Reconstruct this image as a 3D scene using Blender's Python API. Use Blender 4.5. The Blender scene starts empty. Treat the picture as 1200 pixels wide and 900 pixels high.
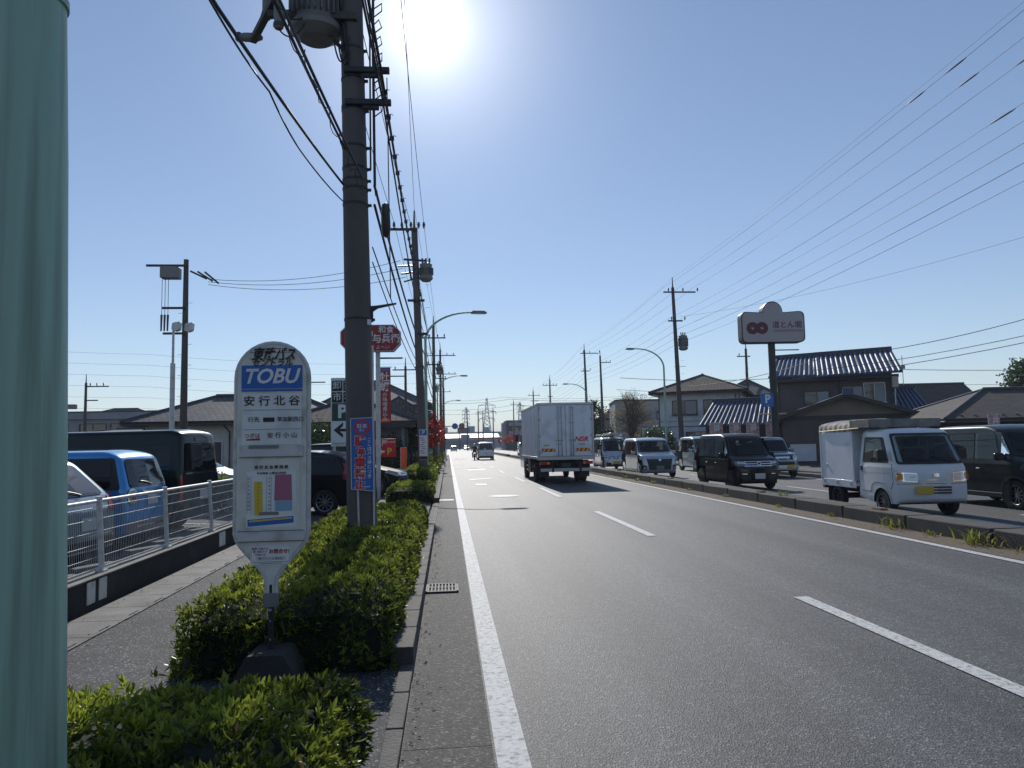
import bpy, bmesh, math, random
import numpy as np
from mathutils import Vector, Matrix
from mathutils.geometry import tessellate_polygon
R = math.radians
PI = math.pi
random.seed(7)
np.random.seed(7)
scene = bpy.context.scene
C = scene.collection

# ---------------------------------------------------------------- camera
cam_d = bpy.data.cameras.new('camera')
cam = bpy.data.objects.new('camera', cam_d)
C.objects.link(cam)
cam_d.sensor_width = 36.0
cam_d.lens = 25.5
cam_d.clip_start = 0.05
cam_d.clip_end = 5000
cam.matrix_world = (Matrix.Translation((0, 0, 1.6)) @ Matrix.Rotation(R(-5.12), 4, 'Z')
                    @ Matrix.Rotation(R(94.74), 4, 'X') @ Matrix.Rotation(-0.02, 4, 'Z'))
scene.camera = cam

# ---------------------------------------------------------------- sky, sun, exposure
SUN_EL, SUN_AZ = 31.0, -1.3          # degrees; azimuth from +Y towards +X
sun_dir = Vector((math.sin(R(SUN_AZ)) * math.cos(R(SUN_EL)), math.cos(R(SUN_AZ)) * math.cos(R(SUN_EL)), math.sin(R(SUN_EL))))
world = bpy.data.worlds.new('World')
scene.world = world
world.use_nodes = True
wn = world.node_tree
for n in list(wn.nodes):
    wn.nodes.remove(n)
wo = wn.nodes.new('ShaderNodeOutputWorld')
bg = wn.nodes.new('ShaderNodeBackground')
sky = wn.nodes.new('ShaderNodeTexSky')
sky.sky_type = 'NISHITA'
sky.sun_disc = False
sky.sun_elevation = R(SUN_EL)
sky.sun_rotation = R(SUN_AZ)
sky.altitude = 0
sky.air_density = 1.0
sky.dust_density = 0.03
sky.ozone_density = 1.2
bg.inputs['Strength'].default_value = 0.098
# aureole: sunlight scattered forward by the air close round the sun
tc = wn.nodes.new('ShaderNodeTexCoord')
dt = wn.nodes.new('ShaderNodeVectorMath'); dt.operation = 'DOT_PRODUCT'
dt.inputs[1].default_value = sun_dir
wn.links.new(tc.outputs['Generated'], dt.inputs[0])
def wmath(op, a, b=None):
    m = wn.nodes.new('ShaderNodeMath'); m.operation = op
    for i, v in enumerate((a, b)):
        if v is None: continue
        if isinstance(v, (int, float)): m.inputs[i].default_value = v
        else: wn.links.new(v, m.inputs[i])
    return m.outputs[0]
ang = wmath('ARCCOSINE', wmath('MINIMUM', dt.outputs['Value'], 0.999999))
core = wmath('MULTIPLY', wmath('EXPONENT', wmath('MULTIPLY', wmath('POWER', wmath('DIVIDE', ang, 0.024), 2.0), -1.0)), 30.0)
halo = wmath('MULTIPLY', wmath('EXPONENT', wmath('MULTIPLY', wmath('DIVIDE', ang, 0.07), -1.0)), 13.5)
au = wmath('ADD', core, halo)
comb = wn.nodes.new('ShaderNodeVectorMath'); comb.operation = 'SCALE'
comb.inputs[0].default_value = (1.0, 0.98, 0.95)
wn.links.new(au, comb.inputs['Scale'])
addv = wn.nodes.new('ShaderNodeVectorMath'); addv.operation = 'ADD'
# gentle compression of the clear-sky range, as hazy autumn air evens it out
sv = wn.nodes.new('ShaderNodeSeparateColor'); wn.links.new(sky.outputs[0], sv.inputs[0])
cv = wn.nodes.new('ShaderNodeCombineColor')
for i, k_ in enumerate((3.62, 3.84, 4.38)):
    wn.links.new(wmath('MULTIPLY', wmath('POWER', wmath('DIVIDE', sv.outputs[i], 4.0), 0.8), k_), cv.inputs[i])
wn.links.new(cv.outputs[0], addv.inputs[0])
wn.links.new(comb.outputs[0], addv.inputs[1])
wn.links.new(addv.outputs[0], bg.inputs['Color'])
wn.links.new(bg.outputs[0], wo.inputs['Surface'])

sd = bpy.data.lights.new('sun', 'SUN')
sd.energy = 3.9
sd.angle = R(0.6)
sd.color = (1.0, 0.965, 0.91)
sun = bpy.data.objects.new('sun', sd)
C.objects.link(sun)
sun.rotation_euler = sun_dir.to_track_quat('Z', 'Y').to_euler()
sun.location = sun_dir * 300
scene.view_settings.view_transform = 'Standard'
scene.view_settings.look = 'None'
scene.view_settings.gamma = 1
scene.view_settings.exposure = 0.08
scene.view_settings.use_curve_mapping = False
scene.render.engine = 'CYCLES'
scene.cycles.use_denoising = True
scene.cycles.max_bounces = 8
scene.cycles.caustics_reflective = False
scene.cycles.caustics_refractive = False
scene.cycles.sample_clamp_indirect = 6

# ---------------------------------------------------------------- materials
def mat(name, col, rough=0.6, metal=0.0, var=0.0, vscale=4.0, bump=0.0, bscale=30.0, spec=0.5, coat=0.0, dirt=None, dscale=1.5, damt=0.35, trans=0.0, emit=None, stretch=None, coatr=0.06):
    m = bpy.data.materials.new(name); m.use_nodes = True
    nt = m.node_tree; b = nt.nodes['Principled BSDF']
    b.inputs['Roughness'].default_value = rough
    b.inputs['Metallic'].default_value = metal
    b.inputs['Specular IOR Level'].default_value = spec
    b.inputs['Coat Weight'].default_value = coat
    b.inputs['Coat Roughness'].default_value = coatr
    c4 = (*col, 1)
    b.inputs['Base Color'].default_value = c4
    t = nt.nodes.new('ShaderNodeTexCoord')
    mp = nt.nodes.new('ShaderNodeMapping'); nt.links.new(t.outputs['Object'], mp.inputs[0])
    if stretch: mp.inputs['Scale'].default_value = stretch
    last = None
    if var > 0:
        n = nt.nodes.new('ShaderNodeTexNoise'); n.inputs['Scale'].default_value = vscale; n.inputs['Detail'].default_value = 5
        nt.links.new(mp.outputs[0], n.inputs['Vector'])
        r = nt.nodes.new('ShaderNodeMapRange'); r.inputs['From Min'].default_value = .25; r.inputs['From Max'].default_value = .75
        r.inputs['To Min'].default_value = 1 - var; r.inputs['To Max'].default_value = 1 + var
        nt.links.new(n.outputs['Fac'], r.inputs['Value'])
        mx = nt.nodes.new('ShaderNodeVectorMath'); mx.operation = 'SCALE'; mx.inputs[0].default_value = col
        nt.links.new(r.outputs[0], mx.inputs['Scale'])
        last = mx.outputs[0]
    if dirt is not None:
        n = nt.nodes.new('ShaderNodeTexNoise'); n.inputs['Scale'].default_value = dscale; n.inputs['Detail'].default_value = 7
        nt.links.new(mp.outputs[0], n.inputs['Vector'])
        r = nt.nodes.new('ShaderNodeMapRange'); r.inputs['From Min'].default_value = .5; r.inputs['From Max'].default_value = .72
        r.inputs['To Max'].default_value = damt
        nt.links.new(n.outputs['Fac'], r.inputs['Value'])
        mx = nt.nodes.new('ShaderNodeMix'); mx.data_type = 'RGBA'
        nt.links.new(r.outputs[0], mx.inputs['Factor'])
        if last: nt.links.new(last, mx.inputs[6])
        else: mx.inputs[6].default_value = c4
        mx.inputs[7].default_value = (*dirt, 1)
        last = mx.outputs[2]
    if last: nt.links.new(last, b.inputs['Base Color'])
    if bump > 0:
        n = nt.nodes.new('ShaderNodeTexNoise'); n.inputs['Scale'].default_value = bscale; n.inputs['Detail'].default_value = 4
        nt.links.new(mp.outputs[0], n.inputs['Vector'])
        bp = nt.nodes.new('ShaderNodeBump'); bp.inputs['Strength'].default_value = bump; bp.inputs['Distance'].default_value = .02
        nt.links.new(n.outputs['Fac'], bp.inputs['Height'])
        nt.links.new(bp.outputs[0], b.inputs['Normal'])
    if trans: b.inputs['Transmission Weight'].default_value = trans
    if emit:
        b.inputs['Emission Color'].default_value = (*emit, 1); b.inputs['Emission Strength'].default_value = 1
    return m

def leaf_mat(name, dark, light, trans=0.4, rough=0.38):
    """two-tone leaf, tint read from the per-leaf attribute; thin leaves let light through"""
    m = bpy.data.materials.new(name); m.use_nodes = True
    nt = m.node_tree; b = nt.nodes['Principled BSDF']; out = nt.nodes['Material Output']
    at = nt.nodes.new('ShaderNodeAttribute'); at.attribute_name = 'tint'
    mx = nt.nodes.new('ShaderNodeMix'); mx.data_type = 'RGBA'
    mx.inputs[6].default_value = (*dark, 1); mx.inputs[7].default_value = (*light, 1)
    nt.links.new(at.outputs['Fac'], mx.inputs['Factor'])
    nt.links.new(mx.outputs[2], b.inputs['Base Color'])
    b.inputs['Roughness'].default_value = rough
    b.inputs['Specular IOR Level'].default_value = 0.4
    tr = nt.nodes.new('ShaderNodeBsdfTranslucent'); nt.links.new(mx.outputs[2], tr.inputs['Color'])
    ms = nt.nodes.new('ShaderNodeMixShader'); ms.inputs[0].default_value = trans
    nt.links.new(b.outputs[0], ms.inputs[1]); nt.links.new(tr.outputs[0], ms.inputs[2])
    nt.links.new(ms.outputs[0], out.inputs['Surface'])
    return m

def asphalt(name, base, speck, dark, rough=0.62, scale=1.0, streak=True):
    """rolled asphalt: pale and dark stones in binder, long wheel-track patches along the lane"""
    m = bpy.data.materials.new(name); m.use_nodes = True
    nt = m.node_tree; b = nt.nodes['Principled BSDF']; L = nt.links
    t = nt.nodes.new('ShaderNodeTexCoord')
    v = nt.nodes.new('ShaderNodeTexVoronoi'); v.inputs['Scale'].default_value = 95 * scale; L.new(t.outputs['Object'], v.inputs['Vector'])
    cr = nt.nodes.new('ShaderNodeValToRGB'); e = cr.color_ramp.elements
    e[0].position = 0; e[0].color = (*dark, 1); e[1].position = 1; e[1].color = (*speck, 1)
    x = e.new(.45); x.color = (*base, 1); y = e.new(.86); y.color = (*[c * 1.25 for c in base], 1)
    sp = nt.nodes.new('ShaderNodeSeparateColor'); L.new(v.outputs['Color'], sp.inputs[0]); L.new(sp.outputs[0], cr.inputs[0])
    mp = nt.nodes.new('ShaderNodeMapping'); mp.inputs['Scale'].default_value = (1.1, .06, 1) if streak else (1, 1, 1); L.new(t.outputs['Object'], mp.inputs[0])
    n = nt.nodes.new('ShaderNodeTexNoise'); n.inputs['Scale'].default_value = 1.3; n.inputs['Detail'].default_value = 6; L.new(mp.outputs[0], n.inputs['Vector'])
    n2 = nt.nodes.new('ShaderNodeTexNoise'); n2.inputs['Scale'].default_value = 7; n2.inputs['Detail'].default_value = 8; n2.inputs['Roughness'].default_value = .7; L.new(t.outputs['Object'], n2.inputs['Vector'])
    r = nt.nodes.new('ShaderNodeMapRange'); r.inputs['From Min'].default_value = .3; r.inputs['From Max'].default_value = .7; r.inputs['To Min'].default_value = .68; r.inputs['To Max'].default_value = 1.34; L.new(n.outputs['Fac'], r.inputs['Value'])
    r2 = nt.nodes.new('ShaderNodeMapRange'); r2.inputs['From Min'].default_value = .3; r2.inputs['From Max'].default_value = .7; r2.inputs['To Min'].default_value = .8; r2.inputs['To Max'].default_value = 1.2; L.new(n2.outputs['Fac'], r2.inputs['Value'])
    mm = nt.nodes.new('ShaderNodeMath'); mm.operation = 'MULTIPLY'; L.new(r.outputs[0], mm.inputs[0]); L.new(r2.outputs[0], mm.inputs[1])
    if streak:   # tyre-polished tracks along each lane
        sx = nt.nodes.new('ShaderNodeSeparateXYZ'); L.new(t.outputs['Object'], sx.inputs[0])
        m1 = nt.nodes.new('ShaderNodeMath'); m1.operation = 'MULTIPLY_ADD'; m1.inputs[1].default_value = 2 * PI / 1.72; m1.inputs[2].default_value = -.9; L.new(sx.outputs[0], m1.inputs[0])
        m2 = nt.nodes.new('ShaderNodeMath'); m2.operation = 'SINE'; L.new(m1.outputs[0], m2.inputs[0])
        m3 = nt.nodes.new('ShaderNodeMath'); m3.operation = 'MULTIPLY_ADD'; m3.inputs[1].default_value = .085; m3.inputs[2].default_value = 1; L.new(m2.outputs[0], m3.inputs[0])
        m4 = nt.nodes.new('ShaderNodeMath'); m4.operation = 'MULTIPLY'; L.new(mm.outputs[0], m4.inputs[0]); L.new(m3.outputs[0], m4.inputs[1]); mm = m4
    sc = nt.nodes.new('ShaderNodeVectorMath'); sc.operation = 'SCALE'; L.new(cr.outputs[0], sc.inputs[0]); L.new(mm.outputs[0], sc.inputs['Scale'])
    # hairline cracks
    vc = nt.nodes.new('ShaderNodeTexVoronoi'); vc.feature = 'DISTANCE_TO_EDGE'; vc.inputs['Scale'].default_value = .33
    nw = nt.nodes.new('ShaderNodeTexNoise'); nw.inputs['Scale'].default_value = 2.2; nw.inputs['Detail'].default_value = 5; L.new(t.outputs['Object'], nw.inputs['Vector'])
    av = nt.nodes.new('ShaderNodeMix'); av.data_type = 'VECTOR'; av.inputs[0].default_value = .25; L.new(t.outputs['Object'], av.inputs[4]); L.new(nw.outputs['Color'], av.inputs[5])
    L.new(av.outputs[1], vc.inputs['Vector'])
    lt = nt.nodes.new('ShaderNodeMapRange'); lt.inputs['From Min'].default_value = 0; lt.inputs['From Max'].default_value = .0035; lt.inputs['To Min'].default_value = .55; L.new(vc.outputs['Distance'], lt.inputs['Value'])
    mk = nt.nodes.new('ShaderNodeMapRange'); mk.inputs['From Min'].default_value = .55; mk.inputs['From Max'].default_value = .6; L.new(n.outputs['Fac'], mk.inputs['Value'])
    mxx = nt.nodes.new('ShaderNodeMix'); mxx.inputs[2].default_value = 1; L.new(mk.outputs[0], mxx.inputs[0]); L.new(lt.outputs[0], mxx.inputs[3])
    sc2 = nt.nodes.new('ShaderNodeVectorMath'); sc2.operation = 'SCALE'; L.new(sc.outputs[0], sc2.inputs[0]); L.new(mxx.outputs[0], sc2.inputs['Scale'])
    L.new(sc2.outputs[0], b.inputs['Base Color'])
    b.inputs['Roughness'].default_value = rough
    b.inputs['Specular IOR Level'].default_value = .42
    bp = nt.nodes.new('ShaderNodeBump'); bp.inputs['Strength'].default_value = .55; bp.inputs['Distance'].default_value = .006
    ad = nt.nodes.new('ShaderNodeMath'); ad.operation = 'ADD'; L.new(v.outputs['Distance'], ad.inputs[0]); L.new(n2.outputs['Fac'], ad.inputs[1])
    L.new(ad.outputs[0], bp.inputs['Height']); L.new(bp.outputs[0], b.inputs['Normal'])
    return m

def tile_mat(name, col, bw=.3, bh=.3, rough=.45, gap=.35):
    """roof tiles or shingles: courses drawn by a brick texture in colour and relief (uses UV in metres)"""
    m = bpy.data.materials.new(name); m.use_nodes = True
    nt = m.node_tree; b = nt.nodes['Principled BSDF']; L = nt.links
    t = nt.nodes.new('ShaderNodeUVMap')
    br = nt.nodes.new('ShaderNodeTexBrick'); br.inputs['Scale'].default_value = 1; br.inputs['Brick Width'].default_value = bw; br.inputs['Row Height'].default_value = bh
    br.inputs['Mortar Size'].default_value = .025; br.inputs['Mortar Smooth'].default_value = .4; br.offset = 0 if gap > .3 else .5
    br.inputs['Color1'].default_value = (*[c * 1.25 for c in col], 1); br.inputs['Color2'].default_value = (*[c * .75 for c in col], 1); br.inputs['Mortar'].default_value = (*[c * gap for c in col], 1)
    L.new(t.outputs[0], br.inputs['Vector']); 
    n = nt.nodes.new('ShaderNodeTexNoise'); n.inputs['Scale'].default_value = 1.2; n.inputs['Detail'].default_value = 6; L.new(t.outputs[0], n.inputs['Vector'])
    r = nt.nodes.new('ShaderNodeMapRange'); r.inputs['To Min'].default_value = .6; r.inputs['To Max'].default_value = 1.4; L.new(n.outputs['Fac'], r.inputs['Value'])
    sc = nt.nodes.new('ShaderNodeVectorMath'); sc.operation = 'SCALE'; L.new(br.outputs['Color'], sc.inputs[0]); L.new(r.outputs[0], sc.inputs['Scale'])
    L.new(sc.outputs[0], b.inputs['Base Color']); b.inputs['Roughness'].default_value = rough
    bp = nt.nodes.new('ShaderNodeBump'); bp.inputs['Strength'].default_value = .8; bp.inputs['Distance'].default_value = .03; bp.invert = True
    L.new(br.outputs['Fac'], bp.inputs['Height']); L.new(bp.outputs[0], b.inputs['Normal'])
    return m

M = {}
M['asphalt'] = asphalt('asphalt', (.056, .057, .058), (.21, .21, .205), (.026, .026, .028), rough=.68)
M['asphalt_old'] = asphalt('asphalt_old', (.068, .064, .059), (.26, .245, .22), (.025, .024, .022), rough=.85, scale=.8)
M['asphalt_walk'] = asphalt('asphalt_walk', (.048, .048, .05), (.27, .265, .255), (.018, .018, .018), rough=.85, scale=.9, streak=False)
M['lot'] = asphalt('lot', (.085, .083, .08), (.2, .2, .19), (.04, .04, .04), rough=.85, streak=False)
M['concrete'] = mat('concrete', (.19, .18, .165), .85, var=.25, vscale=3, bump=.4, bscale=60, dirt=(.09, .085, .075), dscale=2.2, damt=.7)
M['concrete_dark'] = mat('concrete_dark', (.055, .05, .045), .9, var=.35, vscale=3, bump=.5, bscale=50, dirt=(.03, .03, .028), dscale=2, damt=.7)
M['wall_black'] = mat('stained_wall', (.022, .021, .02), .9, var=.35, vscale=3, bump=.4, bscale=40, dirt=(.07, .065, .055), dscale=1.6, damt=.5)
M['concrete_kerb'] = mat('concrete_kerb', (.085, .08, .072), .85, var=.3, vscale=5, bump=.5, bscale=50, dirt=(.05, .048, .042), dscale=3, damt=.8)
M['paint_white'] = mat('road_paint', (.52, .52, .51), .7, var=.16, vscale=12, bump=.4, bscale=120, dirt=(.09, .09, .09), dscale=26, damt=.85)
M['paint_worn'] = mat('road_paint_worn', (.4, .41, .42), .65, var=.3, vscale=10, bump=.3, bscale=100, dirt=(.12, .12, .12), dscale=6, damt=.9)
M['soil'] = mat('soil', (.12, .09, .06), .95, var=.4, vscale=20, bump=.8, bscale=40)
M['ground'] = mat('ground_soil', (.16, .15, .12), .95, var=.3, vscale=.3, bump=.3, bscale=3)
M['steel_dark'] = mat('steel_dark', (.05, .05, .055), .5, .6, var=.2)
M['steel'] = mat('steel_galvanised', (.42, .43, .44), .42, .7, var=.15, vscale=15)
M['grate'] = mat('grate_iron', (.1, .095, .09), .75, 0, var=.3, vscale=20)
M['white_steel'] = mat('white_painted_steel', (.62, .62, .6), .45, 0.0, var=.08, vscale=8, dirt=(.25, .16, .1), dscale=9, damt=.5)
M['pole_conc'] = mat('pole_concrete', (.12, .105, .1), .8, var=.2, vscale=3, bump=.3, bscale=60, dirt=(.07, .06, .055), dscale=2, damt=.6, stretch=(1, 1, .25))
M['pole_dark'] = mat('pole_dark', (.07, .062, .058), .7, var=.2, vscale=3, stretch=(1, 1, .2))
M['pole_green'] = mat('lamp_pole_green', (.36, .56, .44), .55, 0.0, var=.14, vscale=9, bump=.12, bscale=60, coat=.1, dirt=(.12, .15, .10), dscale=14, damt=.75, stretch=(1, 1, .035))
M['wire'] = mat('cable_black', (.02, .02, .022), .6)
M['porcelain'] = mat('porcelain', (.5, .5, .48), .25, coat=.4)
M['insul_dark'] = mat('insulator_dark', (.05, .045, .05), .35)
M['transformer'] = mat('transformer_grey', (.2, .2, .195), .55, .2, var=.15, vscale=6)
M['rubber'] = mat('tyre_rubber', (.018, .018, .018), .8, bump=.2, bscale=80)
M['black_plastic'] = mat('black_plastic', (.02, .02, .022), .5)
M['under'] = mat('underbody', (.012, .012, .012), .9)
M['seam'] = mat('door_seam', (.006, .006, .006), .9)
M['glass'] = mat('car_glass', (.006, .009, .011), .05, spec=.4)
def see_glass(name, tint, rough=.02):
    m = bpy.data.materials.new(name); m.use_nodes = True; nt = m.node_tree
    nt.nodes.remove(nt.nodes['Principled BSDF']); out = nt.nodes['Material Output']
    tr = nt.nodes.new('ShaderNodeBsdfTransparent'); tr.inputs[0].default_value = (*tint, 1)
    gl = nt.nodes.new('ShaderNodeBsdfGlossy'); gl.inputs['Roughness'].default_value = rough; gl.inputs[0].default_value = (.9, .95, .95, 1)
    fr = nt.nodes.new('ShaderNodeFresnel'); fr.inputs[0].default_value = 1.5
    mx = nt.nodes.new('ShaderNodeMixShader'); nt.links.new(fr.outputs[0], mx.inputs[0]); nt.links.new(tr.outputs[0], mx.inputs[1]); nt.links.new(gl.outputs[0], mx.inputs[2])
    nt.links.new(mx.outputs[0], out.inputs['Surface']); return m
M['clear_glass'] = see_glass('clear_glass', (.8, .88, .88))
M['tint_glass'] = see_glass('tinted_glass', (.3, .33, .33))
M['seat_cloth'] = mat('seat_cloth', (.04, .04, .042), .9)
M['liner'] = mat('cabin_liner', (.12, .12, .115), .9)
M['glass_win'] = mat('window_glass', (.035, .045, .055), .06, coat=.5, coatr=.03)
M['lens'] = mat('lamp_lens', (.55, .58, .6), .08, .25, coat=1)
M['lens_dark'] = mat('lamp_housing', (.12, .13, .14), .15, .5, coat=1)
M['amber'] = mat('amber_lens', (.75, .28, .04), .15, coat=.8)
M['red_lens'] = mat('red_lens', (.42, .012, .012), .15, coat=.8)
M['chrome'] = mat('chrome', (.75, .76, .78), .12, 1.0)
M['alloy'] = mat('alloy_rim', (.42, .43, .44), .3, .85)
M['rim_dark'] = mat('rim_dark', (.03, .03, .032), .4, .5)
M['plate_w'] = mat('number_plate', (.6, .6, .58), .5)
M['plate_y'] = mat('number_plate_yellow', (.62, .45, .06), .5)
M['p_black'] = mat('paint_black', (.003, .004, .006), .3, 0, coat=.35, spec=.2)
M['p_silver'] = mat('paint_silver', (.5, .52, .54), .3, .45, coat=1)
M['p_white'] = mat('paint_pearl_white', (.72, .73, .73), .3, .05, coat=1)
M['p_kei'] = mat('paint_truck_white', (.7, .71, .71), .35, 0, coat=.6, var=.05, vscale=3)
M['p_bluegrey'] = mat('paint_pale_blue', (.2, .26, .3), .3, .4, coat=1)
M['p_blue'] = mat('paint_blue', (.035, .29, .66), .28, .25, coat=1)
M['p_dkgreen'] = mat('paint_dark_green', (.002, .010, .011), .3, 0, coat=.35, spec=.2)
M['p_olive'] = mat('paint_grey_green', (.014, .023, .02), .35, .1, coat=.4, spec=.2)
M['p_mint'] = mat('paint_pale_grey_green', (.42, .5, .5), .3, .2, coat=1)
M['truck_box'] = mat('truck_box_panel', (.76, .78, .82), .4, .1, var=.06, vscale=1.5, dirt=(.35, .33, .3), dscale=1.8, damt=.5)
M['tarp'] = mat('tarpaulin', (.22, .21, .19), .8, var=.3, vscale=6, bump=.4, bscale=14, dirt=(.08, .075, .06), dscale=5, damt=.7)
M['blue_sign'] = mat('sign_blue', (.02, .14, .48), .45)
M['red_sign'] = mat('sign_red', (.32, .02, .025), .5, var=.1)
M['red_bright'] = mat('sign_bright_red', (.62, .02, .02), .45)
M['white_sign'] = mat('sign_white', (.8, .8, .78), .5, var=.04, dirt=(.4, .38, .34), dscale=5, damt=.4)
M['black_sign'] = mat('sign_black', (.015, .015, .015), .5)
M['dkgreen_sign'] = mat('sign_dark_green', (.01, .06, .04), .5)
M['yellow_sign'] = mat('sign_yellow', (.75, .52, .04), .5)
M['pink_sign'] = mat('sign_pink', (.42, .14, .22), .55)
M['ltblue_sign'] = mat('sign_light_blue', (.25, .42, .55), .55)
M['grey_sign'] = mat('sign_grey', (.22, .21, .2), .6)
M['board'] = mat('bus_board', (.72, .71, .64), .55, var=.07, vscale=6, dirt=(.3, .27, .2), dscale=7, damt=.55)
M['maroon'] = mat('sign_maroon', (.12, .012, .02), .5)
M['signgrey'] = mat('sign_panel_pale', (.4, .36, .38), .5)
M['flag_cloth'] = mat('flag_cloth', (.55, .38, .36), .8, var=.35, vscale=7, dirt=(.35, .04, .05), dscale=6, damt=.9)
M['orange'] = mat('orange_cloth', (.75, .22, .08), .8)
M['stem'] = mat('stem_bark', (.1, .07, .05), .9, var=.3, vscale=20)
M['bark'] = mat('bark', (.09, .07, .055), .9, var=.3, vscale=10, bump=.5, bscale=30)
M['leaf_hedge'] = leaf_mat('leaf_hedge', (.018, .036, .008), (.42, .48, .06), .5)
M['leaf_dark'] = leaf_mat('leaf_dark', (.02, .045, .015), (.09, .15, .04), .3)
M['leaf_red'] = leaf_mat('leaf_red', (.22, .015, .012), (.62, .07, .03), .5)
M['leaf_dry'] = leaf_mat('leaf_dry', (.12, .08, .04), (.35, .3, .1), .4, .8)
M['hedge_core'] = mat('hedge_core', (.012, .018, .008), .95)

# ---------------------------------------------------------------- mesh helpers
class MB:
    def __init__(s): s.v = []; s.f = []; s.m = []; s.mats = []
    def mi(s, m):
        if isinstance(m, str): m = M[m]
        if m not in s.mats: s.mats.append(m)
        return s.mats.index(m)
    def add(s, vs, fs, m, mx=None):
        o = len(s.v); k = s.mi(m)
        if mx is not None: vs = [mx @ Vector(v) for v in vs]
        s.v.extend([tuple(v) for v in vs]); s.f.extend([tuple(i + o for i in f) for f in fs]); s.m.extend([k] * len(fs))
        return s
    def box(s, c, d, m, rz=0.0, mx=None, taper=1.0):
        x, y, z = d[0] / 2, d[1] / 2, d[2] / 2
        vs = [(-x, -y, -z), (x, -y, -z), (x, y, -z), (-x, y, -z), (-x * taper, -y * taper, z), (x * taper, -y * taper, z), (x * taper, y * taper, z), (-x * taper, y * taper, z)]
        T = Matrix.Translation(c) @ Matrix.Rotation(rz, 4, 'Z')
        if mx is not None: T = mx @ T
        return s.add(vs, [(0, 3, 2, 1), (4, 5, 6, 7), (0, 1, 5, 4), (1, 2, 6, 5), (2, 3, 7, 6), (3, 0, 4, 7)], m, T)
    def bx(s, x0, x1, y0, y1, z0, z1, m): return s.box(((x0 + x1) / 2, (y0 + y1) / 2, (z0 + z1) / 2), (x1 - x0, y1 - y0, z1 - z0), m)
    def quad(s, a, b, c, d, m): return s.add([a, b, c, d], [(0, 1, 2, 3)], m)
    def tube(s, pts, r, m, n=8, cap=True):
        pts = [Vector(p) for p in pts]
        if not isinstance(r, (list, tuple)): r = [r] * len(pts)
        vs = []; fs = []; up = None
        for i, p in enumerate(pts):
            a = pts[max(i - 1, 0)]; b = pts[min(i + 1, len(pts) - 1)]
            t = (b - a).normalized()
            if up is None:
                up = Vector((0, 0, 1)) if abs(t.z) < .9 else Vector((1, 0, 0))
            u = (up - t * up.dot(t)).normalized(); w = t.cross(u); up = u
            for k in range(n):
                q = 2 * PI * k / n
                vs.append(p + (u * math.cos(q) + w * math.sin(q)) * r[i])
        for i in range(len(pts) - 1):
            for k in range(n):
                fs.append((i * n + k, i * n + (k + 1) % n, (i + 1) * n + (k + 1) % n, (i + 1) * n + k))
        if cap: fs.append(tuple(range(n - 1, -1, -1))); fs.append(tuple(range((len(pts) - 1) * n, len(pts) * n)))
        return s.add(vs, fs, m)
    def lathe(s, prof, m, n=24, mx=None, closed=False):
        """prof: list of (r, z) round local Z"""
        vs = []; fs = []
        for r, z in prof:
            for k in range(n): vs.append((r * math.cos(2 * PI * k / n), r * math.sin(2 * PI * k / n), z))
        L = len(prof)
        for i in range(L if closed else L - 1):
            j = (i + 1) % L
            for k in range(n): fs.append((i * n + k, i * n + (k + 1) % n, j * n + (k + 1) % n, j * n + k))
        return s.add(vs, fs, m, mx)
    def prism(s, poly, y0, y1, m, mx=None, msides=None):
        """poly in (x, z), extruded along y"""
        n = len(poly); vs = [(x, y0, z) for x, z in poly] + [(x, y1, z) for x, z in poly]
        tri = tessellate_polygon([[Vector((x, z, 0)) for x, z in poly]])
        s.add(vs, [t for t in tri] + [tuple(i + n for i in reversed(t)) for t in tri], m, mx)
        s.add(vs, [(i, (i + 1) % n, (i + 1) % n + n, i + n) for i in range(n)], msides or m, mx)
        return s
    def flat(s, poly, y, m):
        tri = tessellate_polygon([[Vector((x, z, 0)) for x, z in poly]])
        return s.add([(x, y, z) for x, z in poly], list(tri), m)
    def text(s, body, size, m, x=0, y=0, z=0, ext=.001, bold=0.0, shear=0.0, sx=1.0, mx=None, align='CENTER', lh=1.0):
        vs, fs = text_geo(body, size, ext, bold, shear, align, lh)
        T = Matrix(((sx, 0, 0, x), (0, 0, -1, y), (0, 1, 0, z), (0, 0, 0, 1)))
        if mx is not None: T = mx @ T
        return s.add(vs, fs, m, T)
    def build(s, name, parent=None, smooth=None, bevel=0.0, loc=None, seg=2):
        me = bpy.data.meshes.new(name)
        me.from_pydata(s.v, [], s.f)
        for m in s.mats: me.materials.append(m)
        me.polygons.foreach_set('material_index', s.m)
        me.update()
        bm = bmesh.new(); bm.from_mesh(me)
        bmesh.ops.recalc_face_normals(bm, faces=bm.faces)
        bm.to_mesh(me); bm.free()
        if smooth is not None:
            me.shade_smooth()
            me.set_sharp_from_angle(angle=R(smooth))
        o = bpy.data.objects.new(name, me); C.objects.link(o)
        if parent is not None: o.parent = parent
        if loc is not None: o.location = loc
        if bevel > 0:
            md = o.modifiers.new('bevel', 'BEVEL'); md.width = bevel; md.segments = seg; md.limit_method = 'ANGLE'; md.angle_limit = R(40); md.harden_normals = False
            me.shade_smooth(); me.set_sharp_from_angle(angle=R(50))
        return o

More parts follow.
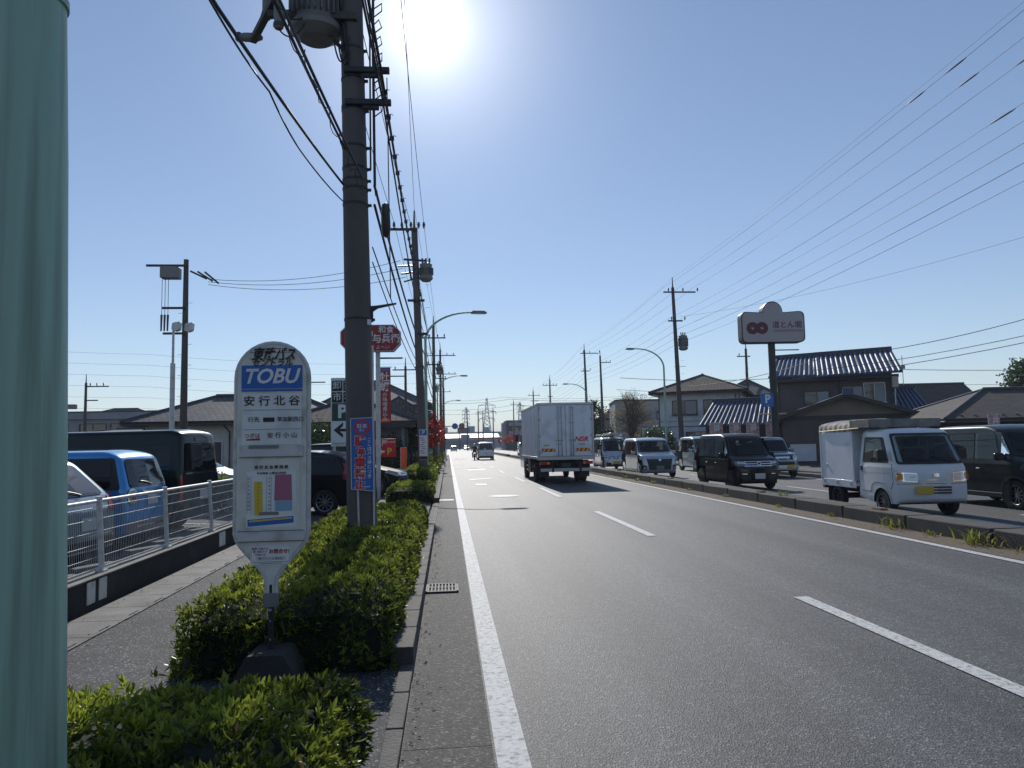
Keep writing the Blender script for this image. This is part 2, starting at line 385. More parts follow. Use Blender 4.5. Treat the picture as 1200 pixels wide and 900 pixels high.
_tc = {}
def text_geo(body, size, ext, bold, shear, align, lh):
    key = (body, size, ext, bold, shear, align, lh)
    if key in _tc: return _tc[key]
    cu = bpy.data.curves.new('t', 'FONT'); cu.body = body; cu.size = size; cu.extrude = ext; cu.offset = bold; cu.shear = shear
    cu.align_x = align; cu.align_y = 'CENTER'; cu.resolution_u = 3; cu.space_line = lh
    o = bpy.data.objects.new('t', cu); C.objects.link(o)
    dg = bpy.context.evaluated_depsgraph_get()
    me = bpy.data.meshes.new_from_object(o.evaluated_get(dg))
    vs = [tuple(v.co) for v in me.vertices]; fs = [tuple(p.vertices) for p in me.polygons]
    bpy.data.objects.remove(o); bpy.data.curves.remove(cu); bpy.data.meshes.remove(me)
    _tc[key] = (vs, fs)
    return vs, fs

def tag(o, label=None, cat=None, group=None, kind=None):
    if label: o['label'] = label
    if cat: o['category'] = cat
    if group: o['group'] = group
    if kind: o['kind'] = kind
    return o
def empty(name, loc=(0, 0, 0), rz=0.0, label=None, cat=None, group=None):
    o = bpy.data.objects.new(name, None); C.objects.link(o)
    o.empty_display_size = .3
    o.location = loc; o.rotation_euler = (0, 0, rz)
    return tag(o, label, cat, group)
def copy_tree(o, parent=None):
    c = o.copy(); C.objects.link(c); c.parent = parent
    for ch in list(o.children): copy_tree(ch, c)
    return c
def struct(o): o['kind'] = 'structure'; return o
def fillet(poly, rad, n=4):
    """round the corners of a closed 2-D polygon; rad is one number or one per corner"""
    out = []; N = len(poly)
    for i in range(N):
        p = Vector(poly[i][:2]); a = Vector(poly[i - 1][:2]); b = Vector(poly[(i + 1) % N][:2])
        r = rad[i] if isinstance(rad, (list, tuple)) else rad
        da = (a - p); db = (b - p)
        r = min(r, da.length * .45, db.length * .45)
        if r < 1e-4: out.append((p.x, p.y)); continue
        s = p + da.normalized() * r; e = p + db.normalized() * r
        for k in range(n + 1):
            t = k / n
            q = s * (1 - t) ** 2 + p * 2 * t * (1 - t) + e * t * t
            out.append((q.x, q.y))
    return out
def catenary(a, b, sag, n=10):
    a = Vector(a); b = Vector(b)
    return [a.lerp(b, i / n) - Vector((0, 0, sag * 4 * (i / n) * (1 - i / n))) for i in range(n + 1)]

# ================================================================ the setting
def sheet(name, x0, x1, y0, y1, z, m, nx=1, ny=1):
    b = MB(); b.quad((x0, y0, z), (x1, y0, z), (x1, y1, z), (x0, y1, z), m)
    return struct(b.build(name))
sheet('ground', -1500, 1500, -300, 2500, -.06, 'ground')
sheet('road', -.27, 7.85, -30, 330, 0.0, 'asphalt')
sheet('road_opposite', 8.35, 14.75, -30, 330, 0.0, 'asphalt')
sheet('cross_road', -120, 120, 330.2, 345, 0.0, 'asphalt')
# aged strip between the kerb and the edge line, cast joints every few metres
b = MB()
yy = -6.0
while yy < 120:
    L_ = 5.0
    b.quad((-.262, yy + .005, .004), (.215, yy + .005, .004), (.215, yy + L_, .004), (-.262, yy + L_, .004), 'asphalt_old'); yy += L_
struct(b.build('gutter'))
b = MB()
b.quad((.235, -6, .008), (.40, -6, .008), (.37, 34, .008), (.20, 34, .008), 'paint_white')
b.quad((.20, 34, .008), (.37, 34, .008), (.35, 260, .008), (.18, 260, .008), 'paint_white')
b.quad((7.02, -6, .008), (7.17, -6, .008), (7.3, 260, .008), (7.15, 260, .008), 'paint_white')
k = 0
y0 = 2.2
dashes = [(2.2, 7.2), (12.2, 16.8), (21.6, 26.2)] + [(30.6 + 9.6 * i, 35.2 + 9.6 * i) for i in range(20)]
for ya, yb in dashes:
    xx = 3.52 - .012 * (ya - 4) if ya < 40 else 3.1
    b.quad((xx - .075, ya, .008), (xx + .075, ya, .008), (xx + .06, yb, .008), (xx - .09, yb, .008), 'paint_white')
for ya, yb in [(5 + 10 * i - .0, 10 + 10 * i) for i in range(24)]:
    b.quad((11.22, ya + 3.6, .008), (11.37, ya + 3.6, .008), (11.37, yb + 3.6, .008), (11.22, yb + 3.6, .008), 'paint_white')
b.quad((14.2, -6, .008), (14.35, -6, .008), (14.35, 260, .008), (14.2, 260, .008), 'paint_white')
b.quad((9.6, 4, .008), (9.78, 4, .008), (9.95, 14.6, .008), (9.8, 14.6, .008), 'paint_white')
b.quad((8.5, 30, .008), (8.62, 30, .008), (8.62, 260, .008), (8.5, 260, .008), 'paint_white')
struct(b.build('road_markings'))
b = MB()
# worn marks far down the first lane
b.add([(1.05, 29.0, .008), (1.5, 28.8, .008), (1.55, 29.9, .008), (1.12, 30.1, .008)], [(0, 1, 2, 3)], 'paint_worn')
b.add([(.9, 33.2, .008), (2.15, 34.4, .008), (2.0, 35.0, .008), (1.0, 34.2, .008)], [(0, 1, 2, 3)], 'paint_worn')
b.add([(1.2, 46, .008), (2.4, 46, .008), (2.3, 48, .008), (1.3, 48, .008)], [(0, 1, 2, 3)], 'paint_worn')
b.quad((-.28, 21.3, .012), (.15, 21.3, .012), (.15, 21.75, .012), (-.28, 21.75, .012), 'paint_worn')
struct(b.build('worn_road_marks'))
# manhole in the first lane
b = MB(); b.lathe([(0, .012), (.42, .012), (.43, .006)], 'paint_worn', 28, Matrix.Translation((1.72, 22.6, 0)))
b.lathe([(.44, .006), (.47, .006)], 'steel_dark', 28, Matrix.Translation((1.72, 22.6, 0)))
tag(b.build('manhole_cover'), 'pale round manhole cover in the left lane of the road', 'manhole cover')

# kerb along the road: cast blocks, low at the driveways
b = MB()
y = -6.0
def kerb_h(y):
    if y < 5.3: return .045
    if 13.6 < y < 20.2: return .03
    return .16
while y < 130:
    st = .6 if y < 30 else 3.0
    h0 = kerb_h(y + st / 2)
    kw = .1 if y < 5.2 else .17
    b.box((-.265 - kw / 2, y + st / 2, h0 / 2 - .03), (kw, st - .002, h0 + .06), 'concrete_kerb', taper=.975)
    y += st
struct(b.build('kerb', bevel=.006))
b = MB()
y = -6
while y < 140:
    b.box((14.87, y + .75, .05), (.2, 1.49, .2), 'concrete_kerb'); y += 1.5
struct(b.build('kerb_opposite', bevel=.012))
# planter kerbs round the hedges (ends at the gaps)
b = MB()
def planter(x0, x1, y0, y1, h=.17):
    r = .28
    pl = fillet([(x0, y0), (x1, y0), (x1, y1), (x0, y1)], r, 5)
    inn = fillet([(x0 + .11, y0 + .11), (x1 - .11, y0 + .11), (x1 - .11, y1 - .11), (x0 + .11, y1 - .11)], r * .7, 5)
    n = len(pl)
    vs = [(p[0], p[1], -.05) for p in pl] + [(p[0], p[1], h) for p in pl] + [(p[0], p[1], h) for p in inn] + [(p[0], p[1], h - .1) for p in inn]
    fs = []
    for i in range(n):
        j = (i + 1) % n
        for k in range(3): fs.append((k * n + i, k * n + j, (k + 1) * n + j, (k + 1) * n + i))
    b.add(vs, fs, 'concrete_kerb')
    b.add([(p[0], p[1], h - .07) for p in inn], [tuple(range(n))], 'soil')
planter(-2.0, -.43, -1.0, 3.78)
planter(-1.95, -.445, 5.42, 13.3)
planter(-1.75, -.445, 20.4, 23.1)
planter(-1.75, -.445, 25.7, 37)
planter(-1.75, -.445, 40, 62)
planter(-1.75, -.445, 66, 120)
struct(b.build('planter_kerb', smooth=40))

# pavement on the left: asphalt, block strip at the wall, driveways, parking lot
b = MB()
b.quad((-3.02, -6, .03), (-2.0, -6, .03), (-2.0, 13.6, .03), (-3.02, 13.6, .03), 'asphalt_walk')
b.quad((-2.0, -6, .03), (-.366, -6, .03), (-.366, 5.5, .03), (-2.0, 5.5, .03), 'asphalt_walk')
b.quad((-3.6, 13.6, .03), (-.48, 13.6, .02), (-.48, 20.4, .02), (-3.6, 20.4, .03), 'lot')
b.quad((-3.6, 20.4, .03), (-1.75, 20.4, .03), (-1.75, 120, .03), (-3.6, 120, .03), 'lot')
b.quad((-1.75, 23.1, .03), (-.48, 23.1, .03), (-.48, 25.7, .03), (-1.75, 25.7, .03), 'lot')
struct(b.build('sidewalk'))
b = MB(); y = -6.0
while y < 13.4:
    b.box((-3.27, y + .3, .01), (.49, .592, .06), 'concrete')
    b.box((-3.06, y + .3, .0425), (.015, .2, .004), 'seam')
    y += .6
struct(b.build('block_strip', bevel=.005))
sheet('parking_lot', -60, -3.7, -10, 75, .09, 'lot')
sheet('lot_right', 17.2, 90, -10, 300, .06, 'lot')
sheet('lot_left_far', -60, -3.62, 75.1, 300, .05, 'lot')
b = MB(); b.quad((14.97, -6, .12), (17.15, -6, .12), (17.15, 140, .12), (14.97, 140, .12), 'asphalt_walk'); struct(b.build('sidewalk_opposite'))
# lot bay lines
b = MB()
for i in range(8):
    yb = 7.6 + 2.5 * i
    b.quad((-4.2, yb, .098), (-4.2, yb + .13, .098), (-8.6, yb + 2.13, .098), (-8.6, yb + 2.0, .098), 'paint_white')
struct(b.build('bay_lines'))

# median: raised kerb-walled strip with soil and weeds on its near side
b = MB()
b.quad((7.22, -6, .006), (7.86, -6, .006), (7.86, 260, .006), (7.22, 260, .006), 'soil')
struct(b.build('dirt_strip'))
b = MB()
segs = [(-6, 62), (66, 76), (79, 92), (98, 140), (150, 240)]
for a, c in segs:
    y = a
    while y < c - .1:
        st = min(2.0, c - y)
        b.box((8.1, y + st / 2, .09), (.56, st - .004, .3), 'concrete_dark', taper=.97); y += st
struct(b.build('median', bevel=.02))
# road studs on the median
for i, yy in enumerate((13.1, 18.3, 26, 34)):
    s = MB(); s.box((0, 0, .02), (.16, .3, .04), 'stem', taper=.8); s.box((0, -.12, .025), (.12, .05, .025), 'amber')
    o = s.build('median_marker', bevel=.006, loc=(8.05, yy, .241))
    tag(o, ['low brown reflector block on the median beside the small white truck', 'low brown reflector block on the median behind the small white truck', 'low brown reflector block on the median beside the black kei wagon', 'low brown reflector block on the median beside the silver minivan'][i], 'reflector', 'reflector blocks on the median')

# drain grate in the gutter
b = MB()
b.box((0, 0, .0), (.36, .46, .008), 'under')
for i in range(9): b.box((-.15 + .0375 * i, 0, .01), (.016, .44, .014), 'grate')
for s_ in (-1, 1): b.box((0, s_ * .215, .01), (.36, .03, .016), 'grate'); b.box((s_ * .17, 0, .01), (.02, .46, .016), 'grate')
b.box((0, 0, .0135), (.34, .02, .009), 'grate')
tag(b.build('drain_grate', loc=(-.085, 8.3, .006)), 'slotted steel drain grate in the gutter beside the long hedge', 'drain grate')

# fallen leaves and grit along the kerb, the pavement edge and the median foot
n_ = 900; v_ = []; f_ = []
for i in range(n_):
    zone = random.random(); 
    if zone < .45: x, y, z = -.26 + abs(random.gauss(0, .07)), random.uniform(2.5, 30) , .01
    elif zone < .75: x, y, z = random.choice((-2.06, -3.45, -3.0)) - random.gauss(0, .05), random.uniform(3, 13.4), .05
    else: x, y, z = random.uniform(7.2, 7.8), random.uniform(6, 34), .014
    s_ = random.uniform(.006, .018) * (1 if zone < .75 else 1.8); a_ = random.uniform(0, 6.28); o_ = len(v_)
    c_, q_ = math.cos(a_) * s_, math.sin(a_) * s_
    v_ += [(x - c_, y - q_, z), (x + q_ * .5, y - c_ * .5, z + random.uniform(.001, .01)), (x + c_, y + q_, z + .001), (x - q_ * .5, y + c_ * .5, z + random.uniform(.001, .008))]
    f_.append((o_, o_ + 1, o_ + 2, o_ + 3))
b = MB(); b.add(v_, f_, 'stem')
o = b.build('fallen_leaves'); o['kind'] = 'stuff'

# ================================================================ street furniture
# ---- lamp posts: tapered green steel pole, arched arm over the road
def lamp_post(loc, label, side=1, h=6.9, reach=1.85, r0=.1, lean=0.0, mt='pole_green'):
    t = empty('street_lamp', loc, 0, label, 'street lamp', 'green street lamps along the road')
    b = MB(); b.tube([(0, 0, 0), (lean * .3, 0, h * .3), (lean, 0, h * .83)], [r0, r0 * .9, r0 * .62], mt, 28)
    b.build('pole', t, smooth=40)
    b = MB(); pts = []
    for i in range(13):
        a = i / 12
        x = side * reach * (1 - math.cos(a * PI / 2)) ** 1.0
        z = h * .83 + h * .17 * math.sin(a * PI / 2)
        pts.append((lean + x, 0, z))
    pts.append((lean + side * (reach + .2), 0, h + .01))
    b.tube(pts, [r0 * .62 - .0016 * i for i in range(len(pts))], mt, 12); b.build('arm', t, smooth=40)
    b = MB(); xx = lean + side * (reach + .42)
    b.prism(fillet([(xx - .38, h - .045), (xx - .3, h + .06), (xx + .2, h + .05), (xx + .32, h - .03), (xx + .2, h - .06)], .04), -.12, .12, 'transformer'); b.build('lamp_head', t, bevel=.02)
    b = MB(); b.box((xx, 0, h - .062), (.34, .18, .02), 'porcelain'); b.build('lens', t, bevel=.005)
    b = MB(); b.lathe([(r0 * 1.9, 0), (r0 * 1.9, .03), (r0 * 1.1, .05)], mt, 24); b.build('base_plate', t, smooth=40)
    return t
t = lamp_post((-1.14, 2.12, .16), 'large seafoam green steel pole close to the camera with a strap round it', r0=.115, h=7.6, lean=-.16)
b = MB()
b.lathe([(.09, 3.1), (.1, 3.1), (.1, 3.14), (.09, 3.14)], 'pole_green', 40, Matrix.Translation((-.07, .0, 0)))
b.lathe([(.095, 2.745), (.1035, 2.745), (.1035, 2.768), (.095, 2.768)], 'pole_green', 40, Matrix.Translation((-.058, .0, .0)))
b.box((-.07, -.104, 2.768), (.022, .012, .03), 'steel')
b.build('strap', t, smooth=40)
b = MB()
b.tube([(-.03, -.1, 2.95), (.0, -.085, 2.925), (.03, -.05, 2.905), (.042, 0, 2.91)], .003, 'stem', 6)
b.tube([(.03, -.04, 2.9), (.046, -.01, 2.93), (.036, .03, 2.89)], .003, 'steel_dark', 6)
b.build('wire_tie', t, smooth=60)
lamp_post((-.88, 30, .12), 'slim green street lamp with an arched arm behind the utility pole on the left kerb', r0=.085, h=7.0)
lamp_post((15.0, 49, .12), 'green street lamp arching leftwards in front of the white two-storey house', -1, r0=.095, h=7.9, reach=1.9)
lamp_post((15.2, 78, .12), 'far green street lamp rising behind the white box truck', -1, r0=.09, h=7.9, reach=1.9)
for i, (x, y, s, l) in enumerate([(-.85, 62, 1, 'third green street lamp along the left hedges'), (-.85, 96, 1, 'fourth green street lamp along the left hedges'),
                                  (15.2, 122, -1, 'small distant green street lamp on the right showing over the truck roof')]):
    lamp_post((x, y, .12), l, s, r0=.085, h=7.4 if s > 0 else 7.9, reach=1.9)

# ---- utility poles
def insulator(b, x, y, z, s=1.0):
    b.lathe([(0, 0), (.03 * s, 0), (.022 * s, .05 * s), (.06 * s, .08 * s), (.03 * s, .1 * s), (.055 * s, .14 * s), (.03 * s, .16 * s), (.035 * s, .2 * s), (0, .21 * s)], 'insul_dark', 8, Matrix.Translation((x, y, z)))
def pole_shaft(t, h, r0=.17, r1=.11, m='pole_dark', n=20, spike=.0, lean=0.0):
    b = MB(); b.tube([(0, 0, -.1), (lean * .5, 0, h * .5), (lean, 0, h)], [r0, (r0 + r1) / 2, r1], m, n)
    if spike: b.tube([(lean, 0, h), (lean, 0, h + spike)], [.05, .025], m, 8)
    return b.build('shaft', t, smooth=40)
def crossarm(t, x0, x1, z, ins, y=-.16, th=.09, s=1.2):
    b = MB(); b.box(((x0 + x1) / 2, y, z), (abs(x1 - x0), th, th), 'steel_dark')
    b.build('crossarm', t, bevel=.006)
    for x in ins:
        q = MB(); insulator(q, x, y, z + th / 2, s); q.build('insulator', t, smooth=50)
def rungs(t, z0, z1, r, m='steel'):
    b = MB(); z = z0; k = 0
    while z < z1:
        s = 1 if k % 2 else -1
        b.tube([(s * r * .8, 0, z), (s * (r + .13), 0, z), (s * (r + .13), 0, z + .03)], .009, m, 6); z += .45; k += 1
    b.build('step_bolts', t)
def can(t, x, y, z, r=.27, h=.75):
    """pole transformer: finned can, bowl base, bushings"""
    b = MB(); mx = Matrix.Translation((x, y, z))
    b.lathe([(0, -.12), (r * .7, -.12), (r * 1.12, -.03), (r * 1.16, .03), (r * 1.1, .07), (r, .1), (r, h), (r * 1.05, h), (r * 1.05, h + .05), (r * .5, h + .12), (0, h + .13)], 'transformer', 28, mx)
    for k in range(26):
        a = 2 * PI * k / 26
        b.box((x + math.cos(a) * (r + .025), y + math.sin(a) * (r + .025), z + .14 + (h - .24) / 2), (.07, .014, h - .24), 'transformer', rz=a)
    o = b.build('transformer', t, smooth=35)
    q = MB()
    for k in range(3): insulator(q, x - .14 + .14 * k, y, z + h + .1, 1.0)
    q.build('bushing', o, smooth=50)
    return o

# pole 1: the big brown one in the hedge
P1 = empty('utility_pole', (-1.09, 9.5, 0), 0, 'thick brown concrete utility pole standing in the near hedge with a drum transformer', 'utility pole', 'utility poles along the left kerb')
pole_shaft(P1, 11.2, .192, .125, 'pole_conc', 32, lean=-.2)
def band(t, z, r, w=.03, m='steel_dark', name='band'):
    xo = -.2 * z / 11.2
    b = MB(); b.lathe([(r - .01, z), (r + .012, z), (r + .012, z + w), (r - .01, z + w)], m, 28, Matrix.Translation((xo, 0, 0)))
    b.box((xo + r + .02, 0, z + w / 2), (.06, .03, w * 1.1), m); b.build(name, t, smooth=50)
for z in (3.24, 4.77, 4.98, 5.1, 5.26, 5.55, 6.06, 6.1, 6.48, 6.9): band(P1, z, .178 - .0062 * z + .01)
def p1arm(z, x1=.38, x0=-.22):
    b = MB(); b.box(((x1 + x0) / 2, -.17, z), (x1 - x0, .075, .075), 'steel_dark'); b.box((.14, -.15, z - .04), (.2, .06, .1), 'steel_dark'); b.build('crossarm', P1, bevel=.008)
p1arm(6.56); p1arm(6.12, .4, -.2)
p1arm(10.0, .5, -1.1); p1arm(8.3, .5, -.5)
for x in (-1.0, -.6, .3):
    q = MB(); insulator(q, x, -.17, 10.04, 1.3); q.build('insulator', P1, smooth=50)
b = MB()
b.prism([(.08, 3.33), (.08, 3.43), (.2, 3.44), (.44, 3.475), (.44, 3.455), (.2, 3.40), (.14, 3.36), (.14, 3.22), (.11, 3.22)], -.04, -.01, 'steel_dark')
b.build('bracket_arm', P1, bevel=.004)
can(P1, -.6, 0, 7.17, .3, .95)
b = MB()
b.box((-.62, -.16, 7.3), (1.15, .08, .1), 'pole_dark')
b.box((-1.25, .0, 7.4), (.09, 1.5, .09), 'pole_dark', rz=R(28))
b.tube([(-.1, -.1, 6.75), (-.42, -.12, 7.05)], .03, 'steel_dark', 8)
b.build('side_arm', P1, bevel=.008)
for i, (x, y, z) in enumerate([(-1.3, .2, 7.62), (-1.0, -.42, 7.12), (-1.66, .62, 7.42), (-.86, -.66, 7.38)]):
    q = MB(); hor = i >= 2
    T = Matrix.Translation((x, y, z)) @ (Matrix.Rotation(R(90), 4, 'Y') if hor else Matrix.Identity(4))
    q.lathe([(0, -.17), (.05, -.17), (.065, -.13), (.05, -.1), (.062, -.04), (.062, .12), (.05, .14), (.03, .2), (0, .21)], 'transformer', 12, T)
    q.lathe([(.066, -.15), (.07, -.13), (.066, -.1)], 'insul_dark', 12, T)
    q.build('fuse_cutout', P1, smooth=45)
for i, (a, c, sg) in enumerate([((-1.0, -.42, 7.3), (-.7, -.3, 7.2), .12), ((-1.6, .6, 7.45), (-1.3, .2, 7.8), .1), ((-1.0, -.42, 6.95), (-.7, -.3, 7.1), .14), ((-.2, -.15, 7.3), (-.16, -.18, 6.5), -.0), ((-.28, -.1, 7.6), (-.17, -.15, 6.6), .1), ((-.35, -.2, 7.0), (-.14, -.2, 7.0), .35), ((-.3, -.2, 7.05), (-.14, -.2, 6.8), .3)]):
    q = MB(); q.tube(catenary(a, c, sg, 10), .011, 'wire', 6); q.build('jumper_wire', P1, smooth=60)
for i in range(9):
    z = 7.9 - i * .23
    q = MB(); x0 = .15
    q.tube([(x0, -.1, z), (x0 + .09 + .02 * (i % 3), -.14, z + .07), (x0 + .13, -.16, z - .05), (x0 + .03, -.14, z - .12)], .009, 'wire', 6); q.build('jumper_wire', P1, smooth=60)
b = MB(); b.tube([(.17, -.14, 8.6), (.165, -.16, 6.8), (.18, -.15, 5.0)], .018, 'wire', 8); b.tube([(.12, -.17, 8.6), (.13, -.18, 5.2)], .012, 'wire', 8); b.build('riser_cable', P1, smooth=60)
b = MB(); b.tube([(.19, -.12, 4.95), (.2, -.1, 4.88)], .02, 'steel_dark', 8); b.lathe([(0, -.25), (.05, -.22), (.065, -.12), (.06, .12), (.045, .2), (0, .22)], 'insul_dark', 12, Matrix.Translation((.285, .25, 4.68)) @ Matrix.Rotation(R(14), 4, 'X')); b.build('cable_closure', P1, smooth=50)
b = MB(); b.tube([(-.02, -.185, .1), (-.045, -.19, 1.2)], .012, 'white_steel', 8); b.tube([(.15, -.12, .1), (.14, -.13, 2.9)], .014, 'white_steel', 8); b.build('conduit', P1, smooth=60)
b = MB(); b.box((.1, -.15, 3.2), (.05, .012, .07), 'white_sign', rz=R(30)); b.build('number_tag', P1)

def pole(loc, label, h=10.5, grp='utility poles along the left kerb', arms=(), trans=None, m='pole_dark', r0=.16, r1=.1, spike=.7, lean=0.0, name='utility_pole', steps=True):
    t = empty(name, loc, 0, label, 'utility pole', grp)
    pole_shaft(t, h, r0, r1, m, 16, spike, lean)
    for (x0, x1, z, ins) in arms: crossarm(t, x0 + lean * z / h, x1 + lean * z / h, z, ins)
    if trans: can(t, *trans)
    if steps: rungs(t, 2.0, h - 1.5, r0 * .85)
    return t
P2 = pole((-.93, 28, 0), 'second utility pole on the left with a small drum transformer and white notice', 10.1,
          arms=[(-1.1, .12, 10.0, (-1.05, -.75, -.4, -.1, .1)), (-.35, .3, 7.2, ()), (-.1, .35, 5.9, ())], trans=(.16, 0, 8.1, .23, .5), r0=.175, r1=.12, spike=.7, lean=-.28, m='pole_conc')
b = MB()
for i in range(3):
    y0 = -.3 - i * .02; b.tube([(-.25, 0, 8.6 - i * .25), (-.9 + i * .12, y0, 8.5 - i * .3)], .035, 'insul_dark', 8)
    b.tube([(-.5 + i * .05, -.1, 8.6 - i * .28), (-.55 + i * .05, -.15, 8.85 - i * .28)], [.05, .02], 'insul_dark', 8)
b.box((-.25, -.1, 8.8), (.9, .07, .07), 'steel_dark', rz=R(15)); b.build('dead_end_arm', P2, smooth=40)
b = MB(); b.box((0, -.19, 1.65), (.3, .012, 1.15), 'white_sign'); b.box((.0, -.2, 2.1), (.26, .012, .2), 'blue_sign'); b.box((.0, -.2, 1.15), (.3, .014, .12), 'black_sign')
for i in range(8): b.box((-.05 + .03 * (i % 3), -.198, 1.9 - i * .08), (.14, .004, .025), 'grey_sign')
b.text('P', .2, 'white_sign', 0, -.208, 2.1, bold=.006); b.build('notice', P2)
pole((-.98, 54, 0), 'third utility pole on the left beyond the arched lamp', 10.6, arms=[(-.9, .9, 9.6, (-.8, -.3, .3, .8)), (-.5, .5, 7.6, (-.4, .4))], trans=(.42, 0, 7.0, .2, .5), m='pole_conc')
pole((-.7, 76, 0), 'fourth utility pole on the left with a wide platform arm', 11.6, arms=[(-1.6, 1.6, 11.0, (-1.4, -.7, .7, 1.4)), (-.6, .6, 8.6, (-.5, .5))], trans=(-.42, 0, 7.3, .2, .5), r0=.18)
pole((-.55, 98, 0), 'fifth utility pole on the left among the red-leaved trees', 11.8, arms=[(-1.0, 1.8, 11.2, (-.8, 0, .8, 1.6))], r0=.18)
pole((-.6, 125, 0), 'sixth utility pole on the left near the round traffic signs', 11.5, arms=[(-1.2, 1.2, 10.8, (-1, 0, 1))])
G2 = 'utility poles along the right side of the road'
pole((15.45, 47, 0), 'tall tapered utility pole in front of the white house with a drum transformer', 11.9, G2, arms=[(-.7, 1.5, 11.55, (-.6, .4, 1.4)), (-.5, .5, 9.6, (-.45, .45))], trans=(.33, 0, 7.75, .27, .8), r0=.19, lean=-.25, spike=.7)
t = bpy.context.scene.objects[-1]
pole((15.6, 80, 0), 'utility pole with a high three-pin crossarm right behind the box truck', 12, G2, arms=[(-.5, 1.6, 11.6, (-.4, .4, 1.5)), (-.5, .5, 9.6, (-.4, .4))], r0=.2, lean=-.2)
pole((18.2, 84, 0), 'plain dark utility pole set back beside the trees right of the box truck', 11.8, G2, arms=[(0, 1.2, 11.0, (.5, 1.0))], r0=.2, lean=-.15)
pole((15.4, 108, 0), 'utility pole with a symmetrical crossarm showing over the box truck roof', 11.2, G2, arms=[(-1.1, 1.1, 10.3, (-1, -.5, .5, 1)), (-.4, .4, 8.6, ())], r0=.19)
pole((15.7, 132, 0), 'smaller distant utility pole left of the crossarm pole above the truck', 11.2, G2, arms=[(-.9, 1.2, 10.4, (-.8, 0, 1)), (-.5, 1.0, 9.4, ())], r0=.19)
pole((15.3, 168, 0), 'distant utility pole by the dark flats at the left edge of the truck', 11.5, G2, arms=[(-.8, 1.8, 10.8, (-.6, .8, 1.6))], r0=.2)
for i, (px, y, h, l) in enumerate([(12.5, 200, 11.5, 'distant utility pole right of the far white car'), (8.6, 205, 11.0, 'distant utility pole directly above the far white car'), (5.6, 210, 12, 'thin distant pole left of the far white car'), (10.4, 215, 11.5, 'thin distant pole with small arms over the far white car'), (9.6, 230, 12.6, 'thin distant pole beside the lattice tower')]):
    pole((px, y, 0), l, h, 'distant poles at the end of the road', arms=[(-.8, .8, h - .8, ())], r0=.2, r1=.13, steps=False)
BG = 'utility poles behind the left car park'
P9 = pole((-11.2, 32, .1), 'dark utility pole with a switch box behind the left car park', 9.75, BG, arms=[(-1.6, .15, 9.45, ()), (-.9, .1, 7.6, ()), (-.85, .1, 6.5, ())], r0=.17, spike=0)
b = MB(); b.box((-.62, -.05, 9.15), (.75, .5, .5), 'transformer'); b.build('switch_box', P9, bevel=.03)
for i in range(3):
    b = MB(); x = -.75 - i * .13 + .1
    b.tube([(x, -.2, 7.3), (x - .01, -.2, 6.6)], [.05, .035], 'insul_dark', 8)
    b.tube(catenary((x, -.2, 9.2), (x, -.2, 7.3), .0, 4), .012, 'wire', 5); b.build('cable_end', P9); b = MB()
    b.tube([(.25 + i * .3, -.2, 9.2 - i * .02), (.95 + i * .25, -.25, 8.85 - i * .1)], .04, 'insul_dark', 8)
    b.build('cable_end', P9)
pole((-28.5, 60, .1), 'thin utility pole far left with small arms above the flat grey building', 7.0, BG, arms=[(0, 1.8, 6.7, (.4, .9, 1.4)), (0, 1, 5.6, ())], r0=.14, r1=.09)
pole((-12.2, 62, .1), 'short utility pole peeping over the tiled roof of the hall', 7.4, BG, arms=[(0, 2.0, 7.0, ()), (-1.2, 0, 6.4, ())], r0=.16)
pole((-3.3, 58, .05), 'thin utility pole beside the red vertical banner', 7.9, BG, arms=[(-1.0, 1.2, 7.6, (-.8, .8)), (-1.2, 0, 7.1, ())], r0=.14, r1=.09)
pole((26.5, 62, .05), 'utility pole between the white house and the brown restaurant', 9.6, 'utility poles behind the right-hand shops', arms=[(-.9, .3, 8.9, (-.7,))], r0=.17)
pole((46.5, 56, .05), 'short bare pole behind the dark shingled roof at the far right', 6.8, 'utility poles behind the right-hand shops', arms=[(0, .6, 5.4, ()), (0, .6, 4.8, ())], r0=.16, spike=0)
# white lamp mast beside the dark pole
t = empty('floodlight_mast', (-10.95, 30, .1), 0, 'white steel floodlight mast beside the dark pole behind the car park', 'light mast')
b = MB(); b.tube([(0, 0, 0), (0, 0, 5.0), (0, 0, 5.02), (0, 0, 6.6)], [.1, .095, .05, .045], 'white_steel', 14); b.build('pole', t, smooth=40)
for s in (-.0, .42):
    b = MB(); b.prism(fillet([(s - .03, 6.35), (s + .0, 6.62), (s + .3, 6.68), (s + .27, 6.35), (s + .1, 6.28)], .05), -.16 + s * .5, .1 + s * .5, 'white_steel'); b.build('lamp_head', t, bevel=.02)
t = empty('floodlight_mast', (-29.0, 57, .1), 0, 'pinkish twin floodlight mast before the flat grey building', 'light mast')
b = MB(); b.tube([(0, 0, 0), (0, 0, 4.9)], .11, 'white_steel', 10); b.box((0, 0, 4.9), (1.5, .08, .08), 'white_steel'); b.build('pole', t, smooth=40)
for s in (-.75, 1.0):
    b = MB(); b.box((s, 0, 4.95), (.6, .4, .35), 'transformer', rz=.3); b.build('lamp_head', t, bevel=.05)

# ---- overhead lines
def line(label, pts, r=.011, sag=.25, group='cables on the left line of poles', m='wire', n=10, name='overhead_cable'):
    b = MB(); all_ = []
    for i in range(len(pts) - 1):
        s = sag if not isinstance(sag, (list, tuple)) else sag[i]
        c = catenary(pts[i], pts[i + 1], s, n); all_ += c if i == 0 else c[1:]
    b.tube(all_, r, m, 6)
    return tag(b.build(name, smooth=60), label, 'cable', group)
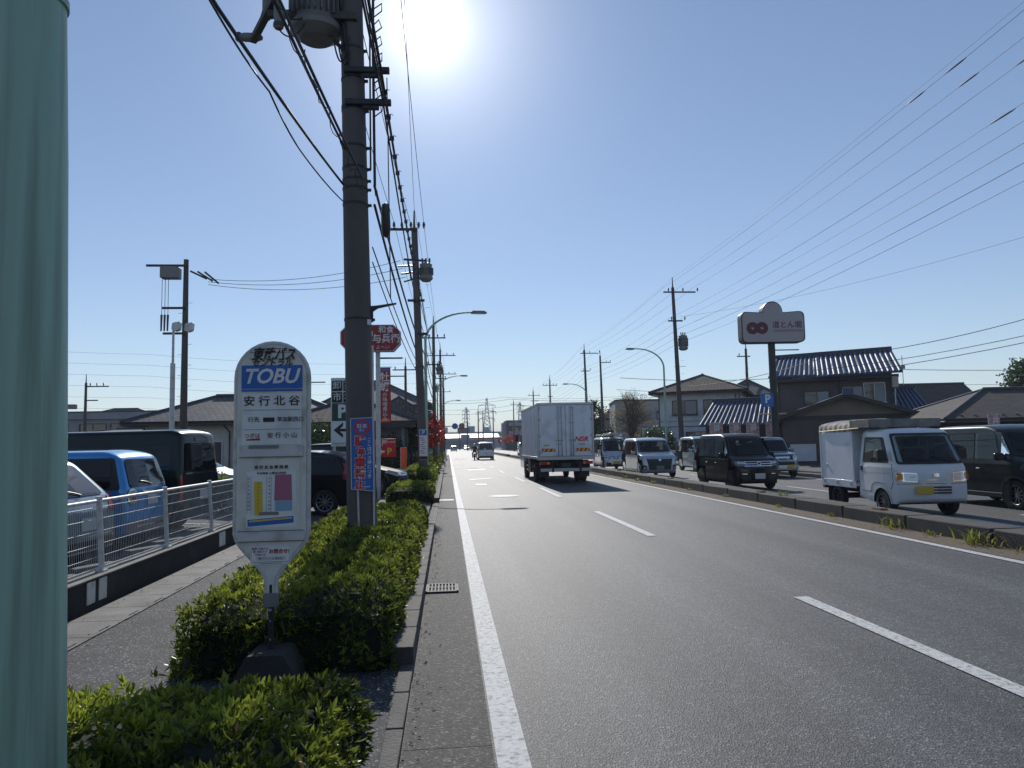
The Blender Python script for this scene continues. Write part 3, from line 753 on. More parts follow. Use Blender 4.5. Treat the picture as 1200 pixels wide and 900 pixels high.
# high-voltage pins
for i, (xa, xb, xc, w) in enumerate([(-2.15, -1.97, -1.8, 'outermost'), (-1.75, -1.35, -1.3, 'middle'), (-.78, -.83, -.7, 'roadside')]):
    line(f'thin {w} high cable between the tops of the left utility poles', [(xa + .05, -20, 10.2), (xa, 9.4, 10.3), (xb, 27.85, 10.25), (xc, 53.9, 9.9), (-.7 + (xc + 1), 75.8, 11.2), (-.55 + (xc + 1), 97.8, 11.3), (-.5, 124.8, 11.0)], .009, .25)
line('single high cable nearest the sun on the left pole line', [(-.2, -20, 10.9), (-.62, 9.4, 10.9), (-1.2, 27.9, 10.9), (-1, 54, 11.3), (-.7, 76, 12.2)], .008, .2)
line('thick bundled low-voltage cable on the right side of the first pole', [(-.7, -20, 6.8), (-.82, 9.3, 6.56), (-.95, 27.8, 7.3), (-.9, 53.8, 7.6), (-.6, 75.8, 8.6), (-.5, 98, 8.4), (-.5, 125, 8.2)], .02, .3)
b = MB()
for k in range(24):
    yy = 9.9 + k * .74; f = (yy - 9.3) / 18.5
    p = Vector((-.82 - .13 * f, yy, 6.56 + .74 * f - .3 * 4 * f * (1 - f)))
    b.tube([p, p + Vector((.03, 0, .05)), p + Vector((.07, 0, .03))], .006, 'wire', 5); b.box(p, (.07, .03, .07), 'wire')
tag(b.build('cable_hanger'), 'row of small hanger clips on the thick bundled cable by the first pole', 'cable hangers', kind='stuff')
line('second low cable leaving the lower crossarm of the first pole', [(-.75, -20, 6.2), (-.8, 9.3, 6.15), (-.9, 27.8, 6.0), (-.9, 53.8, 6.2), (-.6, 76, 6.6)], .014, .35)
line('third low cable just below the lower crossarm of the first pole', [(-.7, -20, 6.0), (-.74, 9.3, 5.95), (-.72, 27.8, 5.95), (-.8, 53.8, 6.0)], .010, .3)
line('telephone cable ending at the band under the closure of the first pole', [(-.92, 9.4, 5.02), (-.8, 27.8, 5.0), (-.9, 53.8, 5.2), (-.6, 76, 5.6), (-.5, 98, 5.6)], .018, .28)
line('telephone cable at the lower band of the first pole running to the second', [(-.92, 9.4, 4.76), (-.9, 27.8, 4.65), (-.9, 53.8, 4.9)], .018, .3)
line('thin drop cable on the right flank of the first pole', [(-.95, 9.42, 4.2), (-.8, 27.85, 4.3), (-.85, 53.8, 4.6)], .009, .28)
line('thin slack cable lowest on the left pole line', [(-.95, 9.42, 4.0), (-.8, 27.85, 4.0)], .008, .3)
line('vertical stay cable hanging to the bracket arm of the first pole', [(-.75, 9.4, 6.5), (-.72, 9.42, 3.52)], .007, 0)
line('telephone cable swooping from the upper left to the first pole, outer one', [(-1.33, 9.45, 5.05), (-1.45, 4.6, 4.45), (-1.95, -18, 3.6)], .014, .03, 'cables running from the first pole back over the pavement')
line('telephone cable swooping from the upper left to the first pole, inner one', [(-1.3, 9.45, 5.52), (-1.3, 5.5, 5.07), (-1.3, -18, 4.8)], .015, .02, 'cables running from the first pole back over the pavement')
line('thick cable passing over the pavement in front of the drum transformer', [(-1.05, 9.25, 5.05), (-1.2, 5.2, 4.9), (-1.3, -18, 4.8)], .014, .02, 'cables running from the first pole back over the pavement')
pts = []
for i in range(80):
    f = i / 79; y = 9.3 - 6.2 * f
    pts.append((-1.06 - .2 * f + .025 * math.sin(i * .9), y, 5.02 - .15 * f - .05 + .05 * math.cos(i * .9) + (-.06 if i % 11 < 5 else 0)))
line('loose spiral lashing round the thick cable left of the first pole', pts, .0045, 0, 'cables running from the first pole back over the pavement', n=1)
line('wavy slack cable furthest left of the first pole', [(-1.33, 9.45, 4.82), (-1.46, 7.3, 4.62), (-1.5, 6.2, 4.68), (-1.55, 4.8, 4.6), (-1.9, -18, 4.6)], .008, .03, 'cables running from the first pole back over the pavement')
for i, z in enumerate((8.75, 8.45, 8.1)):
    line(['upper', 'middle', 'lowest'][i] + ' of the three cables crossing from the second pole to the dark car-park pole', [(-1.75 + .1 * i, 27.8, z), (-10.2, 31.8, 8.95 - i * .12)], .011, .35, 'three cables crossing behind the first pole', n=12)
# right-hand line
GR = 'cables on the right line of poles'
right = [('topmost thin cable on the right line of poles', .0, 12.4, 12.55, .007), ('left-pin high cable on the right line of poles', -.7, 11.75, 11.85, .012), ('middle-pin high cable on the right line of poles', .35, 11.75, 11.85, .012), ('outer-pin high cable on the right line of poles', 1.35, 11.75, 11.85, .012),
         ('upper low-voltage cable on the right line of poles', -.4, 9.75, 9.75, .012), ('lower low-voltage cable on the right line of poles', .5, 9.75, 9.75, .011), ('first telephone cable under the right line of poles', .3, 9.1, 9.1, .017), ('second telephone cable under the right line of poles', .3, 8.6, 8.6, .015), ('lowest telephone cable under the right line of poles', .3, 8.15, 8.15, .013)]
for l, dx, z0, z1, r in right:
    line(l, [(14.2 + dx * .8, -12, z0), (14.25 + dx * .8, 12, z0), (15.2 + dx, 46.85, z1), (15.4 + dx, 79.85, z1 + .1), (15.3 + dx * .7, 107.85, z1 - .9), (15.5 + dx * .7, 131.8, z1 - 1.0), (15.2, 167.8, z1 - .8)], r * .55, .35, GR, n=12)
pole((14.15, 12, 0), 'utility pole outside the picture at the right carrying the long cables', 12.2, G2, arms=[(-1, 1.4, 11.5, (-.5, .3, 1.1)), (-.5, .6, 9.6, ())], r0=.2, lean=-.1)
# splices and connectors near the right edge
for i, (f, dx, z) in enumerate([(.215, -.7, 11.75), (.165, -.7, 11.75), (.185, .35, 11.75), (.15, 1.35, 11.75), (.13, -.4, 9.75)]):
    a = Vector((14.25 + dx * .8, 12, z)); c = Vector((15.2 + dx, 46.85, z + (.1 if z > 11 else 0)))
    p = a.lerp(c, f) - Vector((0, 0, .35 * 4 * f * (1 - f))); d = (c - a).normalized()
    b = MB(); b.tube([p - d * .45, p - d * .3, p, p + d * .3, p + d * .45], [.008, .022, .026, .022, .008], 'insul_dark', 8)
    tag(b.build('cable_splice', smooth=50), ['thick dark splice on the left-pin cable at the upper right', 'dark splice nearest the picture edge on the left-pin cable', 'dark splice on the middle-pin cable at the upper right', 'dark splice on the outer-pin cable at the upper right', 'dark splice on the upper low-voltage cable at the upper right'][i], 'cable splice', 'dark splices on the right-hand cables')
# service drops and crossing lines on the right
GD = 'service cables behind the okonomiyaki sign'
line('twin service cable sloping down to the brown restaurant', [(29, 22, 7.7), (26.5, 30, 6.9), (18.6, 34.5, 5.55), (15.95, 47, 5.2)], .016, .25, GD)
line('thin service cable just under the twin service cable', [(29, 22, 7.2), (18.9, 36, 5.1)], .014, .5, GD)
line('third service cable ending at the restaurant roof', [(30, 22, 7.0), (19.8, 40, 5.0)], .016, .5, GD)
line('long thin cable rising from the right pole to the right edge', [(15.6, 47, 9.9), (25, 24, 9.9)], .006, .5, GD)
for i, (z0, z1, y, r) in enumerate([(7.9, 8.3, 60, .025), (7.2, 7.1, 66, .018), (6.6, 6.8, 72, .02), (5.9, 6.3, 78, .018)]):
    line(['highest', 'second', 'third', 'lowest'][i] + ' of the long cables crossing behind the right-hand roofs', [(17 + i, y + 10, z0), (40, y + 4, z0), (85, y, z1)], r, .6, 'long cables crossing behind the right-hand roofs', n=14)
for i, (z, y, r) in enumerate([(9.0, 150, .03), (10.4, 160, .03), (12.4, 170, .035), (14.2, 190, .03)]):
    line(['lowest', 'second lowest', 'second highest', 'highest'][i] + ' of the faint cables crossing above the far road', [(-12, y, z), (15, y + 2, z - .1), (60, y + 8, z + 1)], r, 1.0, 'faint cables crossing above the far road', n=14)
for i in range(7):
    z = 4.2 + 1.1 * i
    line(['first', 'second', 'third', 'fourth', 'fifth', 'sixth', 'seventh', 'eighth', 'ninth'][i] + ' from below of the faint cables behind the left car park', [(-70, 72 + 2 * i, z + 2.6 + .35 * i), (-30, 76, z + .6), (-1, 80, z - .1)], .009, .5, 'faint cables behind the left car park', n=14)

# ---- lattice towers
def pylon(loc, h, w, label, arms):
    t = empty('lattice_tower', loc, 0, label, 'lattice tower', 'lattice towers on the horizon')
    b = MB(); N = 12
    def wd(z): return w * (1 - z / h) ** 1.3 / 2 + .35
    for k in range(N):
        z0, z1 = h * k / N, h * (k + 1) / N; a, c = wd(z0), wd(z1)
        P0 = [(-a, -a, z0), (a, -a, z0), (a, a, z0), (-a, a, z0)]; P1_ = [(-c, -c, z1), (c, -c, z1), (c, c, z1), (-c, c, z1)]
        for i in range(4):
            b.tube([P0[i], P1_[i]], .16, 'steel', 4); b.tube([P0[i], P1_[(i + 1) % 4]], .09, 'steel', 4); b.tube([P0[(i + 1) % 4], P1_[i]], .09, 'steel', 4)
    b.build('lattice', t)
    for z, L_ in arms:
        q = MB()
        for s in (-1, 1):
            q.tube([(0, -.3, z + 1.2), (s * L_, 0, z)], .12, 'steel', 4); q.tube([(0, -.3, z), (s * L_, 0, z)], .12, 'steel', 4); q.tube([(s * L_, 0, z), (s * L_, 0, z - 1.6)], .12, 'insul_dark', 4)
        q.build('arm', t)
pylon((21.6, 400, 0), 27.3, 6, 'lattice transmission tower with three wide arms above the far white car', [(23.2, 4.6), (19.6, 5.0), (15.8, 4.2)])
pylon((12.0, 480, 0), 26.5, 6, 'slimmer lattice transmission tower left of the wide-armed one', [(24, 2.2), (21.5, 2.4), (19, 2.4), (16, 2.4)])
pylon((38.0, 380, 0), 23.5, 4, 'lattice tower just left of the box truck roof', [(21.5, 1.6), (18.5, 1.6)])

# ---- bus stop
t = empty('bus_stop_sign', (-1.2, 5.12, .03), R(-1), 'pale bus stop board with rounded top on a dark concrete foot between the hedges', 'bus stop sign')
Wb = .245
def board_outline(w, zt, zs, zn, wn_, r):
    pts = []
    for k in range(17):                      # rounded head
        a = PI * k / 16; pts.append((w * math.cos(a), zt - w * .98 + w * .98 * math.sin(a)))
    pts += [(-w, zs)]
    for k in range(1, 9):
        f = k / 8; s = f * f * (3 - 2 * f); pts.append((-w + (w - wn_) * s ** .9, zs - (zs - zn) * f))
    pts += [(-wn_, .6), (wn_, .6), (wn_, zn)]
    for k in range(7, -1, -1):
        f = k / 8; s = f * f * (3 - 2 * f); pts.append((w - (w - wn_) * s ** .9, zs - (zs - zn) * f))
    return pts
zt, zs, zn = 2.30, 1.0, .66
out = board_outline(Wb, zt, zs, zn, .03, 0)
b = MB(); b.prism(board_outline(Wb - .012, zt - .012, zs, zn + .01, .022, 0), -.018, .018, 'board'); b.build('board', t, bevel=.003)
b = MB(); cl = [(x, 0, z) for x, z in out]
n = len(cl)
b.tube(cl[:27] , .016, 'white_steel', 10); b.tube(cl[27:] + [cl[0]], .016, 'white_steel', 10); b.build('frame', t, smooth=60)
b = MB(); b.tube([(0, 0, .02), (0, 0, .66)], .021, 'steel_dark', 14)
b.box((0, 0, .56), (.085, .075, .09), 'transformer'); b.box((.0, -.05, .50), (.03, .03, .015), 'steel')
for z in (.12, .2, .3, .42): b.tube([(0, -.026, z), (0, -.015, z)], .006, 'steel', 8)
b.build('post', t, bevel=.003)
b = MB(); b.prism(fillet([(-.2, -.06), (.2, -.06), (.19, .1), (.12, .235), (-.12, .235), (-.19, .1)], .03), -.17, .15, 'concrete_dark'); b.build('foot', t, bevel=.02)
# face panels
F = -.022
b = MB(); arc = [(Wb - .03) * math.cos(R(a)) for a in range(0, 1)]
b.flat([(-.205, 1.985), (.205, 1.985), (.205, 2.145), (-.205, 2.145)], F, 'blue_sign')
b.flat([(-.205, 1.965), (.205, 1.965), (.205, 1.98), (-.205, 1.98)], F, 'blue_sign')
b.text('TOBU', .14, 'white_sign', -.012, F - .003, 2.065, bold=.0035, shear=.28, sx=.98)
b.build('operator_panel', t)
b = MB()
b.text('東武バス', .095, 'black_sign', .01, F - .003, 2.215, bold=.002, shear=.3, sx=.78)
b.text('セントラル', .055, 'black_sign', .0, F - .003, 2.16, bold=.001, shear=.2, sx=1.0)
for z in (2.19, 2.235, 2.262): b.box((0, F, z), (.3 if z < 2.25 else .2, .002, .004), 'grey_sign')
b.build('company_lettering', t)
b = MB()
b.flat([(-.2, 1.60), (.2, 1.60), (.2, 1.95), (-.2, 1.95)], F, 'white_sign')
b.text('安 行 北 谷', .072, 'black_sign', 0, F - .003, 1.895, bold=.0008, sx=1.1)
for z in (1.838, 1.705): b.box((0, F - .002, z), (.38, .002, .004), 'ltblue_sign')
b.box((-.02, F - .002, 1.77), (.075, .002, .03), 'black_sign')
b.text('行先', .04, 'black_sign', -.12, F - .003, 1.77)
b.text('草加駅西口', .036, 'black_sign', .125, F - .003, 1.77)
b.text('つぎは', .036, 'red_sign', -.13, F - .003, 1.66); b.text('安 行 小 山', .042, 'black_sign', .07, F - .003, 1.66)
b.flat([(-.17, 1.63), (-.075, 1.63), (-.08, 1.645), (-.17, 1.638)], F - .002, 'red_sign')
b.build('stop_name_panel', t)
b = MB()
b.box((0, -.024, 1.555), (.425, .012, .075), 'white_steel'); b.box((-.05, -.033, 1.585), (.2, .006, .022), 'grey_sign'); b.box((0, -.0335, 1.517), (.425, .006, .003), 'steel_dark')
b.build('upper_bar', t)
b = MB(); z0 = 1.05
b.flat([(-.19, 1.03), (.19, 1.03), (.19, 1.50), (-.19, 1.50)], F, 'board')
b.flat([(-.165, 1.045), (.165, 1.045), (.165, 1.42), (-.165, 1.42)], F - .001, 'white_sign')
b.text('安 行 北 谷 時 刻 表', .026, 'black_sign', 0, F - .004, 1.445, bold=.0005)
b.flat([(-.11, 1.125), (-.055, 1.125), (-.06, 1.35), (-.115, 1.35)], F - .0025, 'yellow_sign')
b.flat([(.02, 1.22), (.14, 1.22), (.135, 1.395), (.025, 1.395)], F - .0025, 'pink_sign')
b.flat([(.025, 1.15), (.14, 1.15), (.14, 1.218), (.025, 1.218)], F - .0025, 'ltblue_sign')
b.flat([(-.155, 1.05), (.15, 1.07), (.15, 1.115), (-.155, 1.095)], F - .0028, 'blue_sign')
b.flat([(-.145, 1.078), (.14, 1.098), (.14, 1.108), (-.145, 1.09)], F - .0033, 'yellow_sign')
b.box((-.015, F - .003, 1.135), (.13, .002, .022), 'grey_sign')
b.text('平日時刻 土曜休日時刻', .019, 'black_sign', 0, F - .003, 1.405)
for i in range(9):
    for xx in (-.15, -.012): b.text(str(6 + i), .016, 'black_sign', xx, F - .003, 1.372 - i * .026)
    b.text('◦', .02, 'black_sign', -.085, F - .004, 1.335 - i * .022)
for xx in (-.16, -.135, -.03, .0): b.box((xx, F - .003, 1.26), (.0015, .001, .26), 'grey_sign')
b.build('timetable', t)
b = MB()
b.box((0, -.024, .985), (.44, .012, .07), 'white_steel'); b.box((0, -.0335, 1.02), (.44, .004, .003), 'steel_dark'); b.box((0, -.0335, .95), (.44, .004, .003), 'steel_dark'); b.build('lower_bar', t)
b = MB()
b.flat([(-.13, .79), (.13, .79), (.15, .925), (-.15, .925)], F, 'board')
b.flat([(-.125, .8), (.12, .8), (.12, .915), (-.125, .915)], F - .001, 'white_sign')
for k, z in enumerate((.9, .88, .86)): b.text('運賃 お知らせ'[0 + k:], .018, 'pink_sign', -.07, F - .003, z)
b.text('お問合せ!', .032, 'red_sign', .055, F - .003, .88, bold=.0006)
b.box((0, F - .002, .835), (.19, .001, .02), 'grey_sign'); b.box((0, F - .0028, .835), (.186, .001, .016), 'white_sign')
b.text('東武バスセントラル株式会社', .013, 'black_sign', 0, F - .004, .835)
b.box((0, F - .002, .812), (.24, .001, .003), 'grey_sign'); b.box((0, F - .002, .803), (.15, .001, .003), 'grey_sign')
b.build('notice_panel', t)

# ---- no-parking banner tied to the first pole
t = empty('no_parking_banner', (-1.065, 9.27, 0), R(2), 'blue vertical no-parking banner tied to the thick brown utility pole', 'banner')
b = MB(); b.prism([(-.14, 1.08), (.135, 1.05), (.125, 1.97), (-.15, 1.96)], -.012, 0, 'blue_sign', msides='white_sign'); b.build('cloth', t)
b = MB()
for a, c in (((-.15, 1.96), (.125, 1.97)), ((.125, 1.97), (.135, 1.05)), ((.135, 1.05), (-.14, 1.08)), ((-.14, 1.08), (-.15, 1.96))): b.tube([(a[0], -.014, a[1]), (c[0], -.014, c[1])], .004, 'white_sign', 4)
b.build('edging', t)
b = MB(); mx = Matrix.Translation((-.008, -.016, 1.845)) @ Matrix.Rotation(R(90), 4, 'X')
b.lathe([(.075, 0), (.1, 0), (.1, .004), (.075, .004)], 'red_bright', 32, mx, True)
b.lathe([(0, 0), (.075, 0)], 'blue_sign', 32, mx)
b.box((0, 0, .003), (.16, .018, .004), 'red_bright', rz=R(-40), mx=mx)
b.text('駐車', .06, 'white_sign', -.008, -.022, 1.86, sx=1.1); b.text('禁止', .035, 'white_sign', -.008, -.022, 1.81)
b.build('no_parking_emblem', t)
b = MB(); 
for i, ch in enumerate('駐停車禁止'): b.text(ch, .135, 'red_bright', -.035, -.018, 1.665 - i * .133, bold=.005); 
for i, ch in enumerate('駐停車禁止'): b.text(ch, .135, 'white_sign', -.035, -.0155, 1.665 - i * .133, bold=.010)
for i, ch in enumerate('ここはバス停につき'): b.text(ch, .056, 'white_sign', .082, -.017, 1.69 - i * .057, bold=.001)
b.text('草加警察署', .025, 'white_sign', .03, -.017, 1.105); b.build('lettering', t)

# ---- guard fence on its low wall
wall = MB(); wall.box((-3.68, 4.4, .16), (.2, 18.6, .34), 'wall_black'); wall.box((-3.68, 4.4, .337), (.24, 18.62, .02), 'concrete')
for y, c in ((7.75, 'concrete'), (8.0, 'concrete'), (12.0, 'concrete')): wall.box((-3.577, y, .2), (.012, .17 if y != 12 else .3, .22), 'board')
tag(wall.build('low_wall', bevel=.012), 'low dark concrete wall carrying the white mesh fence', 'wall')
t = empty('mesh_fence', (-3.66, 0, .347), 0, 'white steel mesh fence on the low dark wall beside the car park', 'fence')
ys = [13.55 - 1.8 * i for i in range(11)]
def lean_x(z): return -.06 * z
for y in ys:
    b = MB(); b.tube([(0, y, 0), (lean_x(.8), y, .78)], .028, 'white_steel', 10); b.box((0, y, .01), (.09, .1, .02), 'white_steel'); b.lathe([(.0, .79), (.034, .785), (.034, .75)], 'white_steel', 10, Matrix.Translation((lean_x(.78), y, 0))); b.build('post', t, smooth=50)
for i in range(len(ys) - 1):
    y1, y0 = ys[i] - .03, ys[i + 1] + .03
    b = MB(); L_ = y1 - y0
    for k in range(int(L_ / .042) + 1):
        y = y0 + .042 * k
        b.tube([(lean_x(.06) + .02, y, .06), (lean_x(.72) + .02, y, .72)], .0022, 'white_steel', 4, False)
    for z in (.06, .17, .3, .43, .56, .68): b.tube([(lean_x(z) + .022, y0, z), (lean_x(z) + .022, y1, z)], .002, 'white_steel', 4, False)
    b.build('mesh_panel', t)
b = MB(); b.tube([(lean_x(.74), ys[0], .74), (lean_x(.74), ys[-1], .74)], .02, 'white_steel', 8); b.tube([(lean_x(.04), ys[0], .045), (lean_x(.04), ys[-1], .045)], .014, 'white_steel', 8); b.build('rail', t, smooth=60)
# wheel stops in the car park
for i in range(7):
    yb = 7.1 + 2.5 * (i // 2) + (i % 2) * .95 + (-.9)
    b = MB(); b.prism(fillet([(-.09, 0), (.09, 0), (.07, .11), (-.07, .11)], .02), -.3, .3, 'concrete')
    o = b.build('wheel_stop', bevel=.008, loc=(-4.45, yb, .09)); o.rotation_euler = (0, 0, R(-25))
    tag(o, 'pale concrete wheel stop behind the mesh fence, ' + ['first', 'second', 'third', 'fourth', 'fifth', 'sixth', 'seventh'][i] + ' from the camera', 'wheel stop', 'wheel stops in the car park')

# ---- shop signs on the left
def panel_text(b, rows, y):
    for body, size, x, z, m, kw in rows: b.text(body, size, m, x, y, z, **kw)
t = empty('octagonal_sign', (-2.05, 22.2, 0), R(0), 'dark red octagonal restaurant sign on a white post behind the brown pole', 'sign')
b = MB(); b.box((-.05, .1, 2.6), (.13, .13, 5.2), 'white_steel'); b.box((.35, .1, 4.3), (.7, .06, .05), 'steel_dark'); b.build('post', t, bevel=.01)
oc = [(-1.12, 4.72), (-.92, 4.5), (.42, 4.5), (.62, 4.72), (.62, 5.08), (.42, 5.28), (-.92, 5.28), (-1.12, 5.08)]
b = MB(); b.prism([((x + .25) * 1.04 - .25, (z - 4.89) * 1.05 + 4.89) for x, z in oc], -.12, .12, 'white_sign', msides='steel_dark'); b.prism(oc, -.135, -.121, 'red_sign'); b.build('sign_box', t)
b = MB(); panel_text(b, [('和食', .23, .22, 5.13, 'white_sign', dict(bold=.004)), ('与兵衛', .29, .22, 4.85, 'white_sign', dict(bold=.006, sx=.95)), ('よへい', .14, .12, 4.6, 'white_sign', dict(lh=1)), ('茶屋', .38, -.52, 4.9, 'white_sign', dict(bold=.006))], -.145); b.build('lettering', t)
t = empty('parking_sign', (-2.72, 19.2, 0), 0, 'white market parking sign with green P panel and left arrow', 'sign')
for x in (-.22, .25):
    b = MB(); b.tube([(x, 0, 0), (x, 0, 3.0)], .04, 'white_steel', 10); b.build('leg', t)
b = MB(); b.box((.03, -.06, 2.52), (.64, .05, 1.78), 'white_sign'); b.build('panel', t, bevel=.008)
b = MB(); Y = -.09
for i, ch in enumerate('卸売市場'):
    x = -.13 + .29 * (i % 2); z = 3.2 - .3 * (i // 2)
    b.box((x, Y, z), (.26, .008, .27), 'black_sign'); b.text(ch, .22, 'white_sign', x, Y - .007, z, bold=.002)
b.box((.03, Y, 2.52), (.58, .008, .46), 'dkgreen_sign'); b.text('P', .46, 'white_sign', 0, Y - .007, 2.52, bold=.02)
b.add([(-.22, Y, 2.05), (.02, Y, 2.25), (.02, Y, 2.16), (-.06, Y, 2.085), (.3, Y, 2.085), (.3, Y, 2.015), (-.06, Y, 2.015), (.02, Y, 1.94), (.02, Y, 1.85)], [(0, 3, 2, 1), (0, 8, 7, 6), (0, 6, 5, 4, 3)], 'black_sign')
b.text('草加市場 第一駐車場', .05, 'grey_sign', .0, Y - .002, 1.7); b.build('lettering', t)
t = empty('vertical_banner', (-2.12, 25, 0), 0, 'tall narrow dark red banner with white writing on a thin pole', 'banner')
b = MB(); b.tube([(-.2, 0, 0), (-.2, 0, 4.35)], .025, 'steel', 8); b.box((0, 0, 4.32), (.5, .02, .02), 'steel'); b.build('pole', t)
b = MB(); g = []
b.prism([(-.19, 2.42), (.2, 2.42), (.19, 4.3), (-.19, 4.3)], -.03, -.015, 'red_sign'); b.build('cloth', t)
b = MB(); b.text('牡', .34, 'white_sign', 0, -.036, 3.95, bold=.003); b.text('蠣', .34, 'white_sign', 0, -.036, 3.62, bold=.003)
for i, ch in enumerate('の味噌煮込み'): b.text(ch, .17, 'white_sign', 0, -.036, 3.36 - .165 * i)
b.box((0, -.034, 4.22), (.3, .004, .08), 'blue_sign'); b.box((0, -.034, 2.5), (.3, .004, .1), 'orange'); b.build('lettering', t)
t = empty('parking_sign', (-2.3, 27, 0), R(-8), 'bright red shop parking sign with yellow P under the tall banner', 'sign')
b = MB(); b.box((0, 0, 1.55), (.8, .1, .68), 'red_bright'); b.build('panel', t, bevel=.02)
b = MB(); b.text('茶屋', .24, 'white_sign', -.12, -.056, 1.72, bold=.003); b.text('P', .34, 'yellow_sign', .17, -.056, 1.42, bold=.01); b.text('お食事', .09, 'white_sign', .25, -.056, 1.76)
b.add([(-.28, -.056, 1.42), (-.12, -.056, 1.53), (-.12, -.056, 1.46), (0, -.056, 1.46), (0, -.056, 1.38), (-.12, -.056, 1.38), (-.12, -.056, 1.31)], [(0, 6, 1), (2, 5, 4, 3)], 'white_sign'); b.build('lettering', t)
b = MB(); b.box((-.25, .02, .65), (.05, .05, 1.3), 'steel_dark'); b.box((.25, .02, .65), (.05, .05, 1.3), 'steel_dark'); b.build('leg', t)

def nobori(loc, label, c1, h=1.9, w=.5, group=None, txt=None, mtxt='white_sign'):
    t = empty('nobori_flag', loc, R(random.uniform(-10, 10)), label, 'flag', group)
    b = MB(); b.tube([(-w / 2, 0, 0), (-w / 2, 0, h)], .014, 'white_steel', 6); b.tube([(-w / 2, 0, h), (w / 2, 0, h)], .01, 'white_steel', 6); b.build('pole', t)
    vs = []; fs = []
    for i in range(9):
        for j in range(13): vs.append((-w / 2 + w * i / 8, .05 * math.sin(i * .9 + j * .35) * i / 8, h - .02 - (h - .65) * j / 12))
    for i in range(8):
        for j in range(12): fs.append((i * 13 + j, (i + 1) * 13 + j, (i + 1) * 13 + j + 1, i * 13 + j + 1))
    b = MB(); b.add(vs, fs, c1); b.build('cloth', t, smooth=60)
    if txt:
        b = MB()
        for i, ch in enumerate(txt): b.text(ch, w * .55, mtxt, 0, -.06, h - .35 - i * w * .6, bold=.003)
        b.build('lettering', t)
nobori((-1.66, 27.6, 0), 'small orange shop flag right of the red parking sign', 'orange', 1.55, .24)
for i, x in enumerate((16.9, 18.0, 19.25, 15.7)):
    nobori((x + .6, 43, .06), ['second white and red nobori flag', 'third white and red nobori flag', 'white and red nobori flag nearest the okonomiyaki sign post', 'leftmost white and red nobori flag'][i] + ' before the tiled roof', 'flag_cloth', 2.6, .8, 'white and red nobori flags before the restaurant', '旨', 'white_sign')
nobori((25.6, 32.0, .06), 'white and red nobori flag in front of the low dark building on the right', 'flag_cloth', 2.5, .75, None, '丼', 'white_sign')

# ---- okonomiyaki sign
t = empty('restaurant_sign', (15.9, 34, 0), R(-4), 'big pale roadside sign with a round hump on a dark post', 'sign')
b = MB(); b.tube([(0, .15, 0), (0, .15, 6.4)], .17, 'steel_dark', 20); b.box((.6, .15, 5.95), (1.5, .05, .05), 'steel_dark'); b.build('post', t, smooth=40)
W_, z0, z1 = 1.56, 6.28, 7.82
ol = fillet([(-W_, z0), (W_, z0), (W_, z1), (-W_, z1)], .28, 5)
hump = [(.50 * math.cos(R(a)), z1 - .05 + .55 * math.sin(R(a))) for a in range(0, 181, 15)]
ol = [p for p in ol if not (p[1] > z1 - .001 and abs(p[0]) < .5)]
k = [i for i, p in enumerate(ol) if p[1] > z1 - .01 and p[0] > 0][-1]
ol = ol[:k + 1] + hump[0:] + ol[k + 1:]
b = MB(); b.prism(ol, -.2, .35, 'steel_dark'); b.build('housing', t)
cx_, cz_ = 0, 7.1
b = MB(); b.prism([((x - cx_) * .965, (z - cz_) * .95 + cz_) for x, z in ol], -.215, -.201, 'signgrey'); b.build('face', t)
b = MB(); mx = lambda x: Matrix.Translation((x, -.217, 7.0)) @ Matrix.Rotation(R(90), 4, 'X')
for x in (-1.02, -.56):
    b.lathe([(0, 0), (.3, 0), (.3, .006), (0, .006)], 'maroon', 28, mx(x))
    b.lathe([(.06, .008), (.075, .008)], 'signgrey', 14, mx(x))
b.box((-.79, -.22, 7.05), (.24, .008, .34), 'maroon')
for x in (-1.02, -.56): b.add([(x - .07, -.226, 7.03), (x + .07, -.226, 7.0), (x, -.226, 6.93)], [(0, 1, 2)], 'signgrey')
b.text('道とん堀', .36, 'maroon', .68, -.22, 7.13, bold=.004, sx=1.02); b.text('OKONOMIYAKI', .15, 'maroon', .7, -.22, 6.85, sx=1.35); b.build('lettering', t)
t = empty('parking_sign', (15.52, 33.95, 0), 0, 'blue P sign on the post of the okonomiyaki board', 'sign')
b = MB(); b.box((-.05, 0, 3.48), (.62, .1, .66), 'blue_sign'); b.build('panel', t, bevel=.02)
b = MB(); b.text('P', .55, 'white_sign', -.05, -.056, 3.52, bold=.02); b.text('入口', .1, 'white_sign', -.05, -.056, 3.2); b.build('lettering', t)

# ---- round traffic signs over the road, far off
t = empty('traffic_sign', (.0, 92, 0), 0, 'pair of round traffic signs on an arm over the far left lane', 'traffic sign')
b = MB(); b.tube([(-.9, 0, 0), (-.9, 0, 3.9), (-.7, 0, 4.0), (2.1, 0, 4.05)], .06, 'steel_dark', 10); b.build('post', t, smooth=50)
for x, m1, m2 in ((.9, 'blue_sign', 'blue_sign'), (1.75, 'red_sign', 'grey_sign')):
    b = MB(); T = Matrix.Translation((x, -.08, 4.0)) @ Matrix.Rotation(R(90), 4, 'X'); b.lathe([(0, 0), (.38, 0), (.38, .02), (0, .02)], m1, 24, T); b.lathe([(0, .024), (.27, .024)], m2, 24, T)
    b.box((0, 0, .03), (.5, .08, .006), 'red_sign', rz=R(-45), mx=T); b.build('disc', t)

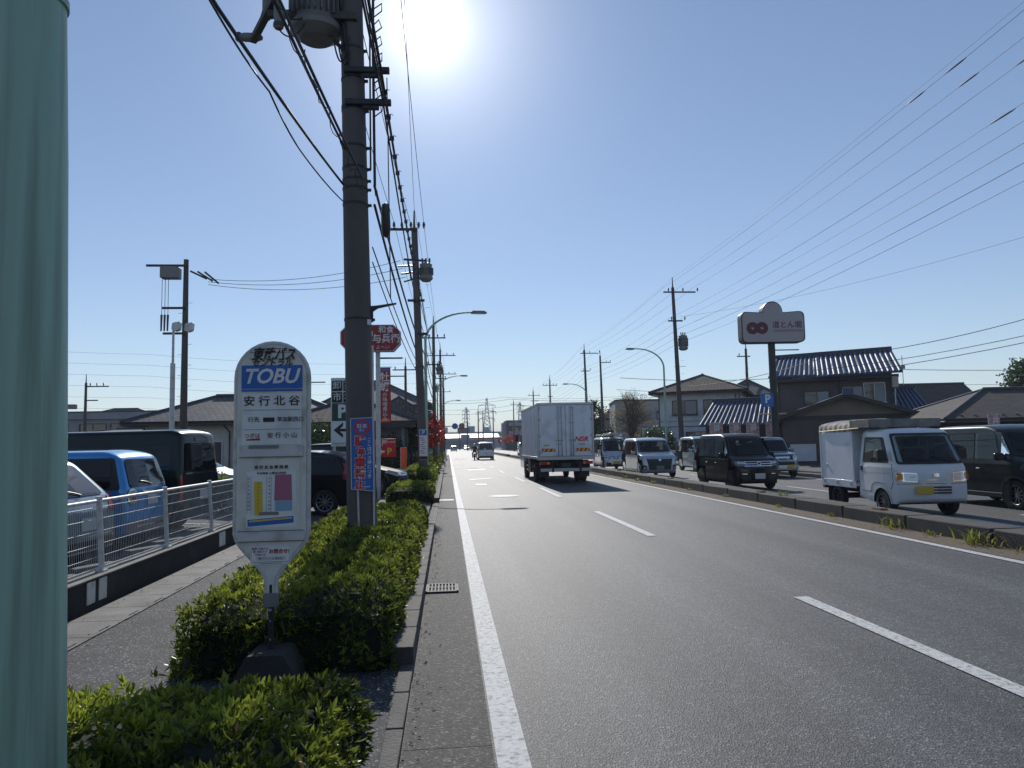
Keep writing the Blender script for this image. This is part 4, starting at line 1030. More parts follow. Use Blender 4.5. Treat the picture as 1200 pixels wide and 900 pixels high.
# ================================================================ hedges and trees
def leaves(name, pos, nrm, size, mkey, tint, parent=None, six=True, wid=.36, fold=.25, tilt=.5):
    """many leaves in one mesh. pos, nrm: (N,3); tint (N,)"""
    N = len(pos)
    rnd = np.random.normal(size=(N, 3))
    n = nrm / np.linalg.norm(nrm, axis=1, keepdims=True)
    d = n * tilt + rnd * .8
    d /= np.linalg.norm(d, axis=1, keepdims=True)
    side = np.cross(d, np.random.normal(size=(N, 3))); side /= np.linalg.norm(side, axis=1, keepdims=True) + 1e-9
    up = np.cross(side, d)
    s = (size * np.random.uniform(.65, 1.25, N))[:, None]
    w = s * wid * .5
    if six:
        v = np.stack([pos, pos + d * s * .35 + side * w + up * s * fold * .25, pos + d * s * .72 + side * w * .85 + up * s * fold * .2,
                      pos + d * s - up * s * fold * .2, pos + d * s * .72 - side * w * .85 + up * s * fold * .2, pos + d * s * .35 - side * w + up * s * fold * .25], 1).reshape(-1, 3)
        base = np.arange(N)[:, None] * 6
        f = np.concatenate([base + [0, 1, 2, 3], base + [0, 3, 4, 5]], 1).reshape(-1)
        nf = N * 2; nv = N * 6; per = 6
    else:
        v = np.stack([pos, pos + d * s * .5 + side * w * 1.4, pos + d * s, pos + d * s * .5 - side * w * 1.4], 1).reshape(-1, 3)
        f = np.arange(N * 4); nf = N; nv = N * 4; per = 4
    me = bpy.data.meshes.new(name)
    me.vertices.add(nv); me.vertices.foreach_set('co', v.astype(np.float32).ravel())
    me.loops.add(nf * 4); me.loops.foreach_set('vertex_index', f.astype(np.int32))
    me.polygons.add(nf); me.polygons.foreach_set('loop_start', np.arange(nf, dtype=np.int32) * 4); me.polygons.foreach_set('loop_total', np.full(nf, 4, np.int32))
    at = me.attributes.new('tint', 'FLOAT', 'POINT'); at.data.foreach_set('value', np.repeat(tint, per).astype(np.float32))
    me.materials.append(M[mkey]); me.update(); me.validate()
    o = bpy.data.objects.new(name, me); C.objects.link(o)
    if parent: o.parent = parent
    return o

def vnoise(x, y, seed=0):
    """smooth value noise"""
    xi, yi = np.floor(x).astype(int), np.floor(y).astype(int); fx, fy = x - xi, y - yi
    fx = fx * fx * (3 - 2 * fx); fy = fy * fy * (3 - 2 * fy)
    def h(a, c): 
        q = np.sin(a * 127.1 + c * 311.7 + seed * 17.3) * 43758.5453
        return q - np.floor(q)
    return (h(xi, yi) * (1 - fx) + h(xi + 1, yi) * fx) * (1 - fy) + (h(xi, yi + 1) * (1 - fx) + h(xi + 1, yi + 1) * fx) * fy

def hedge(x0, x1, y0, y1, h, label, dens=420, lsize=.042, seed=1, rough_amt=.12, cores=True, group='clipped hedges along the left kerb', z0=.1):
    t = empty('hedge', ((x0 + x1) / 2, (y0 + y1) / 2, z0), 0, label, 'hedge', group)
    hw, hl = (x1 - x0) / 2, (y1 - y0) / 2
    rr = .17
    def surf(u, v):
        """height of the hedge top at (u, v) local"""
        n = vnoise((u + 50) * 2.6, (v + 50) * 2.6, seed) * .55 + vnoise((u + 50) * 6.5, (v + 50) * 6.5, seed + 3) * .45
        ex = np.clip((hw - np.abs(u)) / rr, 0, 1); ey = np.clip((hl - np.abs(v)) / rr, 0, 1)
        e = np.sqrt(1 - (1 - ex) ** 2) * np.sqrt(1 - (1 - ey) ** 2)
        return (h - z0) * (1 + rough_amt * 2 * (n - .5)) * (.35 + .65 * e)
    area = 4 * hw * hl
    nt_ = int(area * dens)
    u = np.random.uniform(-hw, hw, nt_); v = np.random.uniform(-hl, hl, nt_); z = surf(u, v)
    eps = .03
    gx = -(surf(u + eps, v) - surf(u - eps, v)) / (2 * eps); gy = -(surf(u, v + eps) - surf(u, v - eps)) / (2 * eps)
    nx = np.stack([np.clip(gx, -3, 3), np.clip(gy, -3, 3), np.ones(nt_)], 1)
    P = [np.stack([u, v, z], 1)]; Nn = [nx]
    per = 2 * (2 * hw + 2 * hl); ns = int(per * (h - z0) * dens * 1.1)
    q = np.random.uniform(0, per, ns); zz = np.random.uniform(.02, (h - z0) * .92, ns)
    pu = np.zeros(ns); pv = np.zeros(ns); nu = np.zeros(ns); nv_ = np.zeros(ns)
    a = q < 2 * hw; pu[a] = q[a] - hw; pv[a] = -hl; nv_[a] = -1
    b_ = (q >= 2 * hw) & (q < 2 * hw + 2 * hl); pu[b_] = hw; pv[b_] = q[b_] - 2 * hw - hl; nu[b_] = 1
    c_ = (q >= 2 * hw + 2 * hl) & (q < 4 * hw + 2 * hl); pu[c_] = q[c_] - 2 * hw - 2 * hl - hw; pv[c_] = hl; nv_[c_] = 1
    d_ = q >= 4 * hw + 2 * hl; pu[d_] = -hw; pv[d_] = q[d_] - 4 * hw - 2 * hl - hl; nu[d_] = -1
    bul = (vnoise(q * 3.3, zz * 5, seed + 9) - .55) * .14 - .06 * (zz / (h - z0)) ** 2
    pu += nu * bul; pv += nv_ * bul
    P.append(np.stack([pu, pv, zz], 1)); Nn.append(np.stack([nu, nv_, np.full(ns, .45)], 1))
    P = np.concatenate(P); Nn = np.concatenate(Nn)
    # a shoot = several leaves fanning out of one point, shoots sit at differing depth
    k = len(P); m_ = 7
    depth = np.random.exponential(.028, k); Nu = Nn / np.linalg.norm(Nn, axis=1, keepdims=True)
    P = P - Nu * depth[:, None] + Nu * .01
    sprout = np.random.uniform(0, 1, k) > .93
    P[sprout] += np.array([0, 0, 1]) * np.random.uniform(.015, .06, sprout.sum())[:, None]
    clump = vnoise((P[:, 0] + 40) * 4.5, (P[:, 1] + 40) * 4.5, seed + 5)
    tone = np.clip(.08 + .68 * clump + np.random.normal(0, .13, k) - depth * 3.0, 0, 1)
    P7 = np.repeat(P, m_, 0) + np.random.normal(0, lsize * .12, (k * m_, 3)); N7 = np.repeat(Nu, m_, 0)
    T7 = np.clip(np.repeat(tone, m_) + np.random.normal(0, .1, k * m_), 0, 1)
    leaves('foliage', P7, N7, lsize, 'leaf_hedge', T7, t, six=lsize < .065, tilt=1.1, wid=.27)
    if lsize < .065:
        kd = np.random.rand(len(P7)) < .02
        leaves('dry_leaves', P7[kd] + N7[kd] * .012, N7[kd], lsize * .9, 'leaf_dry', np.random.uniform(0, 1, kd.sum()), t, six=True, tilt=.5)['kind'] = 'stuff'
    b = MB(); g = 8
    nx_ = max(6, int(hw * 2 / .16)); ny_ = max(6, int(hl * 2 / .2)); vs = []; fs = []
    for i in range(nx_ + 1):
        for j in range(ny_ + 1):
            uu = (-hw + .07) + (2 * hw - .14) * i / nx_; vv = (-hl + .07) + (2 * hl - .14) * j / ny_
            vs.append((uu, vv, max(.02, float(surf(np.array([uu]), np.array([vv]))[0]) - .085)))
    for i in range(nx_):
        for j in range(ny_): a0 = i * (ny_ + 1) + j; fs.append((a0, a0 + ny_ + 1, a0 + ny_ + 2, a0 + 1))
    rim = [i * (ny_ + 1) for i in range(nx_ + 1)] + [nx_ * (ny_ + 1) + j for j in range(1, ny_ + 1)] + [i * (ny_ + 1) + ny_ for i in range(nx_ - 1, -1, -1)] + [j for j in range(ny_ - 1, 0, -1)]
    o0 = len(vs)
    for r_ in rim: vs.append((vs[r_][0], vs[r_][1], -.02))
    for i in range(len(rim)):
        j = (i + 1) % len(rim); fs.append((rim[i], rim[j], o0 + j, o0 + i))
    b.add(vs, fs, 'hedge_core'); b.build('light_block_core', t)  # solid dark shell added inside the foliage to block light
    if lsize < .065:
        b = MB()
        for i in range(int(area * 26)):
            x, y = random.uniform(-hw, hw) * .97, random.uniform(-hl, hl) * .98
            zt_ = float(surf(np.array([x]), np.array([y]))[0])
            p = Vector((x, y, zt_ - .12)); q_ = p + Vector((random.uniform(-.1, .1), random.uniform(-.1, .1), random.uniform(.06, .13)))
            b.tube([p, p.lerp(q_, .5) + Vector((.01, .01, 0)), q_], [.004, .003, .0015], 'stem', 4, False)
        tag(b.build('stems', t), kind='stuff')
    return t
hedge(-1.95, -.42, -.6, 3.66, .515, 'near leafy hedge at the bottom of the picture in front of the bus stop', 640, .048, 1, .2)
hedge(-1.86, -.42, 5.24, 13.45, .57, 'long clipped hedge behind the bus stop with the brown pole in it', 480, .046, 2, .17, z0=.02)
hedge(-1.68, -.46, 20.3, 23.2, .5, 'dark square hedge after the driveway', 330, .05, 3, .05)
hedge(-1.65, -.55, 25.8, 36.8, .74, 'hedge round the second pole and the arched lamp', 200, .07, 4, .08)
hedge(-1.6, -.6, 40.2, 61.8, .8, 'distant green hedge beyond the arched lamp', 70, .12, 5, .1)
hedge(-1.6, -.6, 66.2, 118, .8, 'farthest hedge strip at the end of the left kerb', 30, .2, 6, .1)

def tree(loc, label, h, blobs, n, lsize, mkey, tr=.09, cat='tree', name='tree', limbs=6, bare=False, shape=None, dark=.3, grp=None):
    """blobs: (x, y, z, rx, rz) crown lobes; leaves fill their volume, denser outwards"""
    t = empty(name, loc, random.uniform(0, 1), label, cat, grp)
    b = MB(); top = max(bb[2] for bb in blobs)
    b.tube([(0, 0, -.05), (.04, 0, h * .25), (-.03, .03, h * .5), (.02, 0, top)], [tr, tr * .8, tr * .55, tr * .15], 'bark', 9)
    b.build('trunk', t, smooth=60)
    b = MB()
    for bb in blobs:
        for k in range(limbs):
            z0 = random.uniform(.3, .6) * top
            e = Vector((bb[0] + random.uniform(-.8, .8) * bb[3], bb[1] + random.uniform(-.8, .8) * bb[3], bb[2] + random.uniform(-.5, .9) * bb[4]))
            mid = Vector((e.x * .45, e.y * .45, (z0 + e.z) / 2 + .05 * h))
            b.tube([(0, 0, z0), mid, e], [tr * .4, tr * .22, tr * .06], 'bark', 5, False)
            if bare:
                for q in range(7):
                    f = e + Vector((random.uniform(-1, 1), random.uniform(-1, 1), random.uniform(-.2, 1))) * bb[3] * .55
                    b.tube([mid.lerp(e, random.uniform(.2, 1)), f], [tr * .1, tr * .03], 'bark', 4, False)
    b.build('limbs', t)
    P = []; Nn = []; T = []
    tot = sum(bb[3] ** 2 * bb[4] for bb in blobs)
    for bb in blobs:
        m_ = int(n * bb[3] ** 2 * bb[4] / tot)
        cl = max(6, m_ // 28)
        c = np.random.normal(size=(cl, 3)); c /= np.linalg.norm(c, axis=1, keepdims=True); c *= (np.random.uniform(.25, 1.05, cl) ** .5)[:, None]
        cr = c * [bb[3], bb[3], bb[4]] + [bb[0], bb[1], bb[2]]
        idx = np.random.randint(0, cl, m_)
        off = np.random.normal(size=(m_, 3)) * [bb[3] * .17, bb[3] * .17, bb[4] * .13]
        P.append(cr[idx] + off); Nn.append(c[idx] + [0, 0, .3]); T.append(np.clip(np.random.uniform(.0, .8, cl)[idx] + np.random.normal(0, .12, m_), 0, 1))
    leaves('crown', np.concatenate(P), np.concatenate(Nn), lsize, mkey, np.concatenate(T), t, six=False, wid=.6, tilt=.6)
    return t
G3 = 'red-leaved street trees on the left'
for i, (x, y, h) in enumerate([(-1.2, 41, 2.9), (-1.0, 50, 3.6), (-.9, 60, 3.9), (-1.5, 47, 2.5), (-.9, 72, 4.0), (-.85, 88, 3.8)]):
    tree((x, y, .1), ['small red-leaved tree just past the arched lamp', 'tall red-leaved tree against the third pole', 'red-leaved tree third in the left row', 'low red-leaved tree set back from the left kerb', 'red-leaved tree fourth in the left row', 'farthest red-leaved tree of the left row'][i], h,
         [(0, 0, h * .72, .55, .75), (.3, .2, h * .6, .4, .5), (-.35, 0, h * .62, .4, .45), (0, -.2, h * .9, .3, .4)], 1500, .11, 'leaf_red', .05, limbs=7, grp=G3)
for i, (x, y, h) in enumerate([(15.6, 168, 4.0), (15.5, 182, 4.0), (15.6, 196, 4.0), (15.3, 212, 4.0)]):
    tree((x, y, .1), ['red-leaved tree nearest the truck on the right kerb', 'second red-leaved tree on the far right kerb', 'third red-leaved tree on the far right kerb', 'farthest red-leaved tree on the right kerb'][i], h,
         [(0, 0, h * .7, .9, 1.0), (.5, .2, h * .6, .6, .6), (-.6, 0, h * .65, .6, .6)], 700, .22, 'leaf_red', .07, limbs=5, grp='red-leaved street trees on the far right')
tree((16.4, 64, .05), 'half-bare brownish tree left of the white house', 6, [(0, 0, 3.9, 2.0, 1.7), (-1.1, 0, 3.0, 1.3, 1.2), (1.2, 0, 3.2, 1.2, 1.2), (.2, 0, 5.2, 1.0, .9)], 2200, .12, 'leaf_dry', .14, bare=True, limbs=20)
tree((16.7, 57, .05), 'round dark green bush at the corner of the white house', 2.6, [(0, 0, 1.5, 1.3, 1.2), (.7, 0, 1.1, .8, .8)], 5000, .13, 'leaf_dark', .1)
tree((17.4, 86, .05), 'dark bushy tree close to the right edge of the box truck', 6.5, [(0, 0, 4.6, 1.3, 1.9), (.5, 0, 3.0, 1.2, 1.4), (-.4, 0, 5.8, .7, .9)], 5000, .2, 'leaf_dark', .16)
tree((18.7, 82, .05), 'low dark shrub under the plain utility pole', 3.0, [(0, 0, 1.9, 1.5, 1.3)], 3000, .18, 'leaf_dark', .1)
tree((36.6, 57, .05), 'evergreen tree behind the right end of the brown restaurant', 6.2, [(0, 0, 4.3, 1.3, 1.3), (.9, 0, 3.2, 1.0, 1.2), (-.5, 0, 5.2, .7, .7)], 5000, .16, 'leaf_dark', .15)
tree((43.2, 50, .05), 'dark tall tree at the right edge of the picture', 7.6, [(0, 0, 5.6, 1.6, 1.5), (.6, 0, 4.2, 1.7, 1.3), (.4, 0, 6.6, 1.0, .9)], 6000, .2, 'leaf_dark', .2)
tree((-6.6, 31.5, .1), 'trimmed dark evergreen behind the black wagon', 2.9, [(0, 0, 1.6, 1.0, 1.4), (1.1, 0, 1.5, .8, 1.2), (-.9, 0, 1.4, .8, 1.1)], 7000, .1, 'leaf_dark', .1)
tree((-2.9, 36, .1), 'dark garden shrubs left of the second pole', 2.2, [(0, 0, 1.1, 1.0, .9), (.8, .5, .9, .7, .7), (-.9, 0, .9, .7, .7)], 5000, .1, 'leaf_dark', .08)
tree((-2.2, 44, .1), 'dark garden tree behind the second pole', 3.6, [(0, 0, 2.2, 1.2, 1.1), (.4, 2, 1.6, 1.0, .9)], 5000, .13, 'leaf_dark', .1)
tree((-6.5, 20, .05), 'yellowish low shrub behind the mesh fence', 1.0, [(0, 0, .6, .55, .35), (.6, .2, .55, .5, .32)], 2400, .06, 'leaf_hedge', .03, cat='shrub', name='shrub')
tree((21.2, 50, .06), 'clipped light green hedge bush at the foot of the white house', 1.4, [(0, 0, .7, .9, .6), (1.0, 0, .65, .8, .55), (-1.0, 0, .65, .8, .55)], 3500, .1, 'leaf_hedge', .05, cat='shrub', name='shrub')
for i, (x, y, h, w) in enumerate([(-9, 130, 6, 3.2), (-14, 170, 7, 4), (-6, 210, 7, 4), (31, 150, 6.5, 3.5), (19, 210, 6, 3.5), (30, 110, 6, 3), (-4.5, 100, 4.5, 2.0)]):
    tree((x, y, 0), ['broad dark tree beyond the left car park', 'larger dark tree far beyond the left hall', 'distant dark tree at the left end of the road', 'dark tree behind the flats on the right', 'distant dark tree at the right end of the road', 'dark tree behind the box truck among the houses', 'dark tree close behind the red-leaved row'][i], h,
         [(0, 0, h * .6, w, h * .33), (w * .6, 0, h * .45, w * .6, h * .25), (-w * .6, 0, h * .45, w * .6, h * .25)], 2500, .4, 'leaf_dark', .2, grp='distant dark trees')

# weeds at the foot of the median
for i, (x, y, s, n) in enumerate([(7.72, 10.1, .3, 50), (7.74, 12.2, .28, 40), (7.7, 11.2, .12, 22), (7.76, 14.3, .13, 20), (7.75, 9.2, .16, 26), (7.7, 16.6, .1, 18), (8.0, 17.0, .16, 22), (7.72, 23, .1, 20), (7.74, 27.2, .13, 40), (7.75, 29.5, .14, 40), (7.7, 31.5, .16, 40), (7.7, 35, .12, 40), (7.75, 20, .12, 20)]):
    b = MB()
    for k in range(n):
        a = random.uniform(0, 6.3); L_ = s * random.uniform(.4, 1.1); o_ = Vector((random.gauss(0, s * .35), random.gauss(0, s * .6), 0)); d = Vector((math.cos(a) * .45, math.sin(a) * .6, 1)).normalized()
        e = o_ + d * L_ + Vector((math.cos(a), math.sin(a), -.3)) * L_ * .35; m_ = o_ + d * L_ * .6; w_ = Vector((-math.sin(a), math.cos(a), 0)) * .006 * (1 + s * 3)
        b.add([o_ - w_, o_ + w_, m_ + w_, m_ - w_, e], [(0, 1, 2, 3), (3, 2, 4)], 'leaf_dry' if k % 2 else 'leaf_hedge')
    o = b.build('weed', loc=(x, y, .24 if abs(x - 8) < .01 else .006)); a_ = o.data.attributes.new('tint', 'FLOAT', 'POINT'); a_.data.foreach_set('value', np.random.uniform(.2, .9, len(o.data.vertices)).astype(np.float32))
    tag(o, ['tall green weed at the median foot before the small truck', 'second tall weed at the median foot left of the small truck front', 'tiny weed between the two tall median weeds', 'tiny weed below the rear of the small truck', 'low weed at the median foot at the right edge', 'tiny weed behind the small truck along the median', 'weed sprouting on the median top behind the small truck', 'low weed along the median beside the black wagon', 'dry weed clump at the median before the silver minivan', 'second dry weed clump at the median by the silver minivan', 'tallest dry weed clump at the median near the truck shadow', 'farthest dry weed clump along the median', 'tiny weed near the road edge line beside the black wagon'][i], 'weed', 'weeds at the foot of the median')

# ================================================================ vehicles (x forward, y left, z up)
def wheel(t, x, y, r, wid=.16, style='alloy', spokes=10, name='wheel'):
    s = 1 if y > 0 else -1
    T = Matrix.Translation((x, y, r)) @ Matrix.Rotation(R(-90 * s), 4, 'X')
    b = MB(); h = wid / 2
    b.lathe([(r * .66, -h), (r * .9, -h), (r * .97, -h * .75), (r, -h * .4), (r, h * .4), (r * .97, h * .75), (r * .9, h), (r * .66, h), (r * .62, h * .6), (r * .62, -h)], 'rubber', 28, T, True)
    o = b.build(name, t, smooth=40)
    b = MB(); rm = 'alloy' if style in ('alloy', 'steel') else 'rim_dark'
    b.lathe([(r * .6, h * .9), (r * .655, h * .95), (r * .655, h * .7), (r * .6, -h * .2), (0, -h * .2)], 'rim_dark', 28, T)
    b.lathe([(r * .6, h * .85), (r * .66, h * 1.0), (r * .665, h * .8)], rm, 28, T)
    b.lathe([(0, h * .75), (r * .14, h * .72), (r * .15, h * .3)], rm, 14, T)
    for k in range(spokes):
        a = 2 * PI * k / spokes
        b.box((math.cos(a) * r * .37, math.sin(a) * r * .37, h * .5), (r * .5, r * (.075 if spokes > 6 else .2), h * .35), rm, rz=a, mx=T)
    b.build('rim', o, smooth=40)
    return o

class Car:
    def __init__(s, name, label, cat, group, L, W, H, prof, rad, wx, rw, paint, g=.2, zb=.95, tum=.1, r=.07, bf=.09, br=.03, nose=.09, rr=None, arch=1.16, hollow=None):
        s.hollow = None
        s.L, s.W, s.H, s.g, s.zb, s.tum, s.r, s.bf, s.br, s.nose, s.paint, s.rw = L, W, H, g, zb, tum, r, bf, br, nose, paint, rw
        s.t = empty(name, (0, 0, 0), 0, label, cat, group)
        pts = [(-L / 2, g + .06)]; rd = [.04]
        ra = rw * arch
        for x in sorted(wx):
            a0 = math.asin(max(-1, min(1, (g - rw) / ra)))
            for k in range(13):
                a = PI - a0 - (PI - 2 * a0) * k / 12
                pts.append((x + ra * math.cos(a), rw + ra * math.sin(a))); rd.append(0)
        nb = len(pts)
        pts += list(prof); rd += list(rad)
        s.out = fillet(pts, rd, 4)
        # which outline points belong to underside/arches
        s.isb = [z < g + .02 or any((x - q) ** 2 + (z - rw) ** 2 < (ra + .004) ** 2 and z < rw + ra * 1.01 for q in wx) for x, z in s.out]
        s.wx = wx
        n = len(s.out); S = [-1, -.88, -.45, 0, .45, .88, 1]; K = 3
        hol = hollow(s) if hollow else None; s.hollow = hol
        nor = []
        for i in range(n):
            a = Vector(s.out[i - 1]); c = Vector(s.out[(i + 1) % n]); d = (c - a)
            d = d.normalized() if d.length > 1e-9 else Vector((1, 0)); nor.append(Vector((d.y, -d.x)))
        vs = []; fs = []; ms = []
        NS = len(S)
        for i in range(n):
            x, z = s.out[i]; ri = .012 if s.isb[i] else r
            w = s.w(x, z) - ri
            bx_ = (bf if x > 0 else -br) * abs(nor[i].x) if not s.isb[i] else 0
            bz_ = .03 * max(0, nor[i].y) * (1 if z > H - .25 else .5) if not s.isb[i] else 0
            for q in S: vs.append((x + bx_ * (1 - q * q), q * w, z + bz_ * (1 - q * q)))
            for sd_ in (-1, 1):
                for k in range(1, K + 1):
                    th = PI / 2 * k / K
                    px = x - nor[i].x * ri * (1 - math.cos(th)); pz = z - nor[i].y * ri * (1 - math.cos(th))
                    vs.append((px, sd_ * (s.w(px, pz) - ri + ri * math.sin(th)), pz))
        row = NS + 2 * K
        def col(i, k): # columns from right side inner ring to left side inner ring
            order = [NS + K - 1 - q for q in range(K)] + list(range(NS)) + [NS + K + q for q in range(K)]
            return i * row + order[k]
        b = MB()
        fb, fp = [], []
        for i in range(n):
            j = (i + 1) % n
            for k in range(row - 1):
                f = (col(i, k), col(i, k + 1), col(j, k + 1), col(j, k))
                if hol and K < k < row - K - 2:
                    za, zb_ = sorted((s.out[i][1], s.out[j][1])); xa_ = (s.out[i][0] + s.out[j][0]) / 2
                    if xa_ > 0 and hol['front'] and za > hol['front'][0] and zb_ < hol['front'][1] and zb_ - za > .2: continue
                    if xa_ < 0 and hol['rear'] and za > hol['rear'][0] and zb_ < hol['rear'][1] and zb_ - za > .2: continue
                (fb if (s.isb[i] and s.isb[j]) else fp).append(f)
        b.add(vs, fp, paint)
        b.add(vs, fb, 'under')
        for sd_, off in ((-1, NS), (1, NS + K)):
            ring = [vs[i * row + off + K - 1] for i in range(n)]
            poly = [(p[0], p[2]) for p in ring]
            b2 = s.mapside([poly] + hol['side'] if hol else poly, 0, sd_)
            b.add(b2[0], b2[1], paint)
        o = b.build('body', s.t, smooth=32); s.body = o
        me = o.data; bm = bmesh.new(); bm.from_mesh(me); bmesh.ops.remove_doubles(bm, verts=bm.verts, dist=.0006); bmesh.ops.recalc_face_normals(bm, faces=bm.faces); bm.to_mesh(me); bm.free(); me.shade_smooth(); me.set_sharp_from_angle(angle=R(32))
        for x in wx:
            for sd_ in (-1, 1):
                wheel(s.t, x, sd_ * (W / 2 - .1), rw, .17)
    def w(s, x, z):
        v = s.W / 2
        if z > s.zb: v -= s.tum * (z - s.zb) / (s.H - s.zb)
        else: v -= .025 * ((s.zb - z) / s.zb) ** 2
        xn = s.L / 2 - .7
        if x > xn: v -= s.nose * ((x - xn) / .7) ** 2
        if x < -xn: v -= .04 * ((-x - xn) / .7) ** 2
        return v
    def fx(s, z, end=1):
        best = None; n = len(s.out)
        for i in range(n):
            (x0, z0), (x1, z1) = s.out[i], s.out[(i + 1) % n]
            if (z0 - z) * (z1 - z) <= 0 and abs(z1 - z0) > 1e-9:
                x = x0 + (x1 - x0) * (z - z0) / (z1 - z0)
                if best is None or x * end > best * end: best = x
        return best if best is not None else end * s.L / 2
    def cut(s, poly, us, vs_):
        loops = poly if isinstance(poly[0], list) else [poly]
        flat_ = [p for l in loops for p in l]
        bm = bmesh.new(); V = [bm.verts.new((p[0], p[1], 0)) for p in flat_]
        for tri in tessellate_polygon([[Vector((p[0], p[1], 0)) for p in l] for l in loops]):
            try: bm.faces.new([V[i] for i in tri])
            except ValueError: pass
        for u in us: bmesh.ops.bisect_plane(bm, geom=bm.verts[:] + bm.edges[:] + bm.faces[:], plane_co=(u, 0, 0), plane_no=(1, 0, 0))
        for v in vs_: bmesh.ops.bisect_plane(bm, geom=bm.verts[:] + bm.edges[:] + bm.faces[:], plane_co=(0, v, 0), plane_no=(0, 1, 0))
        bm.verts.index_update()
        a = [tuple(v.co) for v in bm.verts]; f = [tuple(v.index for v in q.verts) for q in bm.faces]; bm.free()
        return a, f
    def mapside(s, poly, off, sd_):
        h = s.L / 2
        a, f = s.cut(poly, [-h + .15, -h + .35, -h + .7, 0, h - .7, h - .5, h - .35, h - .2, h - .1], [s.zb * .4, s.zb * .7, s.zb, (s.zb + s.H) / 2])
        return [(x, sd_ * (s.w(x, z) + off), z) for x, z, _ in a], f
    def side(s, b, poly, m, off=.004, sd_=None):
        for q in ((-1, 1) if sd_ is None else (sd_,)):
            a, f = s.mapside(poly, off, q); b.add(a, f, m)
    def ends(s, b, poly, m, end=1, off=.006):
        """poly in (y, z) laid on the nose (end=1) or tail (end=-1)"""
        h = s.W / 2
        a, f = s.cut(poly, [-h + .06, -h + .1, -h + .2, -h / 2, 0, h / 2, h - .2, h - .1, h - .06], [.25 + .07 * k for k in range(22)])
        vs = []
        for y, z, _ in a:
            x = s.fx(z, end); wl = s.w(x, z) - s.r; ay = abs(y)
            q = min(1, ay / wl); e = (s.bf if end > 0 else s.br)
            x += end * e * (1 - q * q) * .97
            if ay > wl: x -= end * (s.r - math.sqrt(max(0, s.r ** 2 - min(s.r, ay - wl) ** 2)))
            vs.append((x + end * off, y, z))
        b.add(vs, f, m)
    def at(s, loc, heading):
        s.t.location = loc; s.t.rotation_euler = (0, 0, R(heading)); return s
    def wpoly(s, belt, top, a, c, p=.0):
        if 1:
            fz0, fz1 = s.fx(belt) - .13, s.fx(top) - .10
            rz0, rz1 = s.fx(belt, -1) + .1, s.fx(top, -1) + .1
            return [(max(a, rz0) - p, belt - p), (min(c, fz0) + p, belt - p), (min(c, fz1) + p, top + p), (max(a, rz1) - p, top + p)]
    def windows(s, belt, top, cuts, xa, xb, m='glass', frame=True):
        """side windows between the cuts; cuts rear to front"""
        panes = [fillet(s.wpoly(belt, top, cuts[i] + .025, cuts[i + 1] - .025), .05, 3) for i in range(len(cuts) - 1)]
        for q in (-1, 1):
            if frame:
                sur = fillet(s.wpoly(belt, top, xa, xb, .03), .05, 3)
                b = MB(); s.side(b, [sur] + [list(p) for p in panes] if s.hollow else sur, 'black_plastic', .003, q); b.build('window_surround', s.t)
            for i, pn in enumerate(panes):
                b = MB(); s.side(b, pn, (m if not s.hollow else ('clear_glass' if (cuts[i] + cuts[i + 1]) / 2 > -.15 else 'tint_glass')), .008, q); b.build('side_window', s.t)
    def cabin(s, floor, dash_x, seats, top, wheel_y=-.33):
        """what one sees through the glass: dash, wheel, seats, dark floor"""
        L, W = s.L, s.W
        b = MB(); b.bx(-L / 2 + .2, dash_x, -W / 2 + .1, W / 2 - .1, floor - .3, floor - .02, 'seat_cloth'); b.build('cabin_floor', s.t)
        b = MB(); b.prism(fillet([(dash_x - .32, floor - .05), (dash_x + .12, floor - .05), (dash_x + .14, floor + .04), (dash_x - .1, floor + .1), (dash_x - .3, floor + .06)], .03), -W / 2 + .12, W / 2 - .12, 'black_plastic')
        b.prism(fillet([(dash_x - .26, floor + .05), (dash_x - .1, floor + .05), (dash_x - .14, floor + .14), (dash_x - .25, floor + .13)], .02), wheel_y - .15, wheel_y + .15, 'black_plastic'); b.build('dashboard', s.t)
        b = MB(); T = Matrix.Translation((dash_x - .42, wheel_y, floor + .1)) @ Matrix.Rotation(R(-62), 4, 'Y')
        b.lathe([(.165 + .015 * math.cos(a_), .015 * math.sin(a_)) for a_ in [2 * PI * k / 8 for k in range(8)]], 'black_plastic', 26, T, True); b.box((0, 0, 0), (.3, .05, .02), 'black_plastic', mx=T); b.build('steering_wheel', s.t, smooth=50)
        for (x, y) in seats:
            b = MB(); b.prism(fillet([(x - .14, floor - .4), (x + .02, floor - .4), (x - .06, top - .38), (x - .18, top - .38)], .04), y - .22, y + .22, 'seat_cloth')
            b.prism(fillet([(x - .19, top - .34), (x - .09, top - .34), (x - .1, top - .17), (x - .19, top - .17)], .03), y - .12, y + .12, 'seat_cloth'); b.tube([(x - .13, y - .05, top - .42), (x - .14, y - .05, top - .3)], .008, 'steel', 5); b.build('seat', s.t, bevel=.02)
    def glazing(s, name, pl, end, inset=.045, m='clear_glass'):
        """black printed border and the pane inside it"""
        cx = sum(p[0] for p in pl) / len(pl); cz = sum(p[1] for p in pl) / len(pl)
        hw = max(abs(p[0] - cx) for p in pl); hh = max(abs(p[1] - cz) for p in pl)
        inn = [(cx + (p[0] - cx) * (1 - inset / hw), cz + (p[1] - cz) * (1 - inset / hh)) for p in pl]
        b = MB(); s.ends(b, [list(pl), inn], 'black_plastic', end, .010); o = b.build(name + '_border', s.t)
        b = MB(); s.ends(b, inn, m, end, .012); b.build(name, s.t)
